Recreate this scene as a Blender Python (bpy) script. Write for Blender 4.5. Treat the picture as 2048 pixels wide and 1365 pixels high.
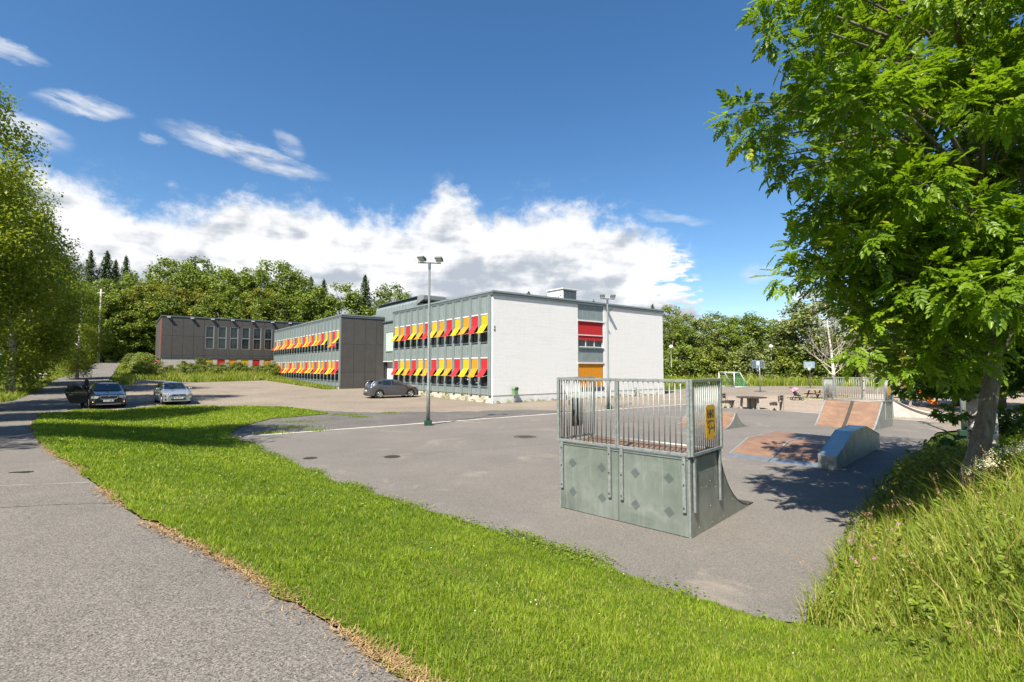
import bpy, bmesh, math, random
import numpy as np
from mathutils import Vector, Matrix, noise as mnoise
from mathutils.geometry import delaunay_2d_cdt
R = math.radians
for o in list(bpy.data.objects): bpy.data.objects.remove(o)
scene = bpy.context.scene
COL = scene.collection

# ------------------------------------------------------------------ camera
CAMZ = 2.6
cam_d = bpy.data.cameras.new('camera'); cam = bpy.data.objects.new('camera', cam_d); COL.objects.link(cam)
cam.location = (0, 0, CAMZ); cam.rotation_euler = (R(90 + 3.063), 0, 0)
cam_d.sensor_width = 36; cam_d.lens = 36 * 1000 / 2048; cam_d.clip_end = 3000; cam_d.clip_start = .05
scene.camera = cam

# ------------------------------------------------------------------ light
SUN_TRAVEL = Vector((.302, .552, -.777)).normalized()
sun_d = bpy.data.lights.new('sun', 'SUN'); sun = bpy.data.objects.new('sun', sun_d); COL.objects.link(sun)
sun_d.energy = 5.0; sun_d.angle = R(.53); sun_d.color = (1.0, .925, .80)
sun.rotation_euler = SUN_TRAVEL.to_track_quat('-Z', 'Y').to_euler()
SUN_EL = math.asin(-SUN_TRAVEL.z); SUN_AZ = math.atan2(-SUN_TRAVEL.x, -SUN_TRAVEL.y)

vs = scene.view_settings
vs.view_transform = 'Standard'; vs.look = 'None'; vs.exposure = 1.1; vs.gamma = 1.0; vs.use_curve_mapping = False
scene.cycles.use_denoising = True
scene.cycles.max_bounces = 5; scene.cycles.diffuse_bounces = 2; scene.cycles.glossy_bounces = 2
scene.cycles.transmission_bounces = 4; scene.cycles.transparent_max_bounces = 6
scene.cycles.caustics_reflective = False; scene.cycles.caustics_refractive = False

# ------------------------------------------------------------------ sky with clouds
world = bpy.data.worlds.new('World'); scene.world = world; world.use_nodes = True
def build_world():
    nt = world.node_tree; nt.nodes.clear(); N = nt.nodes; L = nt.links
    def put(sock, v):
        if isinstance(v, bpy.types.NodeSocket): L.new(v, sock)
        else: sock.default_value = v
    def M(op, a, b=0., c=0., clamp=False):
        n = N.new('ShaderNodeMath'); n.operation = op; n.use_clamp = clamp
        put(n.inputs[0], a); put(n.inputs[1], b); put(n.inputs[2], c); return n.outputs[0]
    def sstep(x, a, b):
        n = N.new('ShaderNodeMapRange'); n.interpolation_type = 'SMOOTHSTEP'
        put(n.inputs[0], x); n.inputs[1].default_value = a; n.inputs[2].default_value = b; return n.outputs[0]
    def comb(x, y, z):
        n = N.new('ShaderNodeCombineXYZ'); put(n.inputs[0], x); put(n.inputs[1], y); put(n.inputs[2], z); return n.outputs[0]
    def noise(v, scale, detail=8, rough=.55, dist=0.):
        n = N.new('ShaderNodeTexNoise'); n.inputs['Scale'].default_value = scale; n.inputs['Detail'].default_value = detail
        n.inputs['Roughness'].default_value = rough; n.inputs['Distortion'].default_value = dist; put(n.inputs['Vector'], v); return n.outputs[0]
    def mixc(f, a, b):
        n = N.new('ShaderNodeMix'); n.data_type = 'RGBA'; put(n.inputs[0], f); put(n.inputs[6], a); put(n.inputs[7], b); return n.outputs[2]
    tc = N.new('ShaderNodeTexCoord'); sp = N.new('ShaderNodeSeparateXYZ'); L.new(tc.outputs['Generated'], sp.inputs[0])
    x, y, z = sp.outputs
    D = 57.29578
    az = M('MULTIPLY', M('ARCTAN2', x, y), D); el = M('MULTIPLY', M('ARCSINE', z), D)
    sky = N.new('ShaderNodeTexSky'); sky.sky_type = 'NISHITA'; sky.sun_disc = False
    sky.sun_elevation = SUN_EL; sky.sun_rotation = SUN_AZ; sky.air_density = 1.0; sky.dust_density = .35; sky.ozone_density = 2.2; sky.altitude = 150
    hs = N.new('ShaderNodeHueSaturation'); hs.inputs['Saturation'].default_value = 1.24; hs.inputs['Value'].default_value = .9
    L.new(sky.outputs[0], hs.inputs['Color'])
    P = comb(M('MULTIPLY', az, .1), M('MULTIPLY', el, .125), 3.7)
    # ---- cumulus bank: its top follows a silhouette along the horizon, broken up by fractal noise
    prof = [(-60, 13), (-52, 14), (-46.3, 15.5), (-42.4, 16.2), (-38.2, 15.4), (-33, 15.2), (-31, 15.8), (-29, 17.3), (-23, 17.0), (-18, 17.0), (-13.9, 16.6), (-10, 18), (-6.9, 20.2), (-4.4, 18.6), (-1.4, 17.6), (2.1, 17.9), (7.3, 18.3), (10.1, 16.8), (14.6, 15.4), (18.3, 13.8), (20.3, 11.0), (21.2, 7.5), (22.5, 3.5), (27.4, 3.8), (28.4, 8.4), (31, 10.2), (34.3, 9.8), (40, 8.6), (50, 9), (60, 13)]
    fc = N.new('ShaderNodeFloatCurve'); cv = fc.mapping.curves[0]
    pts = [((a + 60) / 120, e / 25) for a, e in prof]
    cv.points[0].location = pts[0]; cv.points[1].location = pts[-1]
    for q in pts[1:-1]: cv.points.new(*q)
    for q in cv.points: q.handle_type = 'AUTO_CLAMPED'
    fc.mapping.update()
    t = M('DIVIDE', M('ADD', az, 60.), 120., clamp=True); L.new(t, fc.inputs['Value'])
    top = M('MULTIPLY', fc.outputs[0], 25.)
    n1 = noise(P, 1.9, 7, .6, .25); n2 = noise(P, 5.5, 5, .62)
    ragged = M('ADD', M('MULTIPLY', M('SUBTRACT', n1, .5), 8.0), M('MULTIPLY', M('SUBTRACT', n2, .5), 4.2))
    edge = M('ADD', M('SUBTRACT', top, el), ragged)
    bank = sstep(edge, -.9, 2.3)
    thin = M('MULTIPLY', sstep(edge, -3.0, 1.5), M('MULTIPLY', sstep(noise(P, 3.2, 6, .65, .6), .5, .75), .45))
    holes = sstep(M('ADD', noise(comb(M('MULTIPLY', az, .1), M('MULTIPLY', el, .3), 9.1), 3.4, 8, .6), M('SUBTRACT', .2, M('MULTIPLY', sstep(az, 11., 22.), .33))), .36, .47)
    bank = M('MAXIMUM', M('MULTIPLY', bank, holes), thin)
    # ---- wisps high up, stretched by the wind
    warp = M('MULTIPLY', M('SUBTRACT', noise(comb(M('MULTIPLY', az, .1), M('MULTIPLY', el, .25), 1.3), 2.4, 8, .66), .5), 2.2)
    wisp = None
    for (a0, e0, la, le, tilt, amp) in [(-28.2, 21.0, 6.6, 1.0, -.15, 1.), (-41.3, 21.9, 3.0, .8, .08, .95), (-45.6, 19.0, 3.2, 1.25, -.06, 1.), (-46.2, 24.4, 2.2, .6, -.05, .8), (-24.5, 22.6, 1.4, 1.0, -.35, .5), (18.2, 16.0, 3.5, .55, -.2, .45), (26.3, 9.6, 1.5, .9, 0, .6), (-36.3, 20.6, 1.0, .4, 0, .4), (-58, 27, 8, 1.4, .1, .8), (62, 24, 9, 1.3, .1, .8), (-95, 30, 10, 1.6, .05, .7), (120, 33, 12, 1.8, 0, .7), (170, 25, 11, 1.5, 0, .7)]:
        da = M('SUBTRACT', az, a0); de = M('ADD', M('SUBTRACT', M('SUBTRACT', el, e0), M('MULTIPLY', da, tilt)), warp)
        r = M('ADD', M('POWER', M('DIVIDE', da, la), 2.), M('POWER', M('DIVIDE', de, le), 2.))
        w = M('MULTIPLY', sstep(r, 1.7, 0.), amp)
        wisp = w if wisp is None else M('MAXIMUM', wisp, w)
    wtex = noise(comb(M('MULTIPLY', az, .12), M('ADD', M('MULTIPLY', el, .5), M('MULTIPLY', az, .06)), 5.), 2.2, 6, .6, .3)
    wisp = M('MULTIPLY', wisp, sstep(wtex, .22, .66), clamp=True)
    cover = M('MAXIMUM', bank, M('MULTIPLY', wisp, .8), clamp=True)
    # ---- cloud brightness: billows lit from above, flat grey undersides
    Poff = comb(M('ADD', M('MULTIPLY', az, .1), -.09), M('ADD', M('MULTIPLY', el, .125), .14), 3.7)
    rel = M('SUBTRACT', noise(P, 2.1, 5, .52, .2), noise(Poff, 2.1, 5, .52, .2))
    big = noise(comb(M('MULTIPLY', az, .07), M('MULTIPLY', el, .3), 7.7), 1.3, 4, .5)
    lit = M('ADD', M('MULTIPLY', rel, 2.6), M('ADD', .74, M('MULTIPLY', M('SUBTRACT', big, .5), 3.4)))
    lit = M('ADD', lit, M('MULTIPLY', sstep(el, 2., 13.), .45))
    lit = M('SUBTRACT', lit, M('MULTIPLY', sstep(edge, 1.5, 11.0), .62), clamp=False)
    lit = sstep(lit, .15, 1.15)
    ccol = mixc(lit, (2.9, 3.15, 3.55, 1), (5.8, 5.8, 5.8, 1))
    col = mixc(M('MULTIPLY', cover, .97), hs.outputs[0], ccol)
    bg = N.new('ShaderNodeBackground'); L.new(col, bg.inputs[0]); bg.inputs[1].default_value = .085
    out = N.new('ShaderNodeOutputWorld'); L.new(bg.outputs[0], out.inputs[0])
build_world()
world.cycles.sampling_method = 'MANUAL'; world.cycles.sample_map_resolution = 512
# ------------------------------------------------------------------ helpers
rng = np.random.default_rng(7); random.seed(7)
def sm(x, a, b):
    t = np.clip((np.asarray(x, float) - a) / (b - a), 0, 1); return t * t * (3 - 2 * t)
YAW = .6586
UX, UY, VX, VY = -math.sin(YAW), math.cos(YAW), math.cos(YAW), math.sin(YAW)
CB = (-1.42, 36.86)                                     # near corner of the white wing
def loc2w(x, y): return (CB[0] + x * VX + y * UX, CB[1] + x * VY + y * UY)
AX, AY = .727, -.687; BX, BY = .687, .727              # skate park axes
SKA = math.atan2(AY, AX)
def H(x, y):
    x = np.asarray(x, float); y = np.asarray(y, float)
    u = x * UX + y * UY; v = x * VX + y * VY
    s = -x * AX - y * AY; n = x * BX + y * BY
    road = np.interp(u, [30, 36, 46, 58, 77.6, 85, 97, 130, 200, 400], [0, .06, .3, .85, 1.76, 2.3, 3.2, 4.0, 5.5, 10])
    lot = np.interp(u, [30, 35, 47, 53, 72, 74, 84, 97, 200, 400], [0, .02, .27, .39, .95, 1.05, 2.1, 3.0, 5.5, 10])
    left = road + (lot - road) * sm(v, 1, 7)
    right = -.12 * sm(u + v, 70, 90)
    base = left + (right - left) * sm(v, 21.5, 34)
    hp = np.interp(s, [-20, 2, 14, 24, 34, 42, 60], [1.0, .95, .8, .58, .3, .12, 0])
    emb = hp * (1 - (.35 * sm(n, 1.2, 5.8) + .65 * np.clip((n - 1.3) / 4.3, 0, 1)))
    emb = np.where(n < 1.25, hp, emb)
    verge = 1.1 * sm(-(n - .045 * s), 4.2, 10) * sm(s, 10, 40) * (1 - sm(u, 60, 75)) * sm(-v, 5.5, 9)
    m = (x - 2.7) * .727 - (y - 5.0) * .687; k = x * BX + y * BY
    bank = (1.15 * sm(m, -.1, 2.3) + .35 * sm(m, 2, 9)) * (1 - .72 * sm(k, 10.5, 17)) * (1 - sm(k, 40, 60))
    near = np.maximum(emb, bank) + np.clip(.3 - np.abs(emb - bank), 0, 1) ** 2 / .3 * .25 * np.clip(np.minimum(emb, bank) / .15, 0, 1)
    return np.maximum(base, 0 * base + near * (1 - sm(u, 40, 55))) + np.where(base < 0, 0, 0) + verge * .9
def Hs(x, y): return float(H(x, y))

def vn(x, y, s=0.):
    """vectorised smooth lattice noise, about -.6 to .6"""
    x = np.asarray(x, float) + s * 17.3 + 1000; y = np.asarray(y, float) + s * 9.7 + 1000; i = np.floor(x).astype(np.int64); j = np.floor(y).astype(np.int64); fx = x - i; fy = y - j; fx = fx * fx * (3 - 2 * fx); fy = fy * fy * (3 - 2 * fy)
    def hsh(a, b): q = (a * 374761393 + b * 668265263) & 0xffffffff; q = ((q ^ (q >> 13)) * 1274126177) & 0xffffffff; return ((q ^ (q >> 16)) & 0xffff) / 65535. - .5
    return ((hsh(i, j) * (1 - fx) + hsh(i + 1, j) * fx) * (1 - fy) + (hsh(i, j + 1) * (1 - fx) + hsh(i + 1, j + 1) * fx) * fy) * 1.3
def link(o, parent=None):
    COL.objects.link(o)
    if parent is not None: o.parent = parent
    return o
def tag(o, label=None, cat=None, group=None, kind=None):
    if label: o['label'] = label
    if cat: o['category'] = cat
    if group: o['group'] = group
    if kind: o['kind'] = kind
    return o
def thing(name, label, cat, loc=(0, 0, 0), rz=0., group=None):
    o = bpy.data.objects.new(name, None); o.empty_display_size = .2; COL.objects.link(o)
    o.location = loc; o.rotation_euler = (0, 0, rz); return tag(o, label, cat, group)
def inst(name, me, parent=None, loc=(0, 0, 0), rot=(0, 0, 0), sc=1.0):
    o = bpy.data.objects.new(name, me); link(o, parent); o.location = loc; o.rotation_euler = rot
    o.scale = (sc, sc, sc) if not hasattr(sc, '__len__') else sc
    return o
def copy_tree(o, parent=None):
    c = o.copy(); COL.objects.link(c); c.parent = parent
    for ch in list(o.children): copy_tree(ch, c)
    return c

class MB:
    """collects shapes, builds one mesh"""
    def __init__(s): s.v = []; s.f = []
    def add(s, vs, fs):
        b = len(s.v); s.v += [tuple(p) for p in vs]; s.f += [tuple(b + i for i in f) for f in fs]; return s
    def box(s, x0, x1, y0, y1, z0, z1):
        return s.add([(x0, y0, z0), (x1, y0, z0), (x1, y1, z0), (x0, y1, z0), (x0, y0, z1), (x1, y0, z1), (x1, y1, z1), (x0, y1, z1)],
                     [(3, 2, 1, 0), (4, 5, 6, 7), (0, 1, 5, 4), (1, 2, 6, 5), (2, 3, 7, 6), (3, 0, 4, 7)])
    def bar(s, a, b, w, h, up=(0, 0, 1)):
        a = Vector(a); b = Vector(b); d = (b - a).normalized(); r = d.cross(Vector(up))
        if r.length < 1e-4: r = d.cross(Vector((1, 0, 0)))
        r.normalize(); q = r.cross(d)
        vs = [p + r * i * w / 2 + q * j * h / 2 for p in (a, b) for i, j in ((-1, -1), (1, -1), (1, 1), (-1, 1))]
        return s.add(vs, [(0, 1, 2, 3), (7, 6, 5, 4), (0, 4, 5, 1), (1, 5, 6, 2), (2, 6, 7, 3), (3, 7, 4, 0)])
    def tube(s, pts, rad, n=8, cap=True):
        pts = [Vector(p) for p in pts]; m = len(pts)
        rad = [rad] * m if not hasattr(rad, '__len__') else rad
        b = len(s.v); prev = None
        for i, p in enumerate(pts):
            d = (pts[min(i + 1, m - 1)] - pts[max(i - 1, 0)]).normalized()
            if prev is None:
                a = d.cross(Vector((0, 0, 1)))
                if a.length < .05: a = d.cross(Vector((1, 0, 0)))
            else: a = prev - d * prev.dot(d)
            a.normalize(); prev = a; c = d.cross(a)
            for j in range(n):
                t = 2 * math.pi * j / n; s.v.append(tuple(p + (a * math.cos(t) + c * math.sin(t)) * rad[i]))
        for i in range(m - 1):
            for j in range(n):
                k = (j + 1) % n; s.f.append((b + i * n + j, b + i * n + k, b + (i + 1) * n + k, b + (i + 1) * n + j))
        if cap:
            s.f.append(tuple(b + j for j in range(n))[::-1]); s.f.append(tuple(b + (m - 1) * n + j for j in range(n)))
        return s
    def lathe(s, prof, n=16, c=(0, 0, 0), axis='z'):
        b = len(s.v)
        for r, h in prof:
            for j in range(n):
                t = 2 * math.pi * j / n; p = (r * math.cos(t), r * math.sin(t), h)
                if axis == 'y': p = (p[0], p[2], p[1])
                if axis == 'x': p = (p[2], p[0], p[1])
                s.v.append((c[0] + p[0], c[1] + p[1], c[2] + p[2]))
        for i in range(len(prof) - 1):
            for j in range(n):
                k = (j + 1) % n; s.f.append((b + i * n + j, b + i * n + k, b + (i + 1) * n + k, b + (i + 1) * n + j))
        s.f.append(tuple(b + j for j in range(n))[::-1]); s.f.append(tuple(b + (len(prof) - 1) * n + j for j in range(n)))
        return s
    def prism(s, poly, y0, y1, axis='y'):
        """poly in (x,z) extruded along y; axis 'x': poly in (y,z) along x; 'z': poly in (x,y) along z"""
        m = len(poly); mk = {'y': lambda p, t: (p[0], t, p[1]), 'x': lambda p, t: (t, p[0], p[1]), 'z': lambda p, t: (p[0], p[1], t)}[axis]
        vs = [mk(p, y0) for p in poly] + [mk(p, y1) for p in poly]
        return s.add(vs, [tuple(range(m)), tuple(range(2 * m - 1, m - 1, -1))] + [(i, i + m, (i + 1) % m + m, (i + 1) % m) for i in range(m)])
    def mesh(s, name, mat, smooth=False, bevel=0.):
        me = bpy.data.meshes.new(name); me.from_pydata(s.v, [], s.f)
        bm = bmesh.new(); bm.from_mesh(me); bmesh.ops.recalc_face_normals(bm, faces=bm.faces)
        if bevel: bmesh.ops.bevel(bm, geom=[e for e in bm.edges if len(e.link_faces) == 2 and e.calc_face_angle() > .5], offset=bevel, segments=1, affect='EDGES', clamp_overlap=True)
        bm.to_mesh(me); bm.free()
        if smooth: me.shade_smooth()
        if mat: me.materials.append(mat)
        return me
    def build(s, name, mat, parent=None, loc=(0, 0, 0), rz=0., smooth=False, bevel=0.):
        return inst(name, s.mesh(name, mat, smooth, bevel), parent, loc, (0, 0, rz))

def np_mesh(name, V, F, mat, var=None, smooth=False):
    """V (n,3), F (m,k) uniform polygons, var per-vertex float"""
    me = bpy.data.meshes.new(name); n = len(V); m, k = F.shape
    me.vertices.add(n); me.vertices.foreach_set('co', np.ascontiguousarray(V, np.float32).ravel())
    me.loops.add(m * k); me.loops.foreach_set('vertex_index', np.ascontiguousarray(F, np.int32).ravel())
    me.polygons.add(m); me.polygons.foreach_set('loop_start', np.arange(0, m * k, k, dtype=np.int32)); me.polygons.foreach_set('loop_total', np.full(m, k, np.int32)) if False else None
    me.update(calc_edges=True)
    if var is not None:
        at = me.attributes.new('var', 'FLOAT', 'POINT'); at.data.foreach_set('value', np.ascontiguousarray(var, np.float32))
    if smooth: me.shade_smooth()
    if mat: me.materials.append(mat)
    return me

# ------------------------------------------------------------------ materials
MATS = {}
class NT:
    def __init__(s, name):
        s.m = bpy.data.materials.new(name); s.m.use_nodes = True; s.t = s.m.node_tree; s.N = s.t.nodes; s.L = s.t.links
        s.b = s.N['Principled BSDF']; s.out = s.N['Material Output']; s._tc = None
    def put(s, sock, v):
        if isinstance(v, bpy.types.NodeSocket): s.L.new(v, sock)
        else: sock.default_value = (v + (1,)) if isinstance(v, tuple) and len(v) == 3 and sock.type == 'RGBA' else v
    def co(s, kind='Object'):
        if s._tc is None: s._tc = s.N.new('ShaderNodeTexCoord')
        return s._tc.outputs[kind]
    def pos(s):
        n = s.N.new('ShaderNodeNewGeometry'); return n.outputs['Position']
    def mapv(s, v, sc=(1, 1, 1), rot=(0, 0, 0), loc=(0, 0, 0)):
        n = s.N.new('ShaderNodeMapping'); s.put(n.inputs[0], v); n.inputs['Scale'].default_value = sc; n.inputs['Rotation'].default_value = rot; n.inputs['Location'].default_value = loc; return n.outputs[0]
    def noise(s, v, scale, detail=4, rough=.55, dist=0.):
        n = s.N.new('ShaderNodeTexNoise'); s.put(n.inputs['Vector'], v); n.inputs['Scale'].default_value = scale; n.inputs['Detail'].default_value = detail; n.inputs['Roughness'].default_value = rough; n.inputs['Distortion'].default_value = dist; return n.outputs[0]
    def vor(s, v, scale, out='Distance', feature='F1'):
        n = s.N.new('ShaderNodeTexVoronoi'); n.feature = feature; s.put(n.inputs['Vector'], v); n.inputs['Scale'].default_value = scale; return n.outputs[out]
    def ramp(s, f, stops):
        n = s.N.new('ShaderNodeValToRGB'); s.put(n.inputs[0], f); e = n.color_ramp.elements
        while len(e) < len(stops): e.new(.5)
        for q, (p, c) in zip(e, stops): q.position = p; q.color = (c if len(c) == 4 else tuple(c) + (1,)) if hasattr(c, '__len__') else (c, c, c, 1)
        return n.outputs[0]
    def mix(s, f, a, b, mode='MIX'):
        n = s.N.new('ShaderNodeMix'); n.data_type = 'RGBA'; n.blend_type = mode; s.put(n.inputs[0], f); s.put(n.inputs[6], a); s.put(n.inputs[7], b); return n.outputs[2]
    def math(s, op, a, b=0., c=0., clamp=False):
        n = s.N.new('ShaderNodeMath'); n.operation = op; n.use_clamp = clamp
        for i, q in enumerate((a, b, c)): s.put(n.inputs[i], q)
        return n.outputs[0]
    def attr(s, name='var'):
        n = s.N.new('ShaderNodeAttribute'); n.attribute_name = name; return n.outputs['Fac']
    def rnd(s):
        n = s.N.new('ShaderNodeObjectInfo'); return n.outputs['Random']
    def bump(s, h, strength=.5, dist=.01):
        n = s.N.new('ShaderNodeBump'); s.put(n.inputs['Height'], h); n.inputs['Strength'].default_value = strength; n.inputs['Distance'].default_value = dist; s.L.new(n.outputs[0], s.b.inputs['Normal'])
    def set(s, **k):
        for q, v in k.items():
            s.put(s.b.inputs[{'color': 'Base Color', 'rough': 'Roughness', 'metal': 'Metallic', 'spec': 'Specular IOR Level', 'coat': 'Coat Weight', 'alpha': 'Alpha', 'emit': 'Emission Color', 'emits': 'Emission Strength', 'trans': 'Transmission Weight', 'ior': 'IOR'}[q]], v)
        return s
def simple(name, col, rough=.6, metal=0., var=.12, scale=6., spec=.4, bump=0.):
    n = NT(name); v = n.co(); f = n.noise(v, scale, 5, .6)
    d = tuple(max(0, c * (1 - var)) for c in col); l = tuple(min(1, c * (1 + var)) for c in col)
    n.set(color=n.ramp(f, [(.3, d), (.7, l)]), rough=rough, metal=metal, spec=spec)
    if bump: n.bump(n.noise(v, scale * 8, 4, .6), bump, .01)
    return n.m
def foliage(name, c0, c1, c2=None, trans=.3, rough=.5, hue=.0):
    n = NT(name); a = n.attr(); 
    stops = [(0., c0), (.75, c1)] + ([(1., c2)] if c2 else [])
    col = n.ramp(a, stops)
    n.set(color=col, rough=rough, spec=.28)
    tr = n.N.new('ShaderNodeBsdfTranslucent'); tc = n.mix(1., col, (1.35, 1.3, .55), 'MULTIPLY'); n.L.new(tc, tr.inputs[0])
    mx = n.N.new('ShaderNodeMixShader'); mx.inputs[0].default_value = trans
    n.L.new(n.b.outputs[0], mx.inputs[1]); n.L.new(tr.outputs[0], mx.inputs[2]); n.L.new(mx.outputs[0], n.out.inputs[0])
    return n.m
def asphalt(name, base, warm, speck, spscale, big=.25, stain=None, stain_at=.62):
    n = NT(name); v = n.pos()
    g = n.noise(v, spscale, 3, .7); st = n.vor(v, spscale * 1.1, 'Color'); stf = n.math('MULTIPLY', n.mix(0., st, st), 1.)
    bw = n.noise(v, big, 6, .6); fine = n.noise(v, 2.2, 6, .65)
    c = n.ramp(bw, [(.3, tuple(q * .9 for q in base)), (.7, warm)])
    c = n.mix(n.math('MULTIPLY', n.ramp(fine, [(.35, 0.), (.7, 1.)]), .25), c, tuple(q * .8 for q in base))
    sr = n.N.new('ShaderNodeSeparateXYZ'); n.L.new(st, sr.inputs[0]); sp = n.ramp(sr.outputs[0], [(0., max(.1, 1 - speck)), (.45, .95), (.8, 1 + speck * .4), (1., 1 + speck * 1.3)])
    cm = n.N.new('ShaderNodeMix'); cm.data_type = 'RGBA'; cm.blend_type = 'MULTIPLY'; cm.inputs[0].default_value = 1.
    n.L.new(c, cm.inputs[6]); n.L.new(sp, cm.inputs[7]); c = cm.outputs[2]
    c = n.mix(n.ramp(g, [(.62, 0.), (.74, .5)]), c, tuple(min(1, q * 2.0) for q in warm))
    c = n.mix(n.ramp(n.noise(v, spscale * .6, 2, .5), [(.2, .55), (.36, 0.)]), c, tuple(q * .35 for q in base))
    if stain: c = n.mix(n.ramp(n.noise(v, .55, 7, .7, .6), [(stain_at, 0.), (stain_at + .12, .55)]), c, stain)
    n.set(color=c, rough=.88, spec=.25); n.bump(n.math('ADD', g, n.math('MULTIPLY', stf, .5)), .55, .006)
    return n.m
def mk():
    m = MATS
    m['court'] = asphalt('court_asphalt', (.15, .138, .125), (.178, .163, .146), .32, 80, .3, (.28, .24, .195), .57)
    m['lot'] = asphalt('lot_asphalt', (.2, .17, .137), (.255, .215, .168), .4, 45, .22, (.28, .24, .2), .6)
    m['oldasphalt'] = asphalt('old_asphalt', (.10, .095, .09), (.14, .13, .12), .5, 40, .5, (.2, .18, .15), .6)
    m['path'] = asphalt('path_asphalt', (.145, .133, .119), (.185, .168, .149), .62, 110, .35, (.2, .18, .15), .7)
    m['road'] = asphalt('road_asphalt', (.14, .13, .117), (.175, .16, .142), .5, 60, .3, (.2, .18, .15), .66)
    m['gravel'] = asphalt('gravel', (.27, .22, .175), (.34, .275, .215), .6, 28, .3, (.22, .18, .14), .62)
    m['dirt'] = asphalt('dirt', (.2, .13, .085), (.33, .23, .15), .6, 50, 1.2)
    # lawn soil under the blades
    n = NT('lawn_ground'); v = n.pos(); c = n.ramp(n.noise(v, 3., 6, .65), [(.3, (.10, .155, .016)), (.7, (.19, .22, .035))])
    c = n.mix(n.ramp(n.noise(v, 14, 4, .7), [(.6, 0.), (.8, .5)]), c, (.2, .16, .07)); n.set(color=c, rough=.95, spec=.1); n.bump(n.noise(v, 60, 4, .7), .8, .03); m['lawn'] = n.m
    n = NT('meadow_ground'); v = n.pos(); c = n.ramp(n.noise(v, .5, 8, .7), [(.3, (.045, .075, .014)), (.55, (.08, .12, .02)), (.75, (.15, .15, .05))])
    n.set(color=c, rough=.95, spec=.1); n.bump(n.noise(v, 9, 6, .75), 1., .15); m['ground'] = n.m
    n = NT('straw'); a = n.attr(); n.set(color=n.ramp(a, [(0, (.2, .12, .055)), (1, (.42, .29, .14))]), rough=.9, spec=.2); m['straw'] = n.m
    m['blade'] = foliage('grass_blades', (.095, .175, .01), (.25, .35, .02), (.46, .43, .13), .42, .5)
    m['meadow'] = foliage('meadow_blades', (.105, .165, .016), (.265, .325, .036), (.5, .43, .15), .36, .55)
    m['weedleaf'] = foliage('weed_leaves', (.07, .125, .012), (.215, .275, .03), (.34, .36, .06), .3, .45)
    m['ashleaf'] = foliage('ash_leaves', (.085, .17, .012), (.21, .325, .022), (.42, .45, .06), .5, .36)
    m['mapleleaf'] = foliage('maple_leaves', (.055, .12, .015), (.125, .225, .025), (.22, .3, .04), .3, .4)
    m['birchleaf'] = foliage('birch_leaves', (.11, .16, .016), (.265, .32, .038), (.42, .43, .08), .45, .45)
    m['lime'] = foliage('broadleaf_crown', (.08, .125, .018), (.205, .265, .036), (.31, .34, .05), .25, .5)
    m['oak'] = foliage('yellowing_crown', (.105, .135, .018), (.265, .265, .032), (.4, .35, .05), .25, .5)
    m['willow'] = foliage('pale_crown', (.11, .15, .045), (.245, .28, .085), (.33, .36, .13), .25, .5)
    m['spruceneedle'] = foliage('spruce_needles', (.03, .058, .018), (.08, .12, .034), (.13, .15, .045), .12, .6)
    m['shrub'] = foliage('shrub_leaves', (.085, .125, .018), (.23, .265, .04), (.36, .33, .09), .25, .5)
    n = NT('bark'); v = n.mapv(n.pos(), (9, 9, 1.6)); h = n.noise(v, 2., 6, .7, 1.); n.set(color=n.ramp(h, [(.3, (.06, .048, .036)), (.55, (.18, .148, .11)), (.75, (.28, .24, .18))]), rough=.9); n.bump(h, .9, .03); m['bark'] = n.m
    n = NT('birch_bark'); v = n.mapv(n.pos(), (3, 3, 22)); h = n.noise(v, 1.1, 5, .65); w = n.noise(n.pos(), 2.5, 4, .6)
    n.set(color=n.mix(n.ramp(n.math('MULTIPLY', h, n.math('ADD', w, .45)), [(.49, 0.), (.56, 1.)]), (.62, .58, .52), (.09, .075, .06)), rough=.8); n.bump(h, .5, .02); m['birchbark'] = n.m
    m['branchwhite'] = simple('bare_birch_bark', (.42, .38, .33), .8, 0, .25, 5)
    # metals
    n = NT('galvanised_steel'); v = n.pos(); sp = n.vor(v, 26, 'Color'); c = n.ramp(n.noise(v, 9, 5, .6), [(.3, (.2, .225, .22)), (.7, (.31, .335, .325))])
    c = n.mix(.45, c, n.ramp(sp, [(0, (.18, .205, .2)), (1, (.38, .4, .39))])); n.set(color=c, rough=n.ramp(sp, [(0, .42), (1, .6)]), metal=.45, spec=.45); m['galv'] = n.m
    n = NT('greenish_steel_sheet'); v = n.pos(); a = n.noise(v, 1.6, 7, .65, .8); st = n.noise(n.mapv(v, (7, 7, .45)), 1.5, 7, .7)
    c = n.ramp(a, [(.28, (.12, .148, .128)), (.55, (.185, .215, .19)), (.78, (.27, .3, .275))]); c = n.mix(n.ramp(st, [(.5, 0.), (.72, .6)]), c, (.31, .34, .32))
    sc = n.noise(n.mapv(v, (30, 30, 2.5), (.3, .5, 0)), 1.6, 6, .7, 1.5); c = n.mix(n.ramp(sc, [(.66, 0.), (.72, .4)]), c, (.4, .43, .41))
    n.set(color=c, rough=n.ramp(a, [(.3, .5), (.7, .62)]), metal=.35, spec=.5); m['sheet'] = n.m
    n = NT('polished_steel_sheet'); v = n.pos(); a = n.noise(v, 2., 6, .65); n.set(color=n.ramp(a, [(.3, (.36, .38, .37)), (.7, (.5, .52, .51))]), rough=n.ramp(n.noise(v, 5, 5, .7), [(.3, .34), (.7, .5)]), metal=.8); m['steel'] = n.m
    n = NT('side_steel_sheet'); v = n.pos(); a = n.noise(v, 2.5, 6, .65); n.set(color=n.ramp(a, [(.3, (.26, .28, .25)), (.7, (.4, .42, .39))]), rough=n.ramp(n.noise(v, 7, 5, .7), [(.3, .38), (.7, .52)]), metal=.7); m['sidesteel'] = n.m
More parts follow.
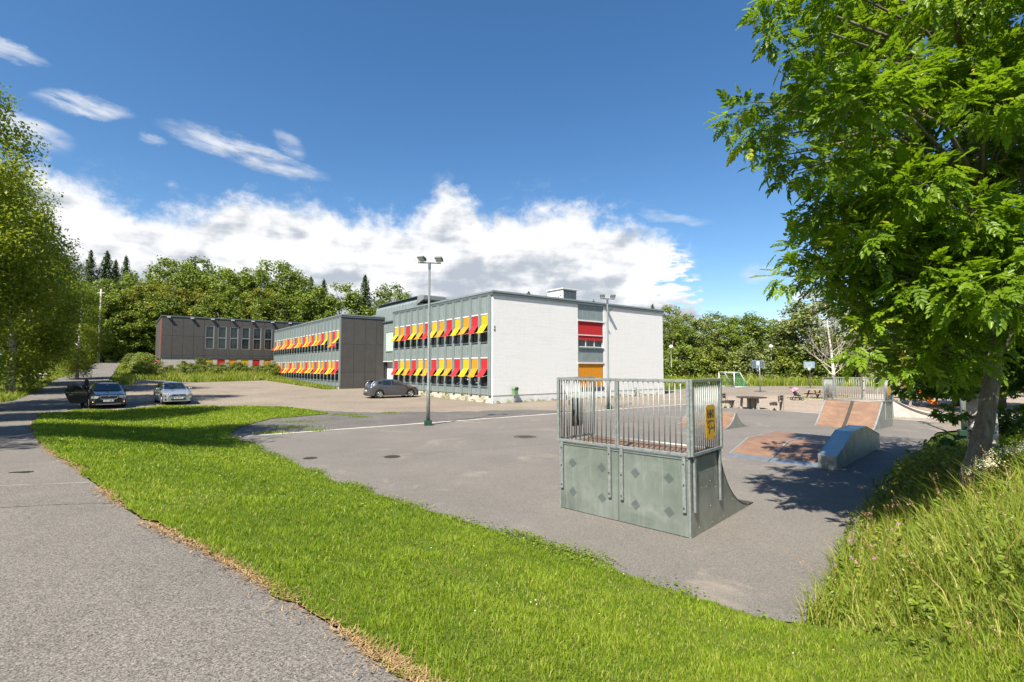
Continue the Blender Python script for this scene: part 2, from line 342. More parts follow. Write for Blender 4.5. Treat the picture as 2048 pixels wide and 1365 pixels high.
    n = NT('zinc_cladding'); v = n.co(); r = n.rnd(); a = n.noise(v, 1.3, 6, .6); st = n.noise(n.mapv(v, (6, 6, .6)), 1.3, 5, .65)
    c = n.ramp(a, [(.3, (.19, .235, .235)), (.7, (.255, .30, .298))]); c = n.mix(n.ramp(st, [(.55, 0.), (.75, .35)]), c, (.34, .38, .38)); c = n.mix(n.math('MULTIPLY', r, .25), c, (.15, .185, .188))
    n.set(color=c, rough=.55, metal=.2, spec=.45); m['zinc'] = n.m
    m['zincdark'] = simple('dark_zinc_trim', (.12, .145, .15), .5, .3, .15, 3)
    m['alu'] = simple('grey_aluminium', (.32, .34, .34), .45, .5, .08, 4)
    m['whitemetal'] = simple('white_painted_metal', (.62, .62, .60), .5, 0, .06, 4)
    m['blackmetal'] = simple('black_metal', (.03, .03, .03), .5, .2, .15, 6)
    m['greenpaint'] = simple('dark_green_paint', (.012, .045, .028), .5, 0, .15, 9)
    # white painted brick
    n = NT('white_painted_brick'); v = n.co(); sx = n.N.new('ShaderNodeSeparateXYZ'); n.L.new(v, sx.inputs[0])
    hx = n.math('ADD', sx.outputs[0], sx.outputs[1]); cb = n.N.new('ShaderNodeCombineXYZ'); n.L.new(hx, cb.inputs[0]); n.L.new(sx.outputs[2], cb.inputs[1])
    br = n.N.new('ShaderNodeTexBrick'); n.L.new(cb.outputs[0], br.inputs['Vector']); br.inputs['Scale'].default_value = 1.; br.inputs['Brick Width'].default_value = .25; br.inputs['Row Height'].default_value = .077; br.inputs['Mortar Size'].default_value = .011; br.inputs['Mortar Smooth'].default_value = .35; br.inputs['Bias'].default_value = 0.
    br.inputs['Color1'].default_value = (.80, .795, .775, 1); br.inputs['Color2'].default_value = (.75, .745, .725, 1); br.inputs['Mortar'].default_value = (.6, .6, .585, 1)
    row = n.noise(n.mapv(cb.outputs[0], (.3, 13, 1)), 1., 5, .6); c = n.mix(n.ramp(row, [(.54, 0.), (.7, .4)]), br.outputs[0], (.5, .5, .49))
    strk = n.noise(n.mapv(cb.outputs[0], (3.5, .22, 1)), 1.2, 6, .65); c = n.mix(n.ramp(strk, [(.55, 0.), (.78, .3)]), c, (.5, .48, .45))
    n.set(color=c, rough=.75, spec=.25); n.bump(n.math('SUBTRACT', n.math('MULTIPLY', row, .5), br.outputs['Fac']), .55, .012); m['brick'] = n.m
    m['plinth'] = simple('painted_plinth', (.66, .655, .64), .8, 0, .12, 2, .25, .3)
    m['concrete'] = simple('rough_concrete', (.43, .40, .36), .9, 0, .2, 2.5, .2, .5)
    m['beige'] = simple('beige_render_plinth', (.47, .43, .37), .9, 0, .16, 2, .2, .4)
    n = NT('fibre_cement_panel'); v = n.co(); r = n.rnd(); a = n.noise(v, 2., 6, .65)
    c = n.ramp(a, [(.3, (.058, .055, .052)), (.7, (.078, .074, .07))]); c = n.mix(n.math('MULTIPLY', r, .3), c, (.09, .086, .082)); c = n.mix(n.ramp(n.noise(v, 18, 5, .8), [(.62, 0.), (.8, .25)]), c, (.16, .155, .15))
    n.set(color=c, rough=.62, spec=.35); m['panel'] = n.m
    n = NT('window_glass'); n.set(color=(.018, .024, .026), rough=.04, spec=.65); m['glass'] = n.m
    n = NT('car_glass'); n.set(color=(.012, .02, .026), rough=.03, spec=.7); m['carglass'] = n.m
    def fab(k, c):
        n = NT(k); v = n.co(); f = n.noise(v, 3., 4, .6); r = n.rnd()
        q = n.ramp(f, [(.3, tuple(z * .92 for z in c)), (.7, c)]); q = n.mix(n.math('MULTIPLY', r, .14), q, tuple(min(1, z * .8 + .06) for z in c))
        n.set(color=q, rough=.8, spec=.2); tr = n.N.new('ShaderNodeBsdfTranslucent'); n.L.new(q, tr.inputs[0]); mx = n.N.new('ShaderNodeMixShader'); mx.inputs[0].default_value = .25
        n.L.new(n.b.outputs[0], mx.inputs[1]); n.L.new(tr.outputs[0], mx.inputs[2]); n.L.new(mx.outputs[0], n.out.inputs[0]); return n.m
    m['Y'] = fab('yellow_awning_fabric', (.76, .48, .02)); m['O'] = fab('orange_awning_fabric', (.78, .31, .02)); m['R'] = fab('red_awning_fabric', (.58, .03, .035))
    m['curtain'] = simple('mint_curtain', (.42, .52, .47), .8, 0, .2, 14)
    n = NT('ramp_plywood'); v = n.co(); gr = n.noise(n.mapv(v, (1.2, 6, 6)), 1.2, 6, .65); w = n.noise(v, 1.8, 6, .7, .5)
    c = n.ramp(w, [(.3, (.15, .09, .06)), (.55, (.205, .122, .08)), (.75, (.26, .165, .105))]); c = n.mix(n.ramp(gr, [(.5, 0.), (.75, .4)]), c, (.38, .25, .14)); c = n.mix(n.ramp(n.noise(v, 9, 5, .75), [(.64, 0.), (.76, .5)]), c, (.2, .1, .06))
    n.set(color=c, rough=.55, spec=.35); m['ply'] = n.m
    m['sign'] = simple('ochre_sign_plate', (.5, .29, .03), .45, 0, .06, 5)
    m['ink'] = simple('black_print', (.02, .018, .015), .6, 0, .1, 5)
    m['plastic_green'] = simple('green_plastic', (.15, .24, .13), .5, 0, .12, 6)
    m['rubber'] = simple('black_rubber', (.022, .022, .022), .85, 0, .2, 20)
    m['alloy'] = simple('alloy_rim', (.55, .56, .57), .3, .8, .06, 9)
    m['darkplastic'] = simple('black_plastic', (.025, .025, .026), .55, 0, .1, 9)
    m['chrome'] = simple('chrome', (.75, .76, .77), .14, 1., .04, 9)
    n = NT('headlamp_glass'); n.set(color=n.ramp(n.noise(n.co(), 22, 3, .6), [(.35, (.14, .15, .16)), (.65, (.72, .74, .75))]), rough=.08, metal=.3, spec=.7); m['lampglass'] = n.m
    m['amber'] = simple('amber_lens', (.55, .16, .03), .2, 0, .1, 9)
    n = NT('lit_fog_lamp'); n.set(color=(.9, .35, .2), emit=(1., .3, .12), emits=5.); m['foglamp'] = n.m
    def paint(k, c, metal=.5):
        n = NT(k); f = n.noise(n.co(), 700, 2, .5); n.set(color=n.ramp(f, [(.3, tuple(q * .85 for q in c)), (.7, tuple(min(1, q * 1.15) for q in c))]), rough=.28, metal=metal, coat=1., spec=.5); n.b.inputs['Coat Roughness'].default_value = .04; return n.m
    m['paint_black'] = paint('black_car_paint', (.008, .010, .014), .2); m['paint_silver'] = paint('silver_car_paint', (.44, .47, .52), .6); m['paint_grey'] = paint('grey_car_paint', (.085, .085, .092), .45); m['paint_red'] = paint('red_car_paint', (.5, .04, .03), .2)
    m['plate'] = simple('white_number_plate', (.72, .72, .70), .4, 0, .04, 9); m['blue'] = simple('blue_plate_band', (.02, .05, .3), .4, 0, .05, 9)
    m['wood_dark'] = simple('stained_timber', (.06, .045, .036), .75, 0, .3, 9, .3, .3); m['wood_light'] = simple('pale_timber', (.42, .29, .16), .75, 0, .2, 9, .3, .3); m['wood_grey'] = simple('weathered_timber', (.36, .32, .27), .8, 0, .2, 9, .3, .3)
    m['benchconc'] = simple('cast_concrete', (.33, .29, .235), .85, 0, .15, 8)
    m['pink'] = simple('pink_stroller_hood', (.75, .3, .38), .8, 0, .12, 10); m['net'] = simple('green_goal_net', (.02, .3, .18), .8, 0, .2, 10)
    m['board'] = simple('blue_grey_backboard', (.18, .26, .31), .5, 0, .1, 5); m['red'] = simple('red_paint', (.6, .05, .03), .5, 0, .1, 6); m['orange'] = simple('orange_paint', (.8, .22, .02), .5, 0, .1, 6)
    n = NT('worn_white_line'); v = n.pos(); f = n.noise(v, 9, 6, .75); n.set(color=n.ramp(f, [(.3, (.3, .29, .28)), (.45, (.62, .61, .58)), (.7, (.72, .71, .68))]), rough=.8); m['line'] = n.m
    m['iron'] = simple('cast_iron', (.06, .05, .042), .7, .3, .3, 20, .4, .5); m['hole'] = simple('pothole_bottom', (.03, .028, .025), .95, 0, .3, 25, .1, .6)
    n = NT('frosted_globe'); n.set(color=(.75, .75, .72), rough=.25, spec=.5); m['globe'] = n.m
    m['timberpole'] = simple('grey_wood_pole', (.42, .37, .31), .85, 0, .2, 4)
    m['skin'] = simple('skin', (.5, .3, .22), .55, 0, .08, 9); m['cloth'] = simple('dark_clothing', (.018, .016, .022), .85, 0, .3, 9); m['jeans'] = simple('dark_jeans', (.02, .025, .04), .85, 0, .2, 9); m['hair'] = simple('dark_hair', (.02, .012, .008), .5, 0, .3, 30)
    m['flowerpink'] = foliage('clover_flowers', (.45, .16, .3), (.6, .3, .42), None, .2); m['flowerwhite'] = foliage('cream_flowers', (.62, .56, .36), (.75, .72, .55), None, .25); m['seed'] = foliage('seed_heads', (.3, .19, .08), (.5, .36, .18), None, .2)
    m['key'] = foliage('ash_keys', (.3, .22, .05), (.5, .4, .1), None, .25)
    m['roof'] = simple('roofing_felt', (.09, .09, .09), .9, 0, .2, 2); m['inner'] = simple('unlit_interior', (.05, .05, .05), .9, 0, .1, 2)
mk()
TREES = [('lime', -70.1, 82, 11.6), ('lime', -69.3, 84, 12.7), ('lime', -72.7, 92, 15.2), ('lime', -70.8, 95, 15.7), ('lime', -74.1, 105, 21.7), ('lime', -66.5, 100, 19.8), ('lime', -68.6, 108, 22.4), ('lime', -62.4, 104, 20.1), ('lime', -55.9, 100, 18.4), ('lime', -55.5, 106, 20.0), ('lime', -49.8, 103, 21.4), ('lime', -46.1, 104, 20.8), ('lime', -41.2, 100, 18.1), ('lime', -44.4, 95, 13.6), ('lime', -50.6, 96, 13.4), ('lime', -55.2, 94, 13.1), ('lime', -62.3, 88, 12.2), ('lime', -65.2, 86, 10.0), ('lime', -66.5, 84, 7.2), ('lime', -36.0, 104, 20.0), ('lime', -26.5, 108, 20.3), ('lime', -25.3, 112, 19.3), ('lime', -35.9, 110, 18.5), ('lime', -38.6, 100, 15.8), ('oak', -65.6, 90, 13.7), ('oak', -63.8, 94, 14.9), ('oak', -59.5, 97, 14.9), ('oak', -70.3, 86, 8.2), ('oak', -48.3, 97, 14.6), ('spruce', -95.3, 112, 24.9), ('spruce', -94.1, 115, 25.4), ('spruce', -92.8, 116, 23.5), ('spruce', -88.9, 114, 24.1), ('spruce', -86.2, 118, 21.0), ('spruce', -76.8, 120, 24.0), ('spruce', -41.7, 110, 22.3), ('spruce', -31.1, 105, 22.3), ('spruce', -47.8, 118, 24.3), ('spruce', 3.7, 110, 19.5), ('spruce', 18.9, 115, 18.3), ('spruce', 29.7, 105, 16.1), ('lime', -74.9, 84, 13.9), ('lime', -82.1, 88, 16.2), ('lime', -87.6, 90, 18.3), ('lime', -91.4, 90, 20.1), ('lime', 29.0, 90, 11.3), ('lime', 37.8, 88, 11.1), ('lime', 42.5, 92, 12.0), ('lime', 44.1, 90, 12.2), ('lime', 50.7, 97, 10.5), ('lime', 64.4, 92, 14.1), ('lime', 68.6, 92, 15.2), ('lime', 71.2, 90, 15.8), ('lime', 72.3, 86, 14.3), ('lime', 74.9, 84, 14.9), ('lime', 78.0, 82, 13.8), ('lime', 81.0, 80, 14.3), ('willow', 32.5, 94, 12.2), ('willow', 33.8, 90, 11.3), ('willow', 38.2, 95, 12.7), ('willow', 31.2, 99, 14.6), ('birch', 47.8, 84, 14.1), ('birch', 49.0, 80, 15.8), ('birch', 55.5, 83, 14.9), ('birch', 48.6, 90, 10.4), ('lime', 30.1, 34, 7.6), ('lime', 29.2, 30, 7.6), ('lime', 26.2, 25, 7.7), ('shrubtree', 28.3, 84, 6.5), ('shrubtree', 31.2, 84, 5.6), ('shrubtree', 34.5, 83, 5.6), ('shrubtree', 39.5, 83, 6.4), ('shrubtree', 42.5, 84, 5.6), ('shrubtree', 46.2, 83, 6.4), ('shrubtree', 48.1, 80, 5.5), ('shrubtree', 50.4, 78, 6.2), ('shrubtree', 53.0, 76, 6.1)]
ASH = [(5.86, 7.75, 5.75, 0.45), (5.84, 6.85, 2.78, 0.61), (8.99, 7.45, 9.37, 0.34), (10.46, 6.09, 5.6, 0.47), (7.91, 6.26, 7.3, 0.55), (4.53, 6.69, 7.89, 0.4), (4.64, 7.89, 8.93, 0.56), (6.07, 8.97, 5.25, 0.55), (10.42, 5.27, 5.93, 0.5), (10.23, 9.53, 3.56, 0.57), (7.76, 8.49, 9.5, 0.5), (7.86, 9.16, 7.42, 0.46), (7.44, 7.11, 8.83, 0.48), (6.52, 8.79, 4.63, 0.6), (11.5, 7.93, 8.21, 0.59), (6.97, 7.01, 6.93, 0.5), (8.65, 9.67, 3.26, 0.45), (8.02, 9.29, 9.36, 0.55), (9.96, 7.62, 6.39, 0.46), (9.02, 9.9, 6.56, 0.56), (10.44, 6.7, 3.87, 0.51), (11.53, 8.33, 9.11, 0.52), (7.44, 6.81, 7.39, 0.58), (7.67, 9.33, 6.47, 0.59), (7.4, 7.85, 5.77, 0.57), (8.95, 8.9, 4.24, 0.59), (7.3, 8.1, 2.98, 0.54), (4.16, 6.46, 6.33, 0.44), (8.78, 10.99, 6.23, 0.62), (10.66, 8.35, 9.28, 0.48), (10.72, 7.98, 3.13, 0.56), (9.42, 9.86, 8.37, 0.6), (4.73, 7.36, 6.87, 0.47), (7.58, 8.07, 7.03, 0.47), (5.82, 7.87, 7.98, 0.45), (5.6, 8.91, 4.18, 0.41), (5.53, 7.43, 4.95, 0.43), (7.54, 11.01, 8.11, 0.54), (8.42, 6.92, 9.02, 0.51), (5.68, 8.17, 9.55, 0.52), (8.11, 10.3, 3.07, 0.46), (10.05, 7.66, 5.6, 0.49), (8.15, 10.71, 4.19, 0.37), (6.74, 9.07, 5.8, 0.36), (7.23, 9.06, 6.04, 0.36), (8.19, 9.08, 5.07, 0.4), (8.87, 8.29, 7.45, 0.37), (7.98, 9.63, 3.92, 0.4), (6.56, 8.96, 9.29, 0.46), (6.53, 7.46, 6.7, 0.44), (4.72, 6.51, 4.25, 0.44), (8.97, 8.32, 9.55, 0.36), (10.48, 10.32, 8.57, 0.36), (7.84, 10.13, 6.8, 0.56), (7.35, 8.75, 4.33, 0.38), (8.95, 7.82, 5.35, 0.35), (10.51, 7.32, 8.98, 0.46), (9.07, 8.8, 8.11, 0.47), (4.9, 6.98, 5.16, 0.53), (7.21, 8.39, 6.79, 0.4), (8.19, 8.88, 2.77, 0.36), (8.26, 8.48, 10.94, 0.43), (7.87, 7.8, 7.59, 0.57), (9.24, 10.78, 5.6, 0.59), (6.79, 9.74, 5.09, 0.35), (8.4, 6.54, 5.19, 0.42), (4.9, 6.24, 6.34, 0.48), (10.33, 9.03, 8.71, 0.57), (7.14, 9.5, 9.76, 0.59), (6.42, 9.16, 6.54, 0.53), (5.47, 7.85, 6.45, 0.51), (8.69, 5.18, 5.83, 0.52), (6.08, 9.2, 10.53, 0.56), (6.25, 7.17, 9.06, 0.56), (5.78, 7.83, 3.59, 0.55), (11.23, 8.63, 5.35, 0.52), (4.43, 6.06, 5.88, 0.52), (5.87, 5.81, 5.76, 0.52), (10.08, 9.19, 7.33, 0.55), (10.06, 6.25, 4.52, 0.53), (7.79, 6.58, 8.49, 0.35), (8.59, 10.34, 6.77, 0.41), (9.93, 8.53, 4.32, 0.34), (8.3, 10.05, 4.79, 0.43), (7.91, 8.94, 3.4, 0.62), (9.29, 7.09, 5.3, 0.55), (5.61, 5.9, 3.48, 0.58), (6.48, 8.55, 8.43, 0.6), (10.28, 10.28, 6.77, 0.52), (9.12, 7.2, 7.56, 0.48), (8.97, 8.29, 6.63, 0.52), (7.08, 7.01, 6.32, 0.43), (9.33, 6.86, 9.25, 0.47), (10.71, 9.44, 8.13, 0.58), (11.4, 7.39, 7.02, 0.4), (7.63, 10.6, 6.27, 0.39), (8.53, 9.65, 2.52, 0.35), (9.03, 9.95, 9.82, 0.44), (10.84, 8.88, 4.32, 0.45), (5.12, 9.72, 7.49, 0.38), (6.56, 6.63, 7.62, 0.54), (9.86, 8.17, 9.52, 0.44), (5.75, 8.53, 8.21, 0.54), (5.31, 7.13, 5.67, 0.44), (7.71, 8.73, 2.46, 0.43), (5.44, 8.88, 10.26, 0.38), (9.57, 8.99, 3.28, 0.57), (8.44, 5.22, 3.96, 0.47), (7.14, 8.59, 7.39, 0.41), (9.21, 8.18, 2.95, 0.35), (7.29, 8.94, 5.36, 0.5), (6.74, 6.6, 4.2, 0.62), (8.07, 8.91, 6.02, 0.53), (4.13, 6.14, 5.08, 0.36), (8.24, 9.09, 7.91, 0.36), (9.34, 9.87, 5.51, 0.56), (8.2, 7.42, 5.87, 0.41), (5.07, 6.11, 4.81, 0.49), (7.92, 10.36, 8.4, 0.52), (7.52, 9.17, 2.82, 0.43), (8.07, 7.78, 6.42, 0.41), (11.82, 8.82, 7.88, 0.6), (8.49, 9.83, 7.93, 0.6), (6.53, 9.48, 9.07, 0.45), (9.15, 6.13, 8.8, 0.47), (8.1, 10.77, 9.05, 0.49), (10.16, 7.85, 7.37, 0.38), (7.2, 7.67, 7.45, 0.48), (7.33, 9.18, 10.94, 0.43), (6.81, 5.07, 9.15, 0.59), (5.76, 8.43, 8.84, 0.45), (9.73, 8.03, 6.82, 0.34), (7.42, 5.68, 5.11, 0.41), (5.83, 6.47, 7.58, 0.39), (6.68, 10.64, 8.46, 0.54), (8.32, 7.66, 3.73, 0.42), (11.72, 7.76, 7.58, 0.38), (8.96, 8.85, 5.75, 0.49), (7.67, 9.34, 5.57, 0.37), (9.9, 9.55, 8.69, 0.35), (5.72, 6.27, 4.43, 0.62), (4.94, 7.66, 4.79, 0.49), (8.4, 5.58, 7.32, 0.4), (7.87, 6.54, 6.48, 0.37), (8.86, 8.8, 6.33, 0.36), (12.36, 7.55, 6.0, 0.53), (8.43, 8.54, 7.39, 0.42), (6.69, 9.57, 10.43, 0.56), (10.11, 7.61, 4.81, 0.56), (8.65, 7.68, 8.54, 0.45), (3.29, 7.2, 6.26, 0.26), (3.57, 7.3, 6.58, 0.22), (3.72, 7.1, 6.04, 0.27), (3.83, 7.2, 5.69, 0.26), (3.41, 7.0, 5.86, 0.22), (4.0, 7.0, 5.39, 0.26), (4.24, 7.2, 5.8, 0.3), (3.89, 7.0, 3.88, 0.26), (4.08, 7.0, 4.27, 0.3), (4.11, 7.4, 7.66, 0.3), (3.99, 7.3, 8.02, 0.28), (4.36, 7.2, 7.25, 0.3), (4.59, 6.6, 2.8, 0.2), (4.92, 6.8, 3.19, 0.26), (4.7, 7.0, 3.84, 0.3), (4.41, 7.1, 4.0, 0.28), (5.27, 6.8, 2.61, 0.24), (4.38, 7.0, 4.84, 0.3), (4.82, 7.2, 3.51, 0.22), (5.31, 6.3, 3.72, 0.4), (5.86, 6.4, 3.99, 0.42), (6.1, 6.2, 3.7, 0.42), (6.16, 6.1, 3.19, 0.4), (5.58, 6.5, 3.23, 0.34), (5.28, 6.6, 3.37, 0.34), (5.18, 6.8, 3.8, 0.38), (6.0, 6.2, 4.27, 0.42), (5.7, 6.5, 4.42, 0.42), (5.33, 6.7, 4.33, 0.4), (6.23, 6.0, 4.03, 0.45), (4.92, 6.8, 4.08, 0.38), (3.0, 4.6, 8.6, 0.45), (2.7, 5.3, 9.2, 0.4), (2.9, 4.2, 7.8, 0.4), (2.4, 4.9, 8.4, 0.4)]  # last entries: unseen leaf clusters overhead, added for their shadow on the court
MAPLE = [(6.83, 9.5, 3.51, 0.4), (7.64, 9.8, 3.74, 0.45), (7.8, 9.3, 3.49, 0.45), (7.11, 9.4, 2.94, 0.4), (7.5, 9.2, 2.75, 0.42), (8.33, 9.5, 2.94, 0.45), (7.68, 9.0, 2.3, 0.38), (7.47, 9.3, 2.19, 0.32), (8.48, 9.4, 2.19, 0.4), (9.28, 9.6, 2.95, 0.5), (9.32, 9.2, 2.38, 0.5), (9.59, 9.6, 1.61, 0.45), (9.58, 10.0, 1.37, 0.4), (9.35, 9.0, 3.38, 0.5), (7.92, 9.1, 1.75, 0.25), (9.12, 9.8, 3.74, 0.5), (6.66, 9.8, 3.94, 0.35), (7.42, 10.0, 4.27, 0.5), (8.23, 10.0, 4.37, 0.5), (9.03, 10.0, 4.37, 0.5), (10.03, 10.0, 4.17, 0.5), (9.01, 10.5, 1.1, 0.2)]
# ------------------------------------------------------------------ terrain and paving
def inside(px, py, poly):
    px = np.asarray(px); py = np.asarray(py); r = np.zeros(px.shape, bool); n = len(poly)
    for i in range(n):
        x0, y0 = poly[i]; x1, y1 = poly[(i + 1) % n]
        if y0 == y1: continue
        c = ((y0 > py) != (y1 > py)) & (px < (x1 - x0) * (py - y0) / (y1 - y0) + x0); r ^= c
    return r
def ragged(poly, step, amp, seed=0.):
    out = []; n = len(poly)
    for i in range(n):
        a = Vector(poly[i]).to_2d(); b = Vector(poly[(i + 1) % n]).to_2d(); k = max(1, int((b - a).length / step))
        nrm = Vector((-(b - a).y, (b - a).x)).normalized()
        for j in range(k):
            p = a.lerp(b, j / k)
            q = p + nrm * amp * (mnoise.noise((p.x * .9, p.y * .9, seed)) + .6 * mnoise.noise((p.x * 3.7, p.y * 3.7, seed + 5)) + .5 * mnoise.noise((p.x * 11, p.y * 11, seed + 9)))
            out.append((q.x, q.y))
    return out
def sheet(name, poly, mat, off, step, rag=(1., 0.), seed=0., kind='structure', parent=None):
    poly = ragged(poly, rag[0], rag[1], seed)
    xs = [p[0] for p in poly]; ys = [p[1] for p in poly]
    gx, gy = np.meshgrid(np.arange(min(xs) + step / 2, max(xs), step), np.arange(min(ys) + step / 2, max(ys), step))
    gx = gx.ravel(); gy = gy.ravel(); k = inside(gx, gy, poly); gx = gx[k]; gy = gy[k]
    vs = [Vector(p) for p in poly] + [Vector((a, b)) for a, b in zip(gx, gy)]; m = len(poly)
    V, E, F, *_ = delaunay_2d_cdt(vs, [(i, (i + 1) % m) for i in range(m)], [], 1, 1e-5)
    X = np.array([(p.x, p.y) for p in V]); Z = H(X[:, 0], X[:, 1]) + off
    me = bpy.data.meshes.new(name); me.from_pydata(np.c_[X, Z].tolist(), [], [tuple(f) for f in F]); 
    bm = bmesh.new(); bm.from_mesh(me); bmesh.ops.recalc_face_normals(bm, faces=bm.faces)
    if bm.faces and sum(f.normal.z for f in bm.faces) < 0: bmesh.ops.reverse_faces(bm, faces=bm.faces)
    bm.to_mesh(me); bm.free(); me.shade_smooth(); me.materials.append(mat)
    o = inst(name, me, parent)
    if kind: o['kind'] = kind
    return o
def ground():
    ax = np.concatenate([np.arange(-900, -100, 40), np.arange(-100, -32, 2), np.arange(-32, 26, .8), np.arange(26, 70, 2), np.arange(70, 900, 40)])
    ay = np.concatenate([np.arange(-300, -20, 40), np.arange(-20, -3, 2), np.arange(-3, 40, .8), np.arange(40, 110, 2), np.arange(110, 1200, 40)])
    X, Y = np.meshgrid(ax, ay); Z = H(X, Y) - .09
    n, k = X.shape; idx = np.arange(n * k).reshape(n, k)
    F = np.stack([idx[:-1, :-1], idx[:-1, 1:], idx[1:, 1:], idx[1:, :-1]], -1).reshape(-1, 4)
    o = inst('ground', np_mesh('ground', np.c_[X.ravel(), Y.ravel(), Z.ravel()], F, MATS['ground'], smooth=True)); o['kind'] = 'structure'
ground()
COURT = [(-10.6, 18.95), (12.6, 36.05), (20.6, 23.8), (17.98, 21.2), (14, 17.1), (10.6, 13.6), (5.9, 8.5), (3.9, 6.3), (2.95, 5.2), (2.55, 5.35), (2.11, 5.76), (.54, 7.3), (-1.08, 8.86), (-3.53, 11.05), (-5.55, 13.24), (-8.3, 16.3)]
PATH = [(1.3, 1.2), (-.38, 2.72), (-1.44, 3.65), (-2.65, 4.63), (-4.06, 5.62), (-5.87, 7.22), (-7.42, 8.7), (-9.86, 10.78), (-13.4, 14.2), (-16.94, 17.7), (-21, 22.4), (-24.8, 26.2), (-26.5, 31), (-33.8, 34.5), (-33, 30), (-25.5, 17.6), (-18, 10), (-11, 3), (-5, -3.5), (3.5, -5)]
LAWN = [(1.3, 1.2), (-.38, 2.72), (-1.44, 3.65), (-2.65, 4.63), (-4.06, 5.62), (-5.87, 7.22), (-7.42, 8.7), (-9.86, 10.78), (-13.4, 14.2), (-16.94, 17.7), (-21, 22.4), (-24.3, 25.8), (-25.4, 29.3), (-23.2, 29.7), (-22.4, 32.4), (-20.3, 32.7), (-16.8, 33.2), (-14.8, 33), (-12.3, 30.8), (-10.4, 28.5), (-12.4, 25.6), (-11.9, 22), (-10.9, 19.3), (-8.3, 16.3), (-5.55, 13.24), (-3.53, 11.05), (-1.08, 8.86), (.54, 7.3), (2.11, 5.76), (2.55, 5.35), (2.95, 5.2), (3.3, 3.6), (3.2, .5), (4.0, -4), (2.6, -4), (2.2, 0)]
LOT = [(-9, 17), (-16, 24), (-26, 26), (-31, 33), (-35, 46), (-40.4, 54), (-39.5, 56.5), (-32.6, 66), (-29, 62.3), (-19.1, 51.6), (-17, 55), (-8, 62), (18, 58), (30, 74), (45, 77), (64, 68), (58, 42), (30, 24), (12, 19)]
sheet('parking_lot', LOT, MATS['lot'], -.02, 1.5, (.7, .18), 1.)
sheet('road', [(-31, 33), (-34.2, 34.6), (-38.5, 41), (-48.1, 53), (-62.5, 75), (-70, 86), (-66, 88), (-58.9, 75), (-40.6, 50.2), (-34.5, 46.5), (-30, 36)], MATS['road'], -.012, 1.2, (.6, .14), 2.)
sheet('side_road', [(-38, 40.5), (-45, 50), (-62, 52), (-64, 48), (-46, 44)], MATS['road'], -.03, 1.5, (.6, .1), 2.5)
sheet('path', PATH, MATS['path'], 0., .7, (.18, .07), 3.)
sheet('skate_court', COURT, MATS['court'], 0., 1.2, (.3, .05), 4.)
sheet('gravel_yard', [(12.7, 36.2), (14.1, 34.1), (17.6, 29.2), (20.7, 24.0), (22.5, 21.6), (46, 24), (50, 42), (33, 50), (18, 45)], MATS['gravel'], -.008, 1.5, (.5, .22), 5.)
sheet('worn_asphalt', [(-10.6, 19.4), (-2, 25.7), (4, 30.3), (1, 31.5), (-3.4, 30), (-9, 29.6), (-12, 31), (-13.4, 27), (-12.6, 21)], MATS['oldasphalt'], -.012, 1., (.4, .45), 6.)
sheet('bare_soil', [(19.2, 21.9), (22, 21.2), (24, 19), (19, 17.6), (16.6, 18.5)], MATS['dirt'], -.03, 1., (.4, .3), 7.)
lawn = sheet('lawn', LAWN, MATS['lawn'], .015, .22, (.14, .13), 3.)
# painted boundary line of the court (two runs, each a thin worn strip)
def strip(name, a, b, w, off, mat, parent=None):
    a = Vector(a); b = Vector(b); d = (b - a).normalized(); n = Vector((-d.y, d.x)) * w / 2
    sheet(name, [tuple(a - n), tuple(b - n), tuple(b + n), tuple(a + n)], mat, off, 5., (.25, .016), 8.)
strip('painted_line', (-10.5, 18.9), (12.6, 36.02), .13, .006, MATS['line'])
strip('painted_line', (12.7, 35.9), (20.5, 24.0), .11, .006, MATS['line'])
strip('path_seam', (-10.5, 7.1), (-6.35, 7.75), .018, .006, MATS['concrete'])
def crack(pts, w):
    up = []; dn = []
    for a, b in zip(pts, pts[1:]):
        for k in range(14):
            t = k / 14; x = a[0] + (b[0] - a[0]) * t; y = a[1] + (b[1] - a[1]) * t; q = .05 * mnoise.noise((x * 2.3, y * 2.3, 1)) + .025 * mnoise.noise((x * 9, y * 9, 1)); h = w * (.6 + .8 * abs(mnoise.noise((x * 4, y * 4, 5)))); up.append((x + q, y + q + h)); dn.append((x + q, y + q - h))
    sheet('path_crack', up + dn[::-1], MATS['hole'], .005, 9., (9., 0.), 0.)
crack([(-7.2, 6.0), (-6.2, 6.35), (-5.2, 6.5), (-4.9, 6.45)], .007)
crack([(-4.2, 14.6), (-1.5, 15.9), (1.2, 17.2), (5.5, 19.6)], .006)
crack([(-1.2, 20.8), (2.4, 23.1), (5.2, 25.4)], .008)
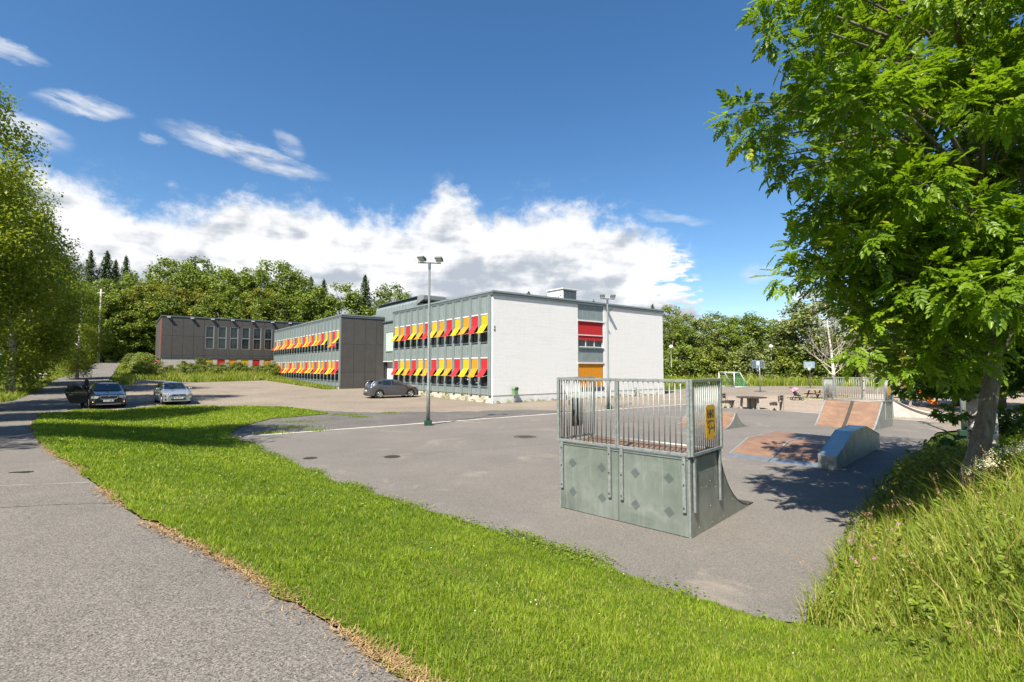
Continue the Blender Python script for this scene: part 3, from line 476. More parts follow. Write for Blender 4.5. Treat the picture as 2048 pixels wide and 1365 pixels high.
# dry straw edge between path and lawn
def straw_edge():
    pts = LAWN[:12]; V = []; F = []; var = []
    n = 16000
    seg = np.array(pts); L = np.linalg.norm(seg[1:] - seg[:-1], axis=1); w = L / (1 + np.linalg.norm(seg[:-1], axis=1) ** 1.3); k = rng.choice(len(L), n, p=w / w.sum())
    t = rng.random(n); P = seg[k] + (seg[k + 1] - seg[k]) * t[:, None]; d = (seg[k + 1] - seg[k]) / L[k][:, None]; nr = np.c_[d[:, 1], -d[:, 0]]
    off = rng.normal(0, 1, n) * np.where(rng.random(n) < .75, .035, .08) - .01
    nz = vn(P[:, 0] * 1.1, P[:, 1] * 1.1, 2.); keep = nz + rng.normal(0, .22, n) > .06
    P = P + nr * (off + nz * .05)[:, None]; P = P[keep]; n = len(P)
    a = rng.random(n) * 6.28; ln = rng.uniform(.025, .08, n); wd = rng.uniform(.0015, .004, n) * (1 + np.linalg.norm(P, axis=1) / 8)
    D = np.c_[np.cos(a), np.sin(a)] * ln[:, None]; W = np.c_[-np.sin(a), np.cos(a)] * wd[:, None]; z = H(P[:, 0], P[:, 1]) + .02 + rng.random(n) * .012
    A = np.c_[P - W, z]; B = np.c_[P + W, z]; T = np.c_[P + D, z + rng.uniform(-.003, .02, n)]
    Vv = np.stack([A, B, T], 1).reshape(-1, 3)
    o = inst('straw', np_mesh('straw', Vv, np.arange(3 * n).reshape(-1, 3), MATS['straw'], np.repeat(rng.random(n), 3)))
    tag(o, 'dry straw scattered along the edge of the foreground path', 'straw', kind='stuff')
straw_edge()
def blades(P, hgt, wid, lean, var, tri=2):
    """curved grass blades: P (n,3)"""
    n = len(P); a = rng.random(n) * 6.283; dx = np.cos(a); dy = np.sin(a); la = rng.random(n) * 6.283
    lx = np.cos(la) * lean * hgt; ly = np.sin(la) * lean * hgt
    W = np.c_[dx, dy, 0 * dx] * (wid / 2)[:, None]
    M1 = P + np.c_[lx * .35, ly * .35, hgt * .58]; T = P + np.c_[lx, ly, hgt * np.sqrt(np.clip(1 - .4 * lean ** 2, .2, 1))]
    V = np.stack([P - W, P + W, M1 + W * .75, M1 - W * .75, T], 1).reshape(-1, 3)
    b = np.arange(n)[:, None] * 5
    F = np.concatenate([b + np.array([0, 1, 2]), b + np.array([0, 2, 3]), b + np.array([3, 2, 4])], 0)
    return V, F, np.repeat(var, 5)
def scatter_poly(poly, dens, cond=None, rmax=1e9):
    xs = [p[0] for p in poly]; ys = [p[1] for p in poly]; x0, x1, y0, y1 = max(min(xs), -rmax), min(max(xs), rmax), max(min(ys), -rmax), min(max(ys), rmax); n = int((x1 - x0) * (y1 - y0) * dens)
    x = rng.uniform(x0, x1, n); y = rng.uniform(y0, y1, n)
    if cond is not None: k = cond(x, y); x, y = x[k], y[k]
    k = inside(x, y, poly); return x[k], y[k]
LAWN_R = ragged(LAWN, .14, .13, 3.)
def lawn_blades():
    Vs, Fs, vs, base = [], [], [], 0
    for (r0, r1, dens, h0, w0) in [(2.4, 4.6, 5200, .034, .0048), (4.6, 8, 2900, .038, .0062), (8, 14, 1200, .042, .0105), (14, 24, 520, .05, .018), (24, 42, 260, .06, .03)]:
        x, y = scatter_poly(LAWN_R, dens, lambda x, y: (np.hypot(x, y) >= r0) & (np.hypot(x, y) < r1) & (y > .7 * np.abs(x) - .4), r1)
        n = len(x)
        tuft = (vn(x * 2.6, y * 2.6, 0) + .7 * vn(x * 9, y * 9, 4))
        big = (vn(x * .45, y * .45, 11))
        h = h0 * np.clip(rng.normal(1, .32, n) + .85 * tuft, .3, 2.4); w = w0 * rng.uniform(.7, 1.4, n)
        var = np.clip(.4 + .22 * rng.normal(0, 1, n) + .45 * tuft + .34 * big, 0, .78); dry = rng.random(n) < (.05 + .09 * (big > .12)); var[dry] = rng.uniform(.85, 1, dry.sum())
        V, F, vv = blades(np.c_[x, y, H(x, y) + .02], h, w, rng.uniform(.1, .9, n), var)
        Vs.append(V); Fs.append(F + base); vs.append(vv); base += len(V)
    o = inst('grass', np_mesh('grass', np.concatenate(Vs), np.concatenate(Fs), MATS['blade'], np.concatenate(vs)))
    tag(o, 'short bright green mown grass between the path and the skate court', 'grass', kind='stuff')
    # clover leaves and tiny white clover flowers
    x, y = scatter_poly(LAWN_R, 4, lambda x, y: (np.hypot(x, y) > 2.5) & (np.hypot(x, y) < 30) & (y > .7 * np.abs(x)))
    k = (vn(x * .5, y * .5, 21)) + rng.normal(0, .25, len(x)) > .15; x, y = x[k], y[k]; n = len(x)
    r = rng.uniform(.004, .008, n) * (1 + np.hypot(x, y) / 25); z = H(x, y) + .055 + rng.random(n) * .03
    c = np.c_[x, y, z]; q = np.array([(1, 0, 0), (0, 1, 0), (-1, 0, 0), (0, -1, 0), (0, 0, 1)])
    V = (c[:, None, :] + q[None] * r[:, None, None]).reshape(-1, 3); b = np.arange(n)[:, None] * 5
    F = np.concatenate([b + np.array(f) for f in ((0, 1, 4), (1, 2, 4), (2, 3, 4), (3, 0, 4))], 0)
    o = inst('clover_flowers', np_mesh('clover', V, F, MATS['flowerwhite'], np.repeat(rng.random(n), 5))); tag(o, 'tiny white clover flowers dotted through the mown lawn', 'flowers', kind='stuff')
lawn_blades()

def edge_clover():
    """darker clover and plantain leaves creeping over the court edge, with dry soil crumbs"""
    seg = np.array(LAWN[22:31]); L = np.linalg.norm(seg[1:] - seg[:-1], axis=1); n = 15000; w = L / (4 + np.linalg.norm(seg[:-1], axis=1)); k = rng.choice(len(L), n, p=w / w.sum()); t = rng.random(n)
    d = (seg[k + 1] - seg[k]) / L[k][:, None]; P = seg[k] + (seg[k + 1] - seg[k]) * t[:, None]; nr = np.c_[-d[:, 1], d[:, 0]]; nz = vn(P[:, 0] * 1.4, P[:, 1] * 1.4, 6.)
    keep = nz + rng.normal(0, .2, n) > -.05; P = (P + nr * (-.02 + .16 * np.abs(rng.normal(0, 1, n)) * np.sign(rng.random(n) - .35) * .8 + nz * .12)[:, None])[keep]; n = len(P)
    a = rng.random(n) * 6.283; s = rng.uniform(.012, .03, n) * (1 + np.hypot(P[:, 0], P[:, 1]) / 18); z = H(P[:, 0], P[:, 1]) + .02 + rng.random(n) * .05; C = np.c_[P, z]; u = np.c_[np.cos(a), np.sin(a), rng.normal(0, .35, n)]; v = np.c_[-np.sin(a), np.cos(a), rng.normal(0, .35, n)]
    V = np.stack([C - u * s[:, None] * .5, C + v * s[:, None] * .4, C + u * s[:, None] * .5, C - v * s[:, None] * .4], 1).reshape(-1, 3)
    o = inst('clover_leaves', np_mesh('clover_leaves', V, np.arange(4 * n).reshape(-1, 4), MATS['weedleaf'], np.repeat(np.clip(rng.normal(.4, .2, n), 0, 1), 4))); tag(o, 'dark clover leaves creeping along the grass edge of the court', 'clover', kind='stuff')
edge_clover()
# ------------------------------------------------------------------ school buildings
Z_BOT, Z_SILL1, Z_W1, Z_W1T, Z_MID0, Z_MID1, Z_W2, Z_W2T, Z_TOP0, Z_TOP1 = .58, 1.14, 1.2, 3.30, 3.42, 4.46, 4.54, 6.58, 6.70, 7.98
def ribbed(w, z0, z1, ribs, x_out=-.06):
    b = MB().box(x_out, .04, .012, w - .012, z0, z1)
    for k in range(1, ribs): b.box(x_out - .022, x_out + .001, w * k / ribs - .008, w * k / ribs + .008, z0, z1)
    b.box(x_out - .018, x_out + .001, .012, w - .012, z1 - .03, z1 - .002)
    return b
def facade(root, y0, bay, n, up, lo, zb, bent=()):
    fin = .34
    mtop = ribbed(bay, Z_TOP0, Z_TOP1, 3).mesh('zinc_panel', MATS['zinc']); mmid = ribbed(bay, Z_MID0, Z_MID1, 3).mesh('zinc_panel', MATS['zinc']); mbot = ribbed(bay, zb, Z_SILL1, 3).mesh('zinc_panel', MATS['zinc'])
    mfin = MB().box(-.13, .03, -fin / 2, fin / 2, zb - .02, Z_TOP1 + .01).box(-.172, -.129, -.045, .045, zb - .02, Z_TOP1 + .01).mesh('mullion', MATS['zinc'])
    w0, w1 = fin / 2 + .01, bay - fin / 2 - .01; fr = .07
    def wmesh(z0, z1):
        return MB().box(-.03, .06, w0, w0 + fr, z0, z1).box(-.03, .06, w1 - fr, w1, z0, z1).box(-.028, .06, w0 + fr, w1 - fr, z0, z0 + fr).box(-.028, .06, w0 + fr, w1 - fr, z1 - fr, z1).mesh('window', MATS['zincdark'])
    def pmesh(z0, z1): return MB().box(.0, .02, w0 + fr, w1 - fr, z0 + fr, z1 - fr).mesh('pane', MATS['glass'])
    def smesh(z): return MB().prism([(-.135, z - .05), (-.12, z - .005), (.0, z + .03), (.0, z - .05)], w0, w1, 'y').mesh('sill', MATS['zincdark'])
    F = {}
    for fl, (z0, z1, zs) in enumerate(((Z_W1, Z_W1T, Z_SILL1), (Z_W2, Z_W2T, Z_MID1))):
        d = F[fl] = {}
        d['w'] = wmesh(z0, z1); d['p'] = pmesh(z0, z1); d['s'] = smesh(z0 - .005)
        d['c'] = MB().box(-.115, .02, w0 + .005, w1 - .005, z1 + .005, z1 + .1).mesh('awning', MATS['whitemetal'])
        zs_ = z1 - .74
        d['u'] = {c: MB().box(-.085, -.079, w0 + .05, w1 - .05, zs_, z1 + .004).box(-.09, -.076, w0 + .05, w1 - .05, zs_ - .01, zs_ + .012).mesh('upper_screen', MATS[c]) for c in 'YOR'}
        t = .006; ox, dz = .46, .63
        def flap(c, k):
            ox_, dz_ = (ox, dz) if k == 0 else ((ox - .05, dz + .03) if k == 1 else (ox + .04, dz - .035)); e = -.09 - ox_; y0_, y1_ = w0 + .05, w1 - .05; zl = zs_ - dz_
            return MB().add([(-.09, y0_, zs_), (-.09, y1_, zs_), (e, y1_, zl), (e, y0_, zl), (-.09 + t, y0_, zs_), (-.09 + t, y1_, zs_), (e + t, y1_, zl - t), (e + t, y0_, zl - t)], [(0, 1, 2, 3), (7, 6, 5, 4), (0, 4, 5, 1), (1, 5, 6, 2), (2, 6, 7, 3), (3, 7, 4, 0)]).box(e - .016, e + .014, y0_ - .004, y1_ + .004, zl - .024, zl + .004).mesh('lower_flap', MATS[c])
        d['f'] = {c: [flap(c, k) for k in range(3)] for c in 'YOR'}
        d['b'] = MB().box(-.09 - ox - .018, -.09 - ox + .014, w0 + .045, w1 - .045, zs_ - dz - .025, zs_ - dz + .004).mesh('front_bar', MATS['whitemetal'])
        d['a'] = [MB().bar((-.09 - ox, yy, zs_ - dz), (-.06, yy, zs_ - dz + .12), .02, .02).mesh('arm', MATS['whitemetal']) for yy in (w0 + .03, w1 - .03)]
        d['L'] = {c: MB().box(-.085, -.079, w0 + .05, w1 - .05, zs_ - .75, zs_).prism([(-.08, zs_ - .95), (-.30, zs_ - 1.02), (-.34, zs_ - .9), (-.2, zs_ - .84), (-.08, zs_ - .74)], w0 + .08, w1 - .12, 'y').mesh('lower_flap', MATS[c]) for c in 'YOR'}
    for i in range(n):
        y = y0 + i * bay
        for me in (mtop, mmid, mbot): inst('zinc_panel', me, root, (0, y, 0))
        for fl in (0, 1):
            d = F[fl]; c = (lo, up)[fl][i]
            w = inst('window', d['w'], root, (0, y, 0)); inst('pane', d['p'], w); inst('sill', d['s'], w)
            a = inst('awning', d['c'], root, (0, y, 0)); inst('upper_screen', d['u'][c], a)
            if (fl, i) in bent: inst('lower_flap', d['L'][c], a)
            else:
                inst('lower_flap', d['f'][c][random.choice((0, 0, 0, 1, 2))], a)
                for q in d['a']: inst('arm', q, a)
    for i in range(n + 1): inst('mullion', mfin, root, (0, y0 + i * bay, 0))
def cyc(start, order, n): k = order.index(start); return [order[(k + i) % 3] for i in range(n)]

def white_wing():
    W, D = 20.73, 17.27
    r = thing('school_wing', 'two storey white brick school wing with grey zinc facade and colourful awnings', 'building', (CB[0], CB[1], 0), YAW, 'school buildings')
    sx0, sx1 = 8.87, 12.05
    MB().box(.12, W - .1, .28, D - .05, .02, 7.95).build('inner_wall', MATS['inner'], r)
    MB().box(0, sx0, 0, .3, .55, 8.0).build('brick_wall', MATS['brick'], r)
    MB().box(sx1, W, 0, .3, .55, 8.0).build('brick_wall', MATS['brick'], r)
    MB().box(W - .3, W, .3, D, .55, 8.0).build('brick_wall', MATS['brick'], r)
    MB().box(0, W - .3, D - .27, D, .55, 8.0).build('brick_wall', MATS['brick'], r)
    MB().box(.025, W - .02, .03, D - .02, -.6, .549).build('plinth', MATS['plinth'], r)
    MB().box(.0, .024, .32, D - .3, -.6, .5).build('side_plinth', MATS['beige'], r)
    # strip of windows in the brick gable
    w = sx1 - sx0
    for z0, z1 in ((6.70, 8.0), (3.08, 4.24)):
        for k in range(5):
            MB().box(sx0 + w * k / 5 + .008, sx0 + w * (k + 1) / 5 - .008, .05, .29, z0, z1).box(sx0 + w * (k + 1) / 5 - .022, sx0 + w * (k + 1) / 5 - .002, .028, .06, z0, z1).build('zinc_panel', MATS['zinc'], r)
    MB().box(sx0, sx1, .06, .28, .55, .96).build('zinc_panel', MATS['zinc'], r)
    for zc, col, zlow in ((6.58, 'R', 4.97), (2.95, 'O', .98)):
        a = MB().box(sx0 - .05, sx1 + .05, -.05, .2, zc, zc + .12).build('awning', MATS['whitemetal'], r)
        nn = 24; vs = []; fs = []
        zz = [zc, zc - .55, zc - 1.1, zlow] if col == 'R' else [zc, zc - .65, zc - 1.3, zlow]
        for j, z in enumerate(zz):
            for i in range(nn + 1): vs.append((sx0 + .06 + (w - .12) * i / nn, .06 + .012 * math.sin(i * 1.9 + j * .7) * (j > 0), z))
        for j in range(3):
            for i in range(nn): fs.append((j * (nn + 1) + i, j * (nn + 1) + i + 1, (j + 1) * (nn + 1) + i + 1, (j + 1) * (nn + 1) + i))
        MB().add(vs, fs).build('screen', MATS[col], a, smooth=True)
        if col == 'R': MB().box(sx0 + .03, sx1 - .03, .0, .04, 5.36, 5.44).build('front_bar', MATS['whitemetal'], a)
        for xx in (sx0 + .02, sx1 - .05): MB().box(xx, xx + .03, .045, .075, zlow - .35 * (col == 'R'), zc).build('guide_rail', MATS['alu'], a)
    wi = MB().box(sx0, sx1, .12, .2, 4.36, 4.44).box(sx0, sx0 + .08, .12, .2, 4.44, 6.6).box(sx1 - .08, sx1, .12, .2, 4.44, 6.6).box(sx0 + w / 3 - .05, sx0 + w / 3 + .05, .12, .2, 4.44, 6.6).box(sx0 + 2 * w / 3 - .05, sx0 + 2 * w / 3 + .05, .12, .2, 4.44, 6.6).build('window', MATS['whitemetal'], r)
    for k in range(3): MB().box(sx0 + w * k / 3 + .06, sx0 + w * (k + 1) / 3 - .06, .15, .17, 4.44, 6.6).build('pane', MATS['glass'], wi)
    MB().prism([(-.06, 4.24), (-.05, 4.32), (.2, 4.36), (.2, 4.24)], sx0, sx1, 'x').build('sill', MATS['zincdark'], wi)
    wi = MB().box(sx0, sx1, .12, .2, .96, 1.02).box(sx0, sx0 + .08, .12, .2, 1.02, 2.95).box(sx1 - .08, sx1, .12, .2, 1.02, 2.95).build('window', MATS['whitemetal'], r)
    MB().box(sx0 + .08, sx1 - .08, .15, .17, 1.02, 2.95).build('pane', MATS['glass'], wi)
    MB().prism([(-.06, .84), (-.05, .92), (.2, .95), (.2, .84)], sx0, sx1, 'x').build('sill', MATS['zincdark'], wi)
    n = 13; bay = (D - .32 - .3) / n
    up = cyc('Y', 'YROYRO'[0:3], n); # nearest bay first
    facade(r, .32, bay, n, cyc('Y', 'YRO', n), cyc('R', 'ROY', n), .58)
    # fascia and roof
    for a in ((-.1, W + .1, -.1, .12), (-.1, W + .1, D - .1, D + .08)): MB().box(a[0], a[1], a[2], a[3], 8.0, 8.32).build('fascia', MATS['zincdark'], r)
    MB().box(-.1, .12, .121, D - .101, 8.0, 8.32).build('fascia', MATS['zincdark'], r); MB().box(W - .12, W + .1, .121, D - .101, 8.0, 8.32).build('fascia', MATS['zincdark'], r)
    MB().box(-.13, W + .13, -.13, -.1005, 8.22, 8.35).build('roof_edge', MATS['zinc'], r); MB().box(-.13, -.1005, -.1, D, 8.22, 8.35).build('roof_edge', MATS['zinc'], r)
    MB().box(.12, W - .12, .12, D - .1, 8.05, 8.2).build('roof', MATS['roof'], r)
    # downlight bracket and camera on the gable
    b = MB().box(12.35, 12.62, -.55, .0, 7.72, 7.86).bar((12.5, 0, 7.2), (12.5, -.45, 7.72), .04, .04).build('wall_bracket', MATS['zincdark'], r)
    MB().tube([(12.3, 0, 6.6), (12.3, -.22, 6.55)], .02).lathe([(.05, 0), (.06, .12), (.045, .14)], 10, (12.3, -.24, 6.42)).build('wall_lamp', MATS['alu'], r, smooth=True)
    MB().box(.14, .2, -.03, .0, 5.55, 5.72).box(.1, .22, -.03, .0, 5.36, 5.46).build('wall_socket', MATS['iron'], r)
    # rooftop ventilation unit
    v = MB().box(12.2, 14.05, 5.3, 7.6, 8.2, 10.3).build('ventilation_unit', MATS['whitemetal'], r)
    MB().box(12.1, 14.2, 5.2, 7.7, 10.3, 10.42).build('unit_roof', MATS['whitemetal'], v)
    for k in range(2):
        g = MB()
        for j in range(13): g.bar((12.33 + .86 * k, 5.285, 8.5 + j * .135), (13.1 + .86 * k, 5.285, 8.5 + j * .135), .03, .1)
        g.build('louvre', MATS['zincdark'], v)
        MB().box(12.3 + .86 * k, 13.12 + .86 * k, 5.295, 5.302, 8.42, 10.2).build('louvre_frame', MATS['blackmetal'], v)
    MB().box(12.19, 12.2, 6.3, 6.5, 9.5, 9.62).box(12.19, 12.2, 5.9, 6.05, 9.5, 9.62).box(12.19, 12.2, 5.6, 5.72, 9.62, 9.74).build('vent_hole', MATS['blackmetal'], v)
    return r
white_wing()
def link_block():
    o = loc2w(0, 0)
    r = thing('link_building', 'grey zinc linking block with curtained corner window and rooftop plant room', 'building', (o[0], o[1], 0), YAW, 'school buildings')
    MB().box(1.9, 14, 17.32, 40, -.5, 3.25).build('brick_wall', MATS['brick'], r)
    MB().box(1.35, 14, 17.33, 40, 3.25, 3.33).build('soffit', MATS['whitemetal'], r)
    MB().box(1.4, 14, 17.33, 40, 3.33, 7.6).build('zinc_wall', MATS['zinc'], r)
    for k in range(12): MB().box(1.365, 1.41, 17.5 + k * .46, 17.53 + k * .46, 3.36, 4.28).box(1.365, 1.41, 17.5 + k * .46, 17.53 + k * .46, 6.75, 7.6).build('seam', MATS['zinc'], r)
    MB().box(1.25, 14.1, 17.33, 40, 7.6, 7.72).build('ledge', MATS['zincdark'], r)
    MB().box(1.5, 14, 17.34, 40, 7.72, 8.75).build('parapet', MATS['zinc'], r)
    w = MB().box(1.33, 1.45, 17.6, 17.68, 4.35, 6.6).box(1.33, 1.45, 22.2, 22.28, 4.35, 6.6).box(1.33, 1.45, 17.68, 22.2, 4.35, 4.43).box(1.33, 1.45, 17.68, 22.2, 6.52, 6.6).box(1.33, 1.45, 19.9, 19.98, 4.43, 6.52).build('window', MATS['zinc'], r)
    vs = []; fs = []; k = 60
    for j, z in enumerate((4.44, 6.5)):
        for i in range(k): vs.append((1.385 + .018 * math.sin(i * 1.35) + .01 * math.sin(i * .6), 17.69 + 4.5 * i / (k - 1), z))
    for i in range(k - 1): fs.append((i, i + 1, k + i + 1, k + i))
    MB().add(vs, fs).build('curtain', MATS['curtain'], w, smooth=True)
    # plant room on the roof
    p = MB().prism([(4, 8.75), (4, 9.9), (4.35, 10.45), (10, 10.5), (10, 8.75)], 20.2, 31.5, 'y').build('plant_room', MATS['zinc'], r)
    for k in range(14): MB().bar((3.99, 20.5 + k * .8, 8.76), (3.99, 20.5 + k * .8, 9.9), .03, .03).bar((3.985, 20.5 + k * .8, 9.9), (4.34, 20.5 + k * .8, 10.46), .03, .03).build('seam', MATS['zinc'], p)
    MB().prism([(18.7, 10.5), (18.75, 10.1), (20.2, 9.7), (20.2, 10.62), (18.9, 10.6)], 4.1, 6.9, 'x').build('intake_hood', MATS['alu'], p)
    MB().box(4.2, 6.8, 19.0, 20.19, 9.05, 9.68).build('intake_opening', MATS['blackmetal'], p)
    MB().box(3.95, 10.1, 20.15, 31.6, 10.5, 10.56).build('roof_edge', MATS['zincdark'], p)
link_block()
def panel(r, x0, x1, z0, z1, y=-.05, nm='cladding_panel'):
    g = .014; MB().box(x0 + g, x1 - g, y, y + .04, z0 + g, z1 - g).build(nm, MATS['panel'], r)
def zinc_wing():
    o = loc2w(-3.28, 23.0)
    r = thing('school_wing', 'long zinc clad school wing with dark grey end wall and many small awnings', 'building', (o[0], o[1], 0), YAW, 'school buildings')
    L, W = 29.75, 12.
    MB().box(.12, W, .02, L, -.5, 7.95).build('inner_wall', MATS['inner'], r)
    xs = [0, 1.3, 2.55, 3.8, 4.75]; zs = [.32, 2.12, 5.12, 8.0]
    for i in range(4):
        for j in range(3): panel(r, xs[i], xs[i + 1], zs[j], zs[j + 1], -.06)
    MB().box(-.05, 0, -.06, .3, .3, 8.0).build('corner_trim', MATS['panel'], r)
    n = 23; bay = (L - .34) / n
    up = cyc('Y', 'YRO', n); up[1] = 'R'; up[2] = 'O'
    facade(r, .32, bay, n, up, cyc('R', 'ROY', n), .62, {(1, 1), (1, 2)})
    MB().box(.0, .1, .3, L, -.4, .615).build('side_plinth', MATS['beige'], r)
    MB().box(-.1, 5.0, -.12, .12, 8.0, 8.28).build('fascia', MATS['zincdark'], r); MB().box(-.1, .12, .121, L + .05, 8.0, 8.28).build('fascia', MATS['zincdark'], r)
    MB().box(-.13, -.1005, -.12, L + .05, 8.2, 8.31).build('roof_edge', MATS['zinc'], r); MB().box(-.13, 5.0, -.15, -.1205, 8.2, 8.31).build('roof_edge', MATS['zinc'], r)
    MB().box(.12, W, .12, L, 7.96, 8.18).build('roof', MATS['roof'], r)
    MB().box(W - .3, W, .0, L, 8.0, 8.28).build('fascia', MATS['zincdark'], r)
zinc_wing()
def hall():
    o = loc2w(0, 54.4); x0, x1 = -17.56, 6.
    r = thing('school_hall', 'dark grey panelled school hall on a concrete base with six tall windows', 'building', (o[0], o[1], 0), YAW, 'school buildings')
    MB().box(x0 + .03, x1, .16, 16, 3.98, 9.8).build('inner_wall', MATS['inner'], r)
    MB().box(x0 + .02, x0 + .18, .12, 16, 3.98, 9.75).build('end_wall', MATS['panel'], r)
    MB().box(x0 - .02, x0 + .02, 2, 2.2, 2.2, 9.6).build('downpipe', MATS['red'], r)
    WX = [-12.3, -10.72, -9.18, -7.62, -6.05, -4.48]; ww = 1.1; zb, zt = 5.37, 8.66
    # base with openings, cast in sections
    cur = x0 + .08; secs = []
    for wx in WX: secs.append((cur, wx)); cur = wx + 1.0
    secs.append((cur, x1))
    for a, b in secs: MB().box(a, b, .03, .4, .8, 3.96).build('concrete_base', MATS['concrete'], r)
    for i, wx in enumerate(WX):
        MB().box(wx, wx + 1., .05, .4, .8, 2.25).build('concrete_base', MATS['concrete'], r)
        w = MB().box(wx, wx + .07, .12, .2, 2.25, 3.96).box(wx + .93, wx + 1., .12, .2, 2.25, 3.96).box(wx + .07, wx + .93, .12, .2, 2.25, 2.32).box(wx - .02, wx + 1.02, -.02, .2, 2.2, 2.25).build('window', MATS['whitemetal'], r)
        MB().box(wx + .07, wx + .93, .15, .17, 2.32, 3.96).build('pane', MATS['glass'], w)
        a = MB().box(wx, wx + 1., .02, .12, 3.86, 3.95).build('awning', MATS['whitemetal'], r)
        MB().box(wx + .04, wx + .96, .06, .07, 3.02, 3.86).box(wx + .03, wx + .97, .055, .08, 2.99, 3.025).build('screen', MATS['YROYRO'[i]], a)
    cols = [x0 + 1.265 * k for k in range(4)] + [-12.5]
    for i in range(4):
        panel(r, cols[i], cols[i + 1], 3.98, 4.35); panel(r, cols[i], cols[i + 1], 4.35, 7.1); panel(r, cols[i], cols[i + 1], 7.1, 9.75)
    cur = -12.5
    for i, wx in enumerate(WX):
        e = WX[i + 1] if i < 5 else wx + 1.57; b = wx + ww
        if cur < wx: panel(r, cur, wx, 4.35, 8.66)
        panel(r, b, e, 4.35, 8.66); panel(r, wx, b, 4.35, zb); panel(r, cur, e, 3.98, 4.35); panel(r, cur, e, zt, 9.75); cur = e
        f = .06
        w = MB().box(wx, wx + f, -.04, .14, zb, zt).box(b - f - .06, b, -.04, .14, zb, zt).box(wx + f, b - f - .06, -.04, .14, zb, zb + f).box(wx + f, b - f - .06, -.04, .14, zt - f, zt).box(wx + f, b - f - .06, -.02, .14, zb + 1.55, zb + 1.67).build('window', MATS['alu'], r)
        MB().box(wx + f, b - f - .06, .07, .09, zb + f, zb + 1.55).build('pane', MATS['glass'], w); MB().box(wx + f, b - f - .06, .07, .09, zb + 1.67, zt - f).build('pane', MATS['glass'], w)
    k = cur
    while k < x1 - .1:
        e = min(k + 1.265, x1); panel(r, k, e, 3.98, 4.35); panel(r, k, e, 4.35, 7.1); panel(r, k, e, 7.1, 9.75); k = e
    MB().box(x0 - .08, x1, -.12, .1, 9.75, 9.92).build('fascia', MATS['zincdark'], r); MB().box(x0 - .08, x0 + .1, .101, 16, 9.75, 9.92).build('fascia', MATS['zincdark'], r)
    MB().box(x0 + .1, x1, .1, 16, 9.76, 9.88).build('roof', MATS['roof'], r)
    me = MB().box(-.2, .2, -.42, -.12, -.06, .06).mesh('eaves_lamp', MATS['whitemetal'])
    for x in (-16.77, -14., -11.48, -8.9, -6.18, -3.41, -.85): inst('eaves_lamp', me, r, (x, 0, 9.66))
    # small entrance stair with handrail at the left end
    s = MB().box(x0 - 1.5, x0 - .05, .5, 2.5, 1.4, 3.1).build('entrance_landing', MATS['blackmetal'], r)
    for dx in (-1.45, -.75, -.1): MB().bar((x0 + dx, .5, 3.1), (x0 + dx, .5, 4.1), .05, .05).build('railing_post', MATS['galv'], s)
    for z in (3.6, 4.1): MB().bar((x0 - 1.5, .5, z), (x0 - .05, .5, z), .05, .05).build('handrail', MATS['galv'], s)
hall()
# ------------------------------------------------------------------ skate park
def text_mesh(s, size, mat, depth=.002, xs=1., bold=0.):
    cu = bpy.data.curves.new('lettering', 'FONT'); cu.body = s; cu.size = size; cu.extrude = depth; cu.offset = bold; cu.align_x = 'CENTER'; cu.align_y = 'CENTER'; cu.resolution_u = 3
    o = bpy.data.objects.new('lettering', cu); COL.objects.link(o); dg = bpy.context.evaluated_depsgraph_get(); me = bpy.data.meshes.new_from_object(o.evaluated_get(dg)); bpy.data.objects.remove(o)
    for v in me.vertices: v.co.x *= xs
    me.materials.clear(); me.materials.append(mat); return me
BAL = {}
def railing(root, a, b, z0, z1, n, rad=.0105, sq=.048):
    """framed panel of balusters between two plan points"""
    a = Vector(a).to_3d(); b = Vector(b).to_3d(); d = (b - a).normalized(); e = Vector((0, 0, 1))
    m = MB().bar(a + e * z0 - d * sq / 2, a + e * z1 - d * sq / 2, sq, sq).bar(b + e * z0 + d * sq / 2, b + e * z1 + d * sq / 2, sq, sq)
    m.bar(a + e * (z0 + sq / 2), b + e * (z0 + sq / 2), sq - .004, sq).bar(a + e * (z1 - sq / 2), b + e * (z1 - sq / 2), sq - .004, sq)
    r = m.build('railing', MATS['galv'], root, bevel=.004)
    key = (round(z0, 3), round(z1, 3), rad)
    if key not in BAL: BAL[key] = MB().tube([(0, 0, z0 + sq), (0, 0, z1 - sq)], rad, 8).mesh('baluster', MATS['galv'], True)
    for k in range(n): p = a.lerp(b, (k + 1) / (n + 1)); inst('baluster', BAL[key], r, p)
    return r
def arc(L0, L1, h, n=14):
    """concave transition from (L0,h) down to (L1,0)"""
    l = L1 - L0; Rr = (l * l + h * h) / (2 * h); out = []
    a1 = math.asin(min(1, l / Rr))
    for i in range(n + 1):
        t = a1 * (1 - i / n); out.append((L1 - Rr * math.sin(t), Rr - Rr * math.cos(t)))
    return out
def surf(poly, x0, x1, th=.014):
    """thin sheet following an (y,z) polyline across the width"""
    b = MB(); n = len(poly)
    for x in (x0, x1):
        for y, z in poly: b.v.append((x, y, z + th))
        for y, z in poly: b.v.append((x, y, z))
    for i in range(n - 1):
        b.f += [(i, i + 1, 2 * n + i + 1, 2 * n + i), (n + i + 1, n + i, 3 * n + i, 3 * n + i + 1), (i, n + i, n + i + 1, i + 1), (2 * n + i, 2 * n + i + 1, 3 * n + i + 1, 3 * n + i)]
    b.f += [(0, 2 * n, 3 * n, n), (n - 1, 2 * n - 1, 4 * n - 1, 3 * n - 1)]
    return b
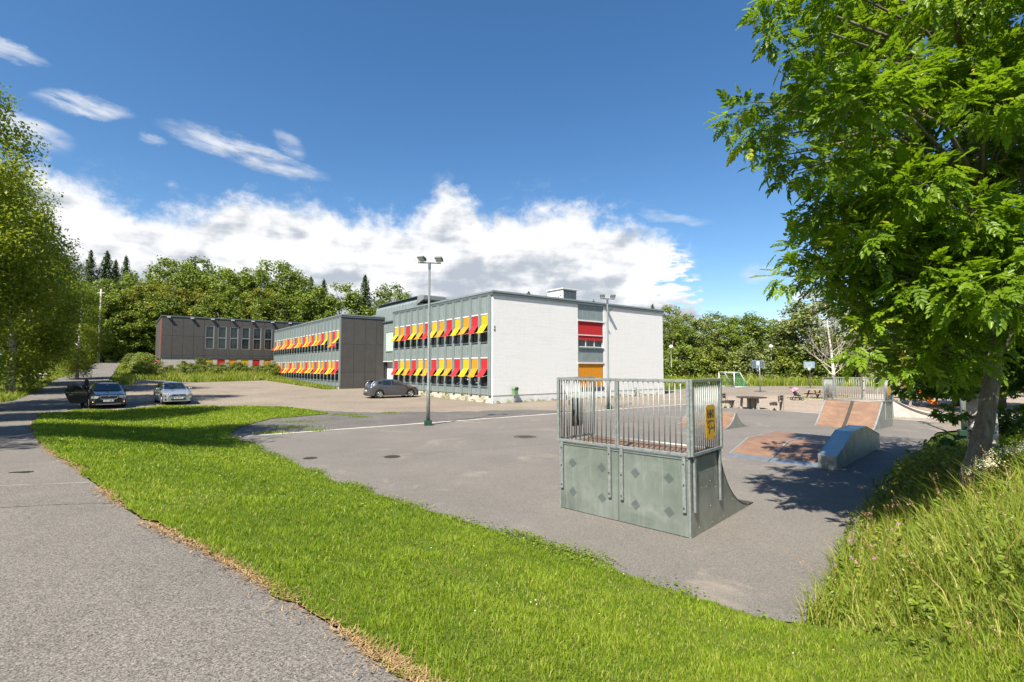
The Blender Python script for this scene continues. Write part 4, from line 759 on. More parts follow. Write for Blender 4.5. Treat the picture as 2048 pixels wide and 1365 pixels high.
def big_ramp():
    W, L, P, h = 2.52, 2.78, 1.16, 1.2
    r = thing('quarter_pipe', 'galvanised quarter pipe with barred safety railing and ochre sign in the foreground', 'skate ramp', (.9, 9.49, 0), SKA, 'skate ramps')
    pr = arc(P, L, h)
    for x0, x1 in ((.03, W / 2 - .004), (W / 2 + .004, W - .03)): MB().box(x0, x1, -.006, .012, .012, h - .02).build('back_sheet', MATS['sheet'], r)
    for x0, x1 in ((-.002, .03), (W - .03, W + .002)): MB().box(x0, x1, -.012, .05, .0, h).build('corner_post', MATS['galv'], r)
    for x0, x1 in ((0, .012), (W - .012, W)):
        MB().prism([(.05, .005), (.05, h - .02), (P, h - .02)] + pr[1:-1] + [(L - .02, .005)], x0, x1, 'x').build('side_sheet', MATS['sidesteel'], r)
    MB().box(.013, W - .013, .02, P, h - .03, h).build('deck', MATS['ply'], r)
    for k in range(9): MB().box(.02, W - .02, .06 + k * .12, .064 + k * .12, h, h + .002).build('deck_joint', MATS['iron'], r)
    surf(pr[:11], .013, W - .013).build('riding_surface', MATS['ply'], r); surf(pr[10:], .013, W - .013).build('toe_sheet', MATS['iron'], r)
    MB().tube([(0, P, h + .01), (W, P, h + .01)], .028, 10).build('coping', MATS['galv'], r, smooth=True)
    for x in (-.004, W - .002): surf(pr, x, x + .006, .02).build('edge_trim', MATS['blackmetal'], r)
    MB().box(.01, W - .01, L - .02, L + .05, .002, .008).build('toe_plate', MATS['iron'], r)
    z0, z1 = h + .035, 2.42
    railing(r, (.025, -.03), (W / 2 - .035, -.03), z0, z1, 12); railing(r, (W / 2 + .035, -.03), (W - .025, -.03), z0, z1, 12)
    railing(r, (-.035, .03), (-.035, P - .02), z0, z1, 13); railing(r, (W + .035, .03), (W + .035, P - .02), z0, z1, 13)
    st = MB().box(-.028, .028, -.05, -.016, .38, h + .04).mesh('stanchion', MATS['galv'], bevel=.004)
    bolt = MB().lathe([(.012, 0), (.012, .01), (.007, .013)], 8, (0, -.05, 0), 'y')
    bm_ = MB().tube([(0, -.052, 0), (0, -.062, 0)], .012, 8).mesh('bolt', MATS['iron'])
    for x in (.075, 1.1, 1.34, W - .085):
        s = inst('stanchion', st, r, (x, 0, 0))
        for z in (.45, .8, 1.12): inst('bolt', bm_, s, (0, 0, z))
    ss = MB().box(W + .014, W + .05, -.028, .028, .38, h + .04).mesh('stanchion', MATS['galv'], bevel=.004)
    ss2 = MB().box(-.05, -.014, -.028, .028, .38, h + .04).mesh('stanchion', MATS['galv'], bevel=.004)
    for y in (.09, P - .06): inst('stanchion', ss, r, (0, y, 0)); inst('stanchion', ss2, r, (0, y, 0))
    ledge = MB().box(.02, W - .02, -.02, .06, h - .02, h + .012).build('deck_edge', MATS['steel'], r)
    # perforated diamond vents
    v = MB(); q = .088
    v.add([(-q, -.008, 0), (0, -.008, -q), (q, -.008, 0), (0, -.008, q)], [(0, 1, 2, 3)])
    vent = v.mesh('vent', MATS['sheet']); sl = MB()
    for k in range(-5, 6):
        z = k * q / 5.7; w = (q - abs(z)) * .97; sl.box(-w, w, -.012, -.0085, z - .0034, z + .0034)
    slm = sl.mesh('vent_slots', MATS['zincdark'])
    for x in (.30, .93, 1.58, 2.17):
        for z in (.86, .34): o = inst('vent', vent, r, (x, 0, z)); inst('vent_slots', slm, o)
    riv = MB().lathe([(.009, 0), (.006, .005)], 6, (W, 0, 0), 'x').mesh('rivet', MATS['alu'])
    for y, z in ((.4, .7), (.6, .68), (.75, .75), (.75, .35), (.95, .62), (1.3, .5), (1.7, .28), (2.1, .12), (2.5, .05), (.3, .1), (.8, .08), (1.3, .07)): inst('rivet', riv, r, (0, y, z))
    # sign
    for sx, front in ((W + .068, True), (-.064, False)):
        y0, y1, za, zb = .46, .82, 1.45, 2.0
        c = .03; poly = [(y0 + c, za), (y1 - c, za), (y1, za + c), (y1, zb - c), (y1 - c, zb), (y0 + c, zb), (y0, zb - c), (y0, za + c)]
        s = MB().prism(poly, sx - .004, sx + .004, 'x').build('sign', MATS['sign' if front else 'blackmetal'], r)
        if front:
            o = inst('lettering', text_mesh('RHINO', .185, MATS['ink'], .001, .47, .004), s, (sx + .0055, (y0 + y1) / 2, zb - .15), (R(90), 0, R(90)))
            b = MB()
            def ln(pts, w=.007):
                P3 = [(sx + .0055, y0 + (y1 - y0) * px, za + (zb - za) * pz) for px, pz in pts]
                for p, q_ in zip(P3, P3[1:]): b.bar(p, q_, w, .003, (1, 0, 0)) if False else b.bar(p, q_, .003, w, (1, 0, 0))
            ln([(.07, .56), (.10, .52), (.12, .48), (.16, .42), (.13, .40), (.15, .37), (.25, .36), (.30, .41)]); ln([(.07, .60), (.07, .56), (.13, .51), (.16, .50)]); ln([(.25, .58), (.24, .53), (.29, .55), (.29, .50), (.2, .47)])
            ln([(.26, .52), (.36, .535), (.5, .55), (.62, .54), (.75, .54), (.85, .48), (.92, .38), (.92, .33)]); ln([(.92, .33), (.85, .30), (.86, .25), (.92, .23), (.84, .22)]); ln([(.88, .42), (.80, .33), (.72, .33)])
            ln([(.30, .41), (.29, .33), (.36, .30), (.45, .32), (.58, .33), (.68, .31), (.76, .35)]); ln([(.33, .31), (.30, .24), (.24, .19), (.33, .185), (.36, .24), (.42, .29)]); ln([(.45, .53), (.5, .45), (.56, .37), (.62, .35)]); ln([(.3, .5), (.34, .43), (.33, .35)])
            b.build('emblem', MATS['ink'], s)
            for yy in (y0 + .035, y1 - .035):
                for zz in (za + .035, zb - .06): MB().lathe([(.008, 0), (.006, .006)], 8, (sx + .004, yy, zz), 'x').build('screw', MATS['iron'], s)
big_ramp()
RU = math.atan2(-UY, -UX)        # local x along -U, local y along V
def bank_ramp():
    W, P, L, h = 2.3, 1.24, 2.36, 1.1
    r = thing('bank_ramp', 'plywood bank ramp with railed platform at the far end of the court', 'skate ramp', (13.68, 22.81, 0), RU, 'skate ramps')
    prof = [(0, 0), (.12, .06), (.35, .24), (.7, .56), (1.0, .86), (P, h)]
    for x0, x1 in ((.06, W / 2 - .07), (W / 2 + .07, W - .06)): surf(prof, x0, x1, .016).build('riding_surface', MATS['ply'], r)
    surf(prof, W / 2 - .068, W / 2 + .068, .013).build('joint_strip', MATS['iron'], r)
    for x in (0, W - .06): surf(prof, x, x + .058, .018).build('edge_strip', MATS['galv'], r)
    MB().box(0, W, -.14, .02, .001, .008).build('toe_plate', MATS['steel'], r)
    for x0 in (.001, W - .012): MB().prism([(0, .0)] + [(y, z - .004) for y, z in prof[1:]] + [(L, h - .004), (L, 0)], x0, x0 + .011, 'x').build('side_sheet', MATS['sidesteel'], r)
    MB().box(.02, W - .02, P, L, h - .03, h).build('deck', MATS['ply'], r); MB().box(.0, W, L, L + .012, .02, h).build('back_sheet', MATS['sheet'], r)
    MB().tube([(0, P, h + .012), (W, P, h + .012)], .025, 8).build('coping', MATS['galv'], r, smooth=True)
    railing(r, (.03, L + .04), (W / 2 - .03, L + .04), h + .03, 2.15, 11); railing(r, (W / 2 + .03, L + .04), (W - .03, L + .04), h + .03, 2.15, 11)
    railing(r, (-.04, P + .05), (-.04, L), h + .03, 2.15, 11); railing(r, (W + .04, P + .05), (W + .04, L), h + .03, 2.15, 11)
    for y in (P + .1, L - .08):
        for x in (-.04, W + .04): MB().box(x - .025, x + .025, y - .025, y + .025, .35, h + .03).build('stanchion', MATS['galv'], r)
    MB().box(-.07, -.062, 1.62, 1.98, 1.4, 1.95).build('sign', MATS['galv'], r); MB().box(W + .064, W + .072, 1.62, 1.98, 1.4, 1.95).build('sign', MATS['sign'], r)
bank_ramp()
def spine():
    W, L, h = 2.35, 2.15, .62
    r = thing('spine_ramp', 'low plywood spine ramp behind the railed quarter pipe', 'skate ramp', (7.43, 23.0, 0), RU, 'skate ramps')
    a = [(L - y, z) for y, z in arc(L / 2 + .06, L, h, 10)][::-1]; b = arc(L / 2 + .06, L, h, 10)
    for p in (a, b): surf(p, .05, W - .05, .014).build('riding_surface', MATS['ply'], r)
    for x in (0, W - .05):
        for p in (a, b): surf(p, x, x + .049, .016).build('edge_strip', MATS['galv'], r)
    MB().box(0, W, L / 2 - .06, L / 2 + .06, h - .005, h + .018).build('coping', MATS['galv'], r)
    for x0 in (.001, W - .011): MB().prism([(y, z - .004) for y, z in a[1:-1]] + [(L / 2 - .06, h - .004), (L / 2 + .06, h - .004)] + [(y, z - .004) for y, z in b[1:-1]] + [(L - .02, .001), (.02, .001)], x0, x0 + .01, 'x').build('side_sheet', MATS['sidesteel'], r)
    MB().box(0, W, -.2, .02, .001, .007).build('toe_plate', MATS['steel'], r)
spine()
def funbox():
    r = thing('funbox', 'low plywood funbox with steel edges lying partly in tree shade', 'skate ramp', (6.27, 14.87, 0), R(-46), 'skate ramps')
    h = .38
    for x0, x1 in ((.0, 1.2), (1.2, 2.4)):
        surf([(.28, h * .28 / 1.64), (1.64, h)], x0 + .04, x1 - .04, .012).build('bank_surface', MATS['ply'], r); surf([(1.64, h), (3.9, h)], x0 + .04, x1 - .04, .012).build('top_surface', MATS['ply'], r); surf([(3.9, h), (5.5, .005)], x0 + .04, x1 - .04, .012).build('bank_surface', MATS['ply'], r)
        surf([(0, .0), (.28, h * .28 / 1.64)], x0 + .01, x1 - .01, .013).build('toe_plate', MATS['steel'], r)
    for x in (0, 1.16, 2.32): surf([(.281, h * .281 / 1.64), (1.64, h), (3.9, h), (5.5, .005)], x, x + .06, .014).build('edge_strip', MATS['galv'], r)
    for x0 in (.002, 2.388): MB().prism([(.05, .002), (1.64, h - .003), (3.9, h - .003), (5.45, .002)], x0, x0 + .01, 'x').build('side_sheet', MATS['sidesteel'], r)
    g = thing('grind_box', 'steel grind box with sloped ends beside the plywood funbox', 'skate ramp', (6.27, 14.87, 0), R(-46), 'skate ramps')
    x0, x1 = 2.42, 2.84; pr = [(0, 0), (0, .34), (1.75, .82), (3.3, .84), (5.2, .43), (5.2, 0)]
    MB().box(x0, x1, -.006, 0, .0, .34).build('end_sheet', MATS['sidesteel'], g)
    MB().box(x0, x1, 5.2, 5.206, .0, .43).build('end_sheet', MATS['sidesteel'], g)
    for x in (x0, x1 - .01):
        for a, b in ((0, 1.75), (1.75, 3.3), (3.3, 5.2)):
            za = np.interp(a, [0, 1.75, 3.3, 5.2], [.34, .82, .84, .43]); zb = np.interp(b, [0, 1.75, 3.3, 5.2], [.34, .82, .84, .43])
            MB().prism([(a + .003, .001), (a + .003, za), (b - .003, zb), (b - .003, .001)], x, x + .01, 'x').build('side_sheet', MATS['sidesteel'], g)
    for a, b in ((1, 2), (2, 3), (3, 4)): surf([pr[a], pr[b]], x0 + .002, x1 - .002, .01).build('top_sheet', MATS['steel'], g)
    for x in (x0 - .012, x1 - .008): surf(pr[1:5], x, x + .02, .016).build('edge_rail', MATS['sidesteel'], g)
    rv = MB().lathe([(.012, 0), (.008, .006)], 6, (x1, 0, 0), 'x').mesh('rivet', MATS['iron'])
    for y, z in ((.2, .25), (.7, .4), (1.3, .55), (1.7, .4), (1.8, .7), (2.5, .7), (3.2, .7), (3.35, .4), (4, .5), (4.8, .3), (.3, .08), (1.2, .08), (2.2, .08), (3.2, .08), (4.4, .08)): inst('rivet', rv, g, (0, y, z))
funbox()
def half_pipe(loc, mat, label, W, top):
    r = thing('mini_ramp', label, 'skate ramp', loc, R(-124), 'mini ramps beyond the gravel')
    L, P, h = 4.6, 1.2, top
    pr = arc(P, 3.7, h) + [(L, .002)]
    surf(pr, 0, W, .03).build('riding_surface', mat, r)
    for x in (-.03, W): MB().prism([(0, -.3), (0, h - .02), (P, h - .02)] + [(y, z - .01) for y, z in pr[1:]] + [(L, -.3)], x, x + .03, 'x').build('side_wall', MATS['concrete'], r)
    for x in (-.035, W - .005): surf(pr, x, x + .04, .04).build('edge_trim', MATS['blackmetal'], r)
    MB().box(0, W, 0, P, h - .05, h).build('deck', MATS['wood_grey'], r)
    for k in range(5): MB().box(.1 + k * (W - .2) / 4 - .04, .1 + k * (W - .2) / 4 + .04, .05, .13, h, h + 1.05).build('railing_post', MATS['wood_grey'], r)
    for z in (.5, 1.0): MB().box(0, W, .04, .14, h + z - .05, h + z + .05).build('railing_board', MATS['wood_grey'], r)
half_pipe((20.0, 28.7, 0), MATS['ply'], 'plywood mini ramp with timber railing beyond the bank ramp', 1.3, .95)
half_pipe((21.6, 31.0, 0), MATS['concrete'], 'pale concrete ramp lane behind the plywood mini ramp', 2.6, 1.0)
def climbing():
    r = thing('climbing_frame', 'timber and orange climbing frame half hidden behind the leaves', 'playground', (26.6, 34.5, 0), R(20))
    for x in (0, 1.1, 2.2, 3.3):
        for y in (0, 1.4): MB().box(x - .06, x + .06, y - .06, y + .06, -.1, 2.1 + .5 * (x in (1.1, 2.2))).build('post', MATS['wood_grey'], r)
    for z in (.45, .9, 1.35, 1.9):
        for y in (0, 1.4): MB().bar((-.05, y - .08, z), (3.35, y - .08, z), .05, .07).build('rail', MATS['wood_light' if z < 1 else 'red'], r)
    MB().box(1.05, 2.25, 0.07, 1.33, 1.1, 1.16).build('platform', MATS['wood_light'], r)
    a = [(1.2, -.1, 1.25), (.8, -.6, 1.0), (.3, -1.4, .5), (0, -2.1, .25)]
    MB().tube(a, .09, 8).tube([(p[0] + .5, p[1], p[2]) for p in a], .09, 8).build('slide_edge', MATS['orange'], r, smooth=True)
    b = MB(); b.add([p for q in a for p in ((q[0], q[1], q[2] - .03), (q[0] + .5, q[1], q[2] - .03))], [(0, 1, 3, 2), (2, 3, 5, 4), (4, 5, 7, 6)]); b.build('slide_bed', MATS['orange'], r)
    MB().tube([(1.1, .0, 2.6), (1.3, 0, 2.95), (1.65, 0, 3.1), (2.0, 0, 2.95), (2.2, 0, 2.6)], .05, 8).build('arch', MATS['orange'], r, smooth=True)
climbing()

# ------------------------------------------------------------------ lamps, posts, covers
def flood_mast(loc, h, label, rz):
    r = thing('floodlight_mast', label, 'lamp', loc, rz, 'floodlight masts')
    MB().box(-.17, .17, -.17, .17, 0, .22).build('base_box', MATS['greenpaint'], r, bevel=.015)
    MB().lathe([(.085, .2), (.085, 1.7), (.066, 1.76), (.064, 4.3), (.052, 4.36), (.05, h - .25), (.0495, h - .2)], 14).build('mast', MATS['galv'], r, smooth=True)
    MB().lathe([(.062, h - .42), (.062, h - .12), (.03, h - .1)], 12).bar((-.52, 0, h - .13), (.52, 0, h - .13), .05, .05).build('crossbar', MATS['zincdark'], r)
    for x, t in ((-.36, -.5), (.42, -.35)):
        f = MB().prism([(-.24, -.02), (-.2, .10), (.16, .16), (.24, .02)], -.2, .2, 'x').build('floodlight', MATS['zincdark'], r, (x, 0, h + .03)); f.scale = (.78, .78, .78); f.rotation_euler = (R(-22), 0, t)
        MB().box(-.18, .18, -.2, .2, -.035, -.022).build('lamp_glass', MATS['globe'], f)
        MB().bar((-.16, 0, -.19), (-.16, 0, .05), .02, .02).bar((.16, 0, -.19), (.16, 0, .05), .02, .02).bar((-.16, 0, -.19), (.16, 0, -.19), .02, .02).build('yoke', MATS['zincdark'], f)
flood_mast((-3.8, 22.81, 0), 7.55, 'tall grey floodlight mast standing on the white court line', R(8))
flood_mast((6.13, 31.94, 0), 7.15, 'floodlight mast standing in front of the white brick gable', R(20))
flood_mast((16.6, 18.5, Hs(16.6, 18.5)), 7.4, 'floodlight mast partly hidden behind the leafy tree trunks', R(60))
def globe_lamp(x, y, h, label):
    z = Hs(x, y); r = thing('globe_lamp', label, 'lamp', (x, y, z), 0, 'globe lamps by the wood')
    MB().lathe([(.09, -.1), (.09, 1.2), (.06, 1.3), (.055, h - .3), (.1, h - .26), (.1, h - .2)], 10).build('post', MATS['whitemetal'], r, smooth=True)
    MB().lathe([(.02, h - .3), (.2, h - .22), (.32, h - .02), (.34, h + .08), (.3, h + .22), (.16, h + .36), (.02, h + .4)], 14).build('globe', MATS['globe'], r, smooth=True)
globe_lamp(26.1, 82, 5.95, 'globe lamp right beside the far edge of the white building')
globe_lamp(42.5, 82, 6.0, 'globe lamp between the goal and the far basketball hoop')
def hoop(x, y, rz, label, h=2.6, front=True):
    z = Hs(x, y) - .02; r = thing('basketball_hoop', label, 'basketball hoop', (x, y, z), rz, 'basketball hoops')
    MB().tube([(0, 0, 0), (0, 0, h - .25), (.12, 0, h), (.75, 0, h + .35)], .06, 8).build('post', MATS['alu'], r, smooth=True)
    MB().box(-.5, .9, -.06, .06, .0, .09).box(-.06, .06, -.6, .6, .0, .08).build('foot', MATS['zincdark'], r)
    b = MB().box(.8, .84, -.62, .62, h - .02, h + .82).build('backboard', MATS['board'], r)
    MB().box(.842, .85, -.27, -.245, h + .18, h + .55).box(.842, .85, .245, .27, h + .18, h + .55).box(.842, .85, -.245, .245, h + .525, h + .55).box(.842, .85, -.245, .245, h + .18, h + .205).build('target_lines', MATS['whitemetal'], b)
    for yy in (-.5, -.3, .3, .5): MB().box(.76, .798, yy - .06, yy + .06, h + .05, h + .75).build('back_rib', MATS['blackmetal'], b)
    MB().box(.77, .799, -.12, .12, h + .3, h + .7).build('back_plate', MATS['whitemetal'], b)
    ring = [(1.1 + .23 * math.cos(t * .3927), .23 * math.sin(t * .3927), h + .1) for t in range(17)]
    MB().tube(ring, .016, 6, False).build('rim', MATS['orange'], r)
    n = MB()
    for t in range(12):
        a0 = t * .5236; n.tube([(1.1 + .22 * math.cos(a0), .22 * math.sin(a0), h + .09), (1.1 + .12 * math.cos(a0 + .4), .12 * math.sin(a0 + .4), h - .3)], .012, 4); n.tube([(1.1 + .22 * math.cos(a0), .22 * math.sin(a0), h + .09), (1.1 + .12 * math.cos(a0 - .4), .12 * math.sin(a0 - .4), h - .3)], .012, 4)
    n.build('net', MATS['whitemetal'], r)
hoop(26.9, 54.4, R(75), 'nearer basketball hoop seen from behind on the asphalt yard')
hoop(38.9, 65.4, R(-125), 'farther basketball hoop facing the court with blue grey backboard')
def goal():
    x, y = 28.7, 69.5; r = thing('football_goal', 'small football goal with green net on the asphalt yard', 'football goal', (x, y, Hs(x, y) - .01), R(-74))
    w, h, dt, db = 3., 2., .9, 2.2
    f = MB()
    for s in (0, w): f.tube([(s, 0, 0), (s, 0, h)], .06, 8).tube([(s, 0, h), (s, dt, h)], .05, 6).tube([(s, dt, h), (s, db, .05)], .05, 6).tube([(s, 0, .05), (s, db, .05)], .05, 6)
    f.tube([(0, 0, h), (w, 0, h)], .06, 8).tube([(0, db, .05), (w, db, .05)], .05, 6).build('goal_frame', MATS['whitemetal'], r, smooth=True)
    n = MB()
    for k in range(19):
        t = k / 18; xx = w * t; n.tube([(xx, .05, h - .03), (xx, dt, h - .06), (xx, db * .9, .1)], .014, 4)
    for k in range(14):
        t = k / 13; p = (dt * t * 2, h - .04) if t < .5 else (dt + (db * .9 - dt) * (t - .5) * 2, h - .05 - (h - .15) * (t - .5) * 2)
        n.tube([(0, p[0], p[1]), (w, p[0], p[1])], .014, 4)
        for s in (0.02, w - .02): n.tube([(s, .05, p[1]), (s, p[0], p[1])], .014, 4)
    for s in (0.02, w - .02):
        for k in range(8): yy = .1 + k * .25; n.tube([(s, yy, .05), (s, yy, h - .1 if yy < dt else max(.08, h - (yy - dt) / (db - dt) * h))], .014, 4)
    n.build('net', MATS['net'], r)
goal()
def cover(x, y, rad, label, ring=0.):
    r = thing('manhole_cover', label, 'manhole cover', (x, y, 0), .4, 'manhole covers')
    MB().lathe([(rad, -.05), (rad, .006), (rad * .97, .009), (rad * .9, .009), (rad * .88, .004), (.001, .004)], 28).build('cover_plate', MATS['iron' if not ring else 'oldasphalt'], r)
    g = MB()
    for k in range(-3, 4): w = math.sqrt(max(0, 1 - (k / 4.2) ** 2)) * rad * .8; g.box(-w, w, k * rad / 4.6 - rad * .05, k * rad / 4.6 + rad * .05, .0042, .009)
    g.build('cover_ribs', MATS['iron'], r)
    if ring: MB().lathe([(rad + ring, -.05), (rad + ring, .004), (rad + .005, .006), (rad + .004, -.05)], 28).build('rim', MATS['iron'], r)
cover(-5.81, 14.55, .2, 'small round iron cover nearest the grass edge'); cover(-3.51, 14.79, .24, 'round iron cover between the small cover and the mast'); cover(.49, 19.04, .36, 'large iron manhole cover with pale ring near the quarter pipe', .07)
for i, (x, y, rx, ry) in enumerate([(-8.35, 8.6, .17, .07), (-9.45, 9.1, .24, .07)]):
    pl = [(x + rx * math.cos(t * .5236), y + ry * math.sin(t * .5236)) for t in range(12)]
    o = sheet('pothole', pl, MATS['hole'], .006, .1, (.04, .09), 30. + i); 
def trash():
    p = loc2w(1.84, -.32); r = thing('litter_bin', 'green litter bin on a post against the white brick wall', 'litter bin', (p[0], p[1], Hs(*p) - .02), YAW)
    MB().box(-.03, .03, .05, .1, -.1, 1.1).build('post', MATS['galv'], r)
    MB().prism([(-.17, .5), (-.21, 1.0), (.21, 1.0), (.17, .5)], -.17, .14, 'y').build('bin_body', MATS['plastic_green'], r, bevel=.03)
    MB().prism([(-.23, 1.0), (-.235, 1.07), (-.15, 1.2), (.15, 1.2), (.235, 1.07), (.23, 1.0)], -.2, .16, 'y').build('bin_lid', MATS['plastic_green'], r, bevel=.02)
    for x in (-.08, .08): MB().box(x - .06, x + .06, -.207, -.195, 1.04, 1.12).build('bin_opening', MATS['blackmetal'], r)
trash()
def bench():
    p = loc2w(.35, 22.1); z = Hs(*p); r = thing('bench', 'low brown bench by the dark end wall behind the grey car', 'bench', (p[0], p[1], z), YAW)
    MB().box(-1.0, 1.0, -.2, .2, .78, .86).build('seat', MATS['wood_dark'], r)
    for x in (-.7, .7): MB().box(x - .08, x + .08, -.15, .15, -.05, .78).build('leg', MATS['wood_dark'], r)
bench()
def bicycle():
    p = loc2w(15.6, -.7); r = thing('bicycle', 'small green and black bicycle parked by the white gable', 'bicycle', (p[0], p[1], Hs(*p) - .02), YAW + R(65))
    for x in (-.36, .36):
        w = MB().tube([(x + .25 * math.cos(t * .349), 0, .27 + .25 * math.sin(t * .349)) for t in range(19)], .026, 6, False).build('wheel', MATS['rubber'], r)
        MB().tube([(x, -.03, .27), (x, .03, .27)], .04, 8).tube([(x - .23, 0, .27), (x + .23, 0, .27)], .006, 4).tube([(x, 0, .04), (x, 0, .5)], .006, 4).tube([(x - .16, 0, .11), (x + .16, 0, .43)], .006, 4).build('spokes', MATS['alu'], w)
    MB().tube([(-.36, 0, .27), (-.05, 0, .3), (.24, 0, .62)], .03, 8).tube([(-.36, 0, .27), (-.14, 0, .56), (.25, 0, .58)], .025, 8).tube([(-.05, 0, .3), (-.17, 0, .66)], .025, 8).tube([(.36, 0, .27), (.23, 0, .74)], .025, 8).build('frame', MATS['plastic_green'], r, smooth=True)
    MB().prism([(-.3, .66), (-.32, .72), (-.1, .71), (-.04, .67)], -.07, .07, 'y').build('saddle', MATS['darkplastic'], r)
    MB().tube([(.2, -.25, .84), (.23, -.1, .76), (.23, .1, .76), (.2, .25, .84)], .02, 6).build('handlebar', MATS['blackmetal'], r)
bicycle()
def picnic_round():
    c = (15.25, 32.0); r = thing('round_table', 'dark round timber table on concrete legs at the court edge', 'picnic table', (c[0], c[1], -.01), .3, 'picnic furniture')
    for k in range(7):
        y = (k - 3) * .235; w = math.sqrt(max(.05, .86 ** 2 - (abs(y) + .05) ** 2)); MB().box(-w, w, y - .11, y + .11, .7, .76).build('plank', MATS['wood_dark'], r)
    for k in range(3):
        a = k * 2.094 + .4; MB().bar((.15 * math.cos(a), .15 * math.sin(a), -.02), (.15 * math.cos(a), .15 * math.sin(a), .7), .16, .16).bar((.62 * math.cos(a), .62 * math.sin(a), -.02), (.55 * math.cos(a), .55 * math.sin(a), .7), .14, .14).build('leg', MATS['benchconc'], r)
    def seat(a, d, label):
        s = thing('timber_bench', label, 'bench', (c[0] + d * math.cos(a), c[1] + d * math.sin(a), -.01), a - math.pi / 2, 'picnic furniture')
        for k in range(3): MB().box(-.6, .6, -.22 + k * .16, -.08 + k * .16, .42, .47).build('plank', MATS['wood_dark'], s)
        for z in (.62, .78): MB().box(-.6, .6, .29, .33, z, z + .13).build('back_board', MATS['wood_dark'], s)
        for x in (-.45, .45): MB().prism([(-.2, -.02), (-.2, .42), (.2, .42), (.27, .92), (.35, .92), (.33, -.02), (.2, -.02), (.05, .2), (-.08, -.02)], x - .06, x + .06, 'x').build('leg', MATS['benchconc'], s)
    seat(R(140), 1.4, 'timber bench with back at the left of the round table'); seat(R(-42), 1.4, 'timber bench with back at the right of the round table')
picnic_round()
def picnic_a():
    x, y = 26.3, 43.2; r = thing('picnic_table', 'pale timber picnic table with attached benches on the gravel', 'picnic table', (x, y, Hs(x, y) - .01), R(20), 'picnic furniture')
    for k in range(4): MB().box(-.9, .9, -.36 + k * .185, -.19 + k * .185, .7, .74).build('plank', MATS['wood_light'], r)
    for s in (-1, 1): MB().box(-.9, .9, s * .72 - .13, s * .72 + .13, .42, .46).build('seat_plank', MATS['wood_light'], r)
    for xx in (-.65, .65):
        MB().bar((xx, -.25, .69), (xx, -.55, 0), .06, .1).bar((xx, .25, .69), (xx, .55, 0), .06, .1).bar((xx, -.8, .39), (xx, .8, .39), .05, .09).build('leg_frame', MATS['wood_dark'], r)
picnic_a()
def stroller():
    x, y = 22.9, 40.4; r = thing('stroller', 'black pushchair with a pink hood parked on the gravel', 'stroller', (x, y, Hs(x, y) - .01), R(-12))
    for sx in (-1, 1):
        MB().tube([(-.42, sx * .22, 1.0), (-.3, sx * .22, .95), (.32, sx * .22, .12)], .018, 6).tube([(-.3, sx * .24, .12), (.12, sx * .22, .62)], .018, 6).build('frame_tube', MATS['blackmetal'], r)
        for xx, rr in ((-.3, .13), (.33, .1)):
            w = MB().lathe([(rr, -.03), (rr, .03)], 14, (xx, sx * .25, rr), 'y').build('wheel', MATS['rubber'], r); MB().lathe([(rr * .6, -.034), (rr * .6, .034)], 10, (xx, sx * .25, rr), 'y').build('hub', MATS['alu'], w)
    MB().tube([(-.42, -.22, 1.0), (-.48, -.15, 1.04), (-.48, .15, 1.04), (-.42, .22, 1.0)], .02, 6).build('handle', MATS['blackmetal'], r)
    MB().prism([(-.12, .35), (.22, .32), (.28, .4), (.0, .48), (-.25, .92), (-.33, .9)], -.2, .2, 'y').build('seat', MATS['cloth'], r, bevel=.02)
    hd = []
    for i in range(7):
        t = R(200 - i * 27); hd.append((-.1 + .3 * math.cos(t), .72 + .28 * math.sin(t)))
    MB().prism(hd, -.22, .22, 'y').build('hood', MATS['pink'], r, bevel=.04)
    MB().box(-.22, .2, -.17, .17, .16, .24).build('basket', MATS['cloth'], r)
stroller()
def pole():
    x, y = -64.5, 78.; z = Hs(x, y); r = thing('utility_pole', 'bare grey timber utility pole beside the uphill road', 'pole', (x, y, z), 0)
    MB().lathe([(.19, -.3), (.17, 5), (.14, 11.6), (.02, 11.7)], 10).build('shaft', MATS['timberpole'], r, smooth=True)
    MB().box(-.6, .6, -.05, .05, 11.0, 11.12).build('crossarm', MATS['timberpole'], r)
    x, y = -56.0, 65.5; z = Hs(x, y); r = thing('road_sign', 'round road sign seen from behind near the uphill road', 'road sign', (x, y, z), R(40))
    MB().tube([(0, 0, -.2), (0, 0, 2.9)], .035, 8).build('post', MATS['galv'], r); MB().lathe([(.34, -.045), (.34, -.035)], 24, (0, 0, 2.55), 'y').build('disc', MATS['alu'], r)
    x, y = -49.5, 52.0; z = Hs(x, y); r = thing('concrete_block', 'pale concrete barrier block lying on the left verge', 'barrier', (x, y, z - .05), R(-8))
    MB().prism([(-1.4, 0), (-1.4, .5), (-1.2, .6), (1.2, .6), (1.4, .5), (1.4, 0)], -.25, .25, 'y').build('block', MATS['concrete'], r, bevel=.03)
    for k in (-.8, .8): MB().tube([(k, -.05, .6), (k, -.05, .68), (k, .05, .68), (k, .05, .6)], .012, 5).build('lifting_eye', MATS['iron'], r)
pole()
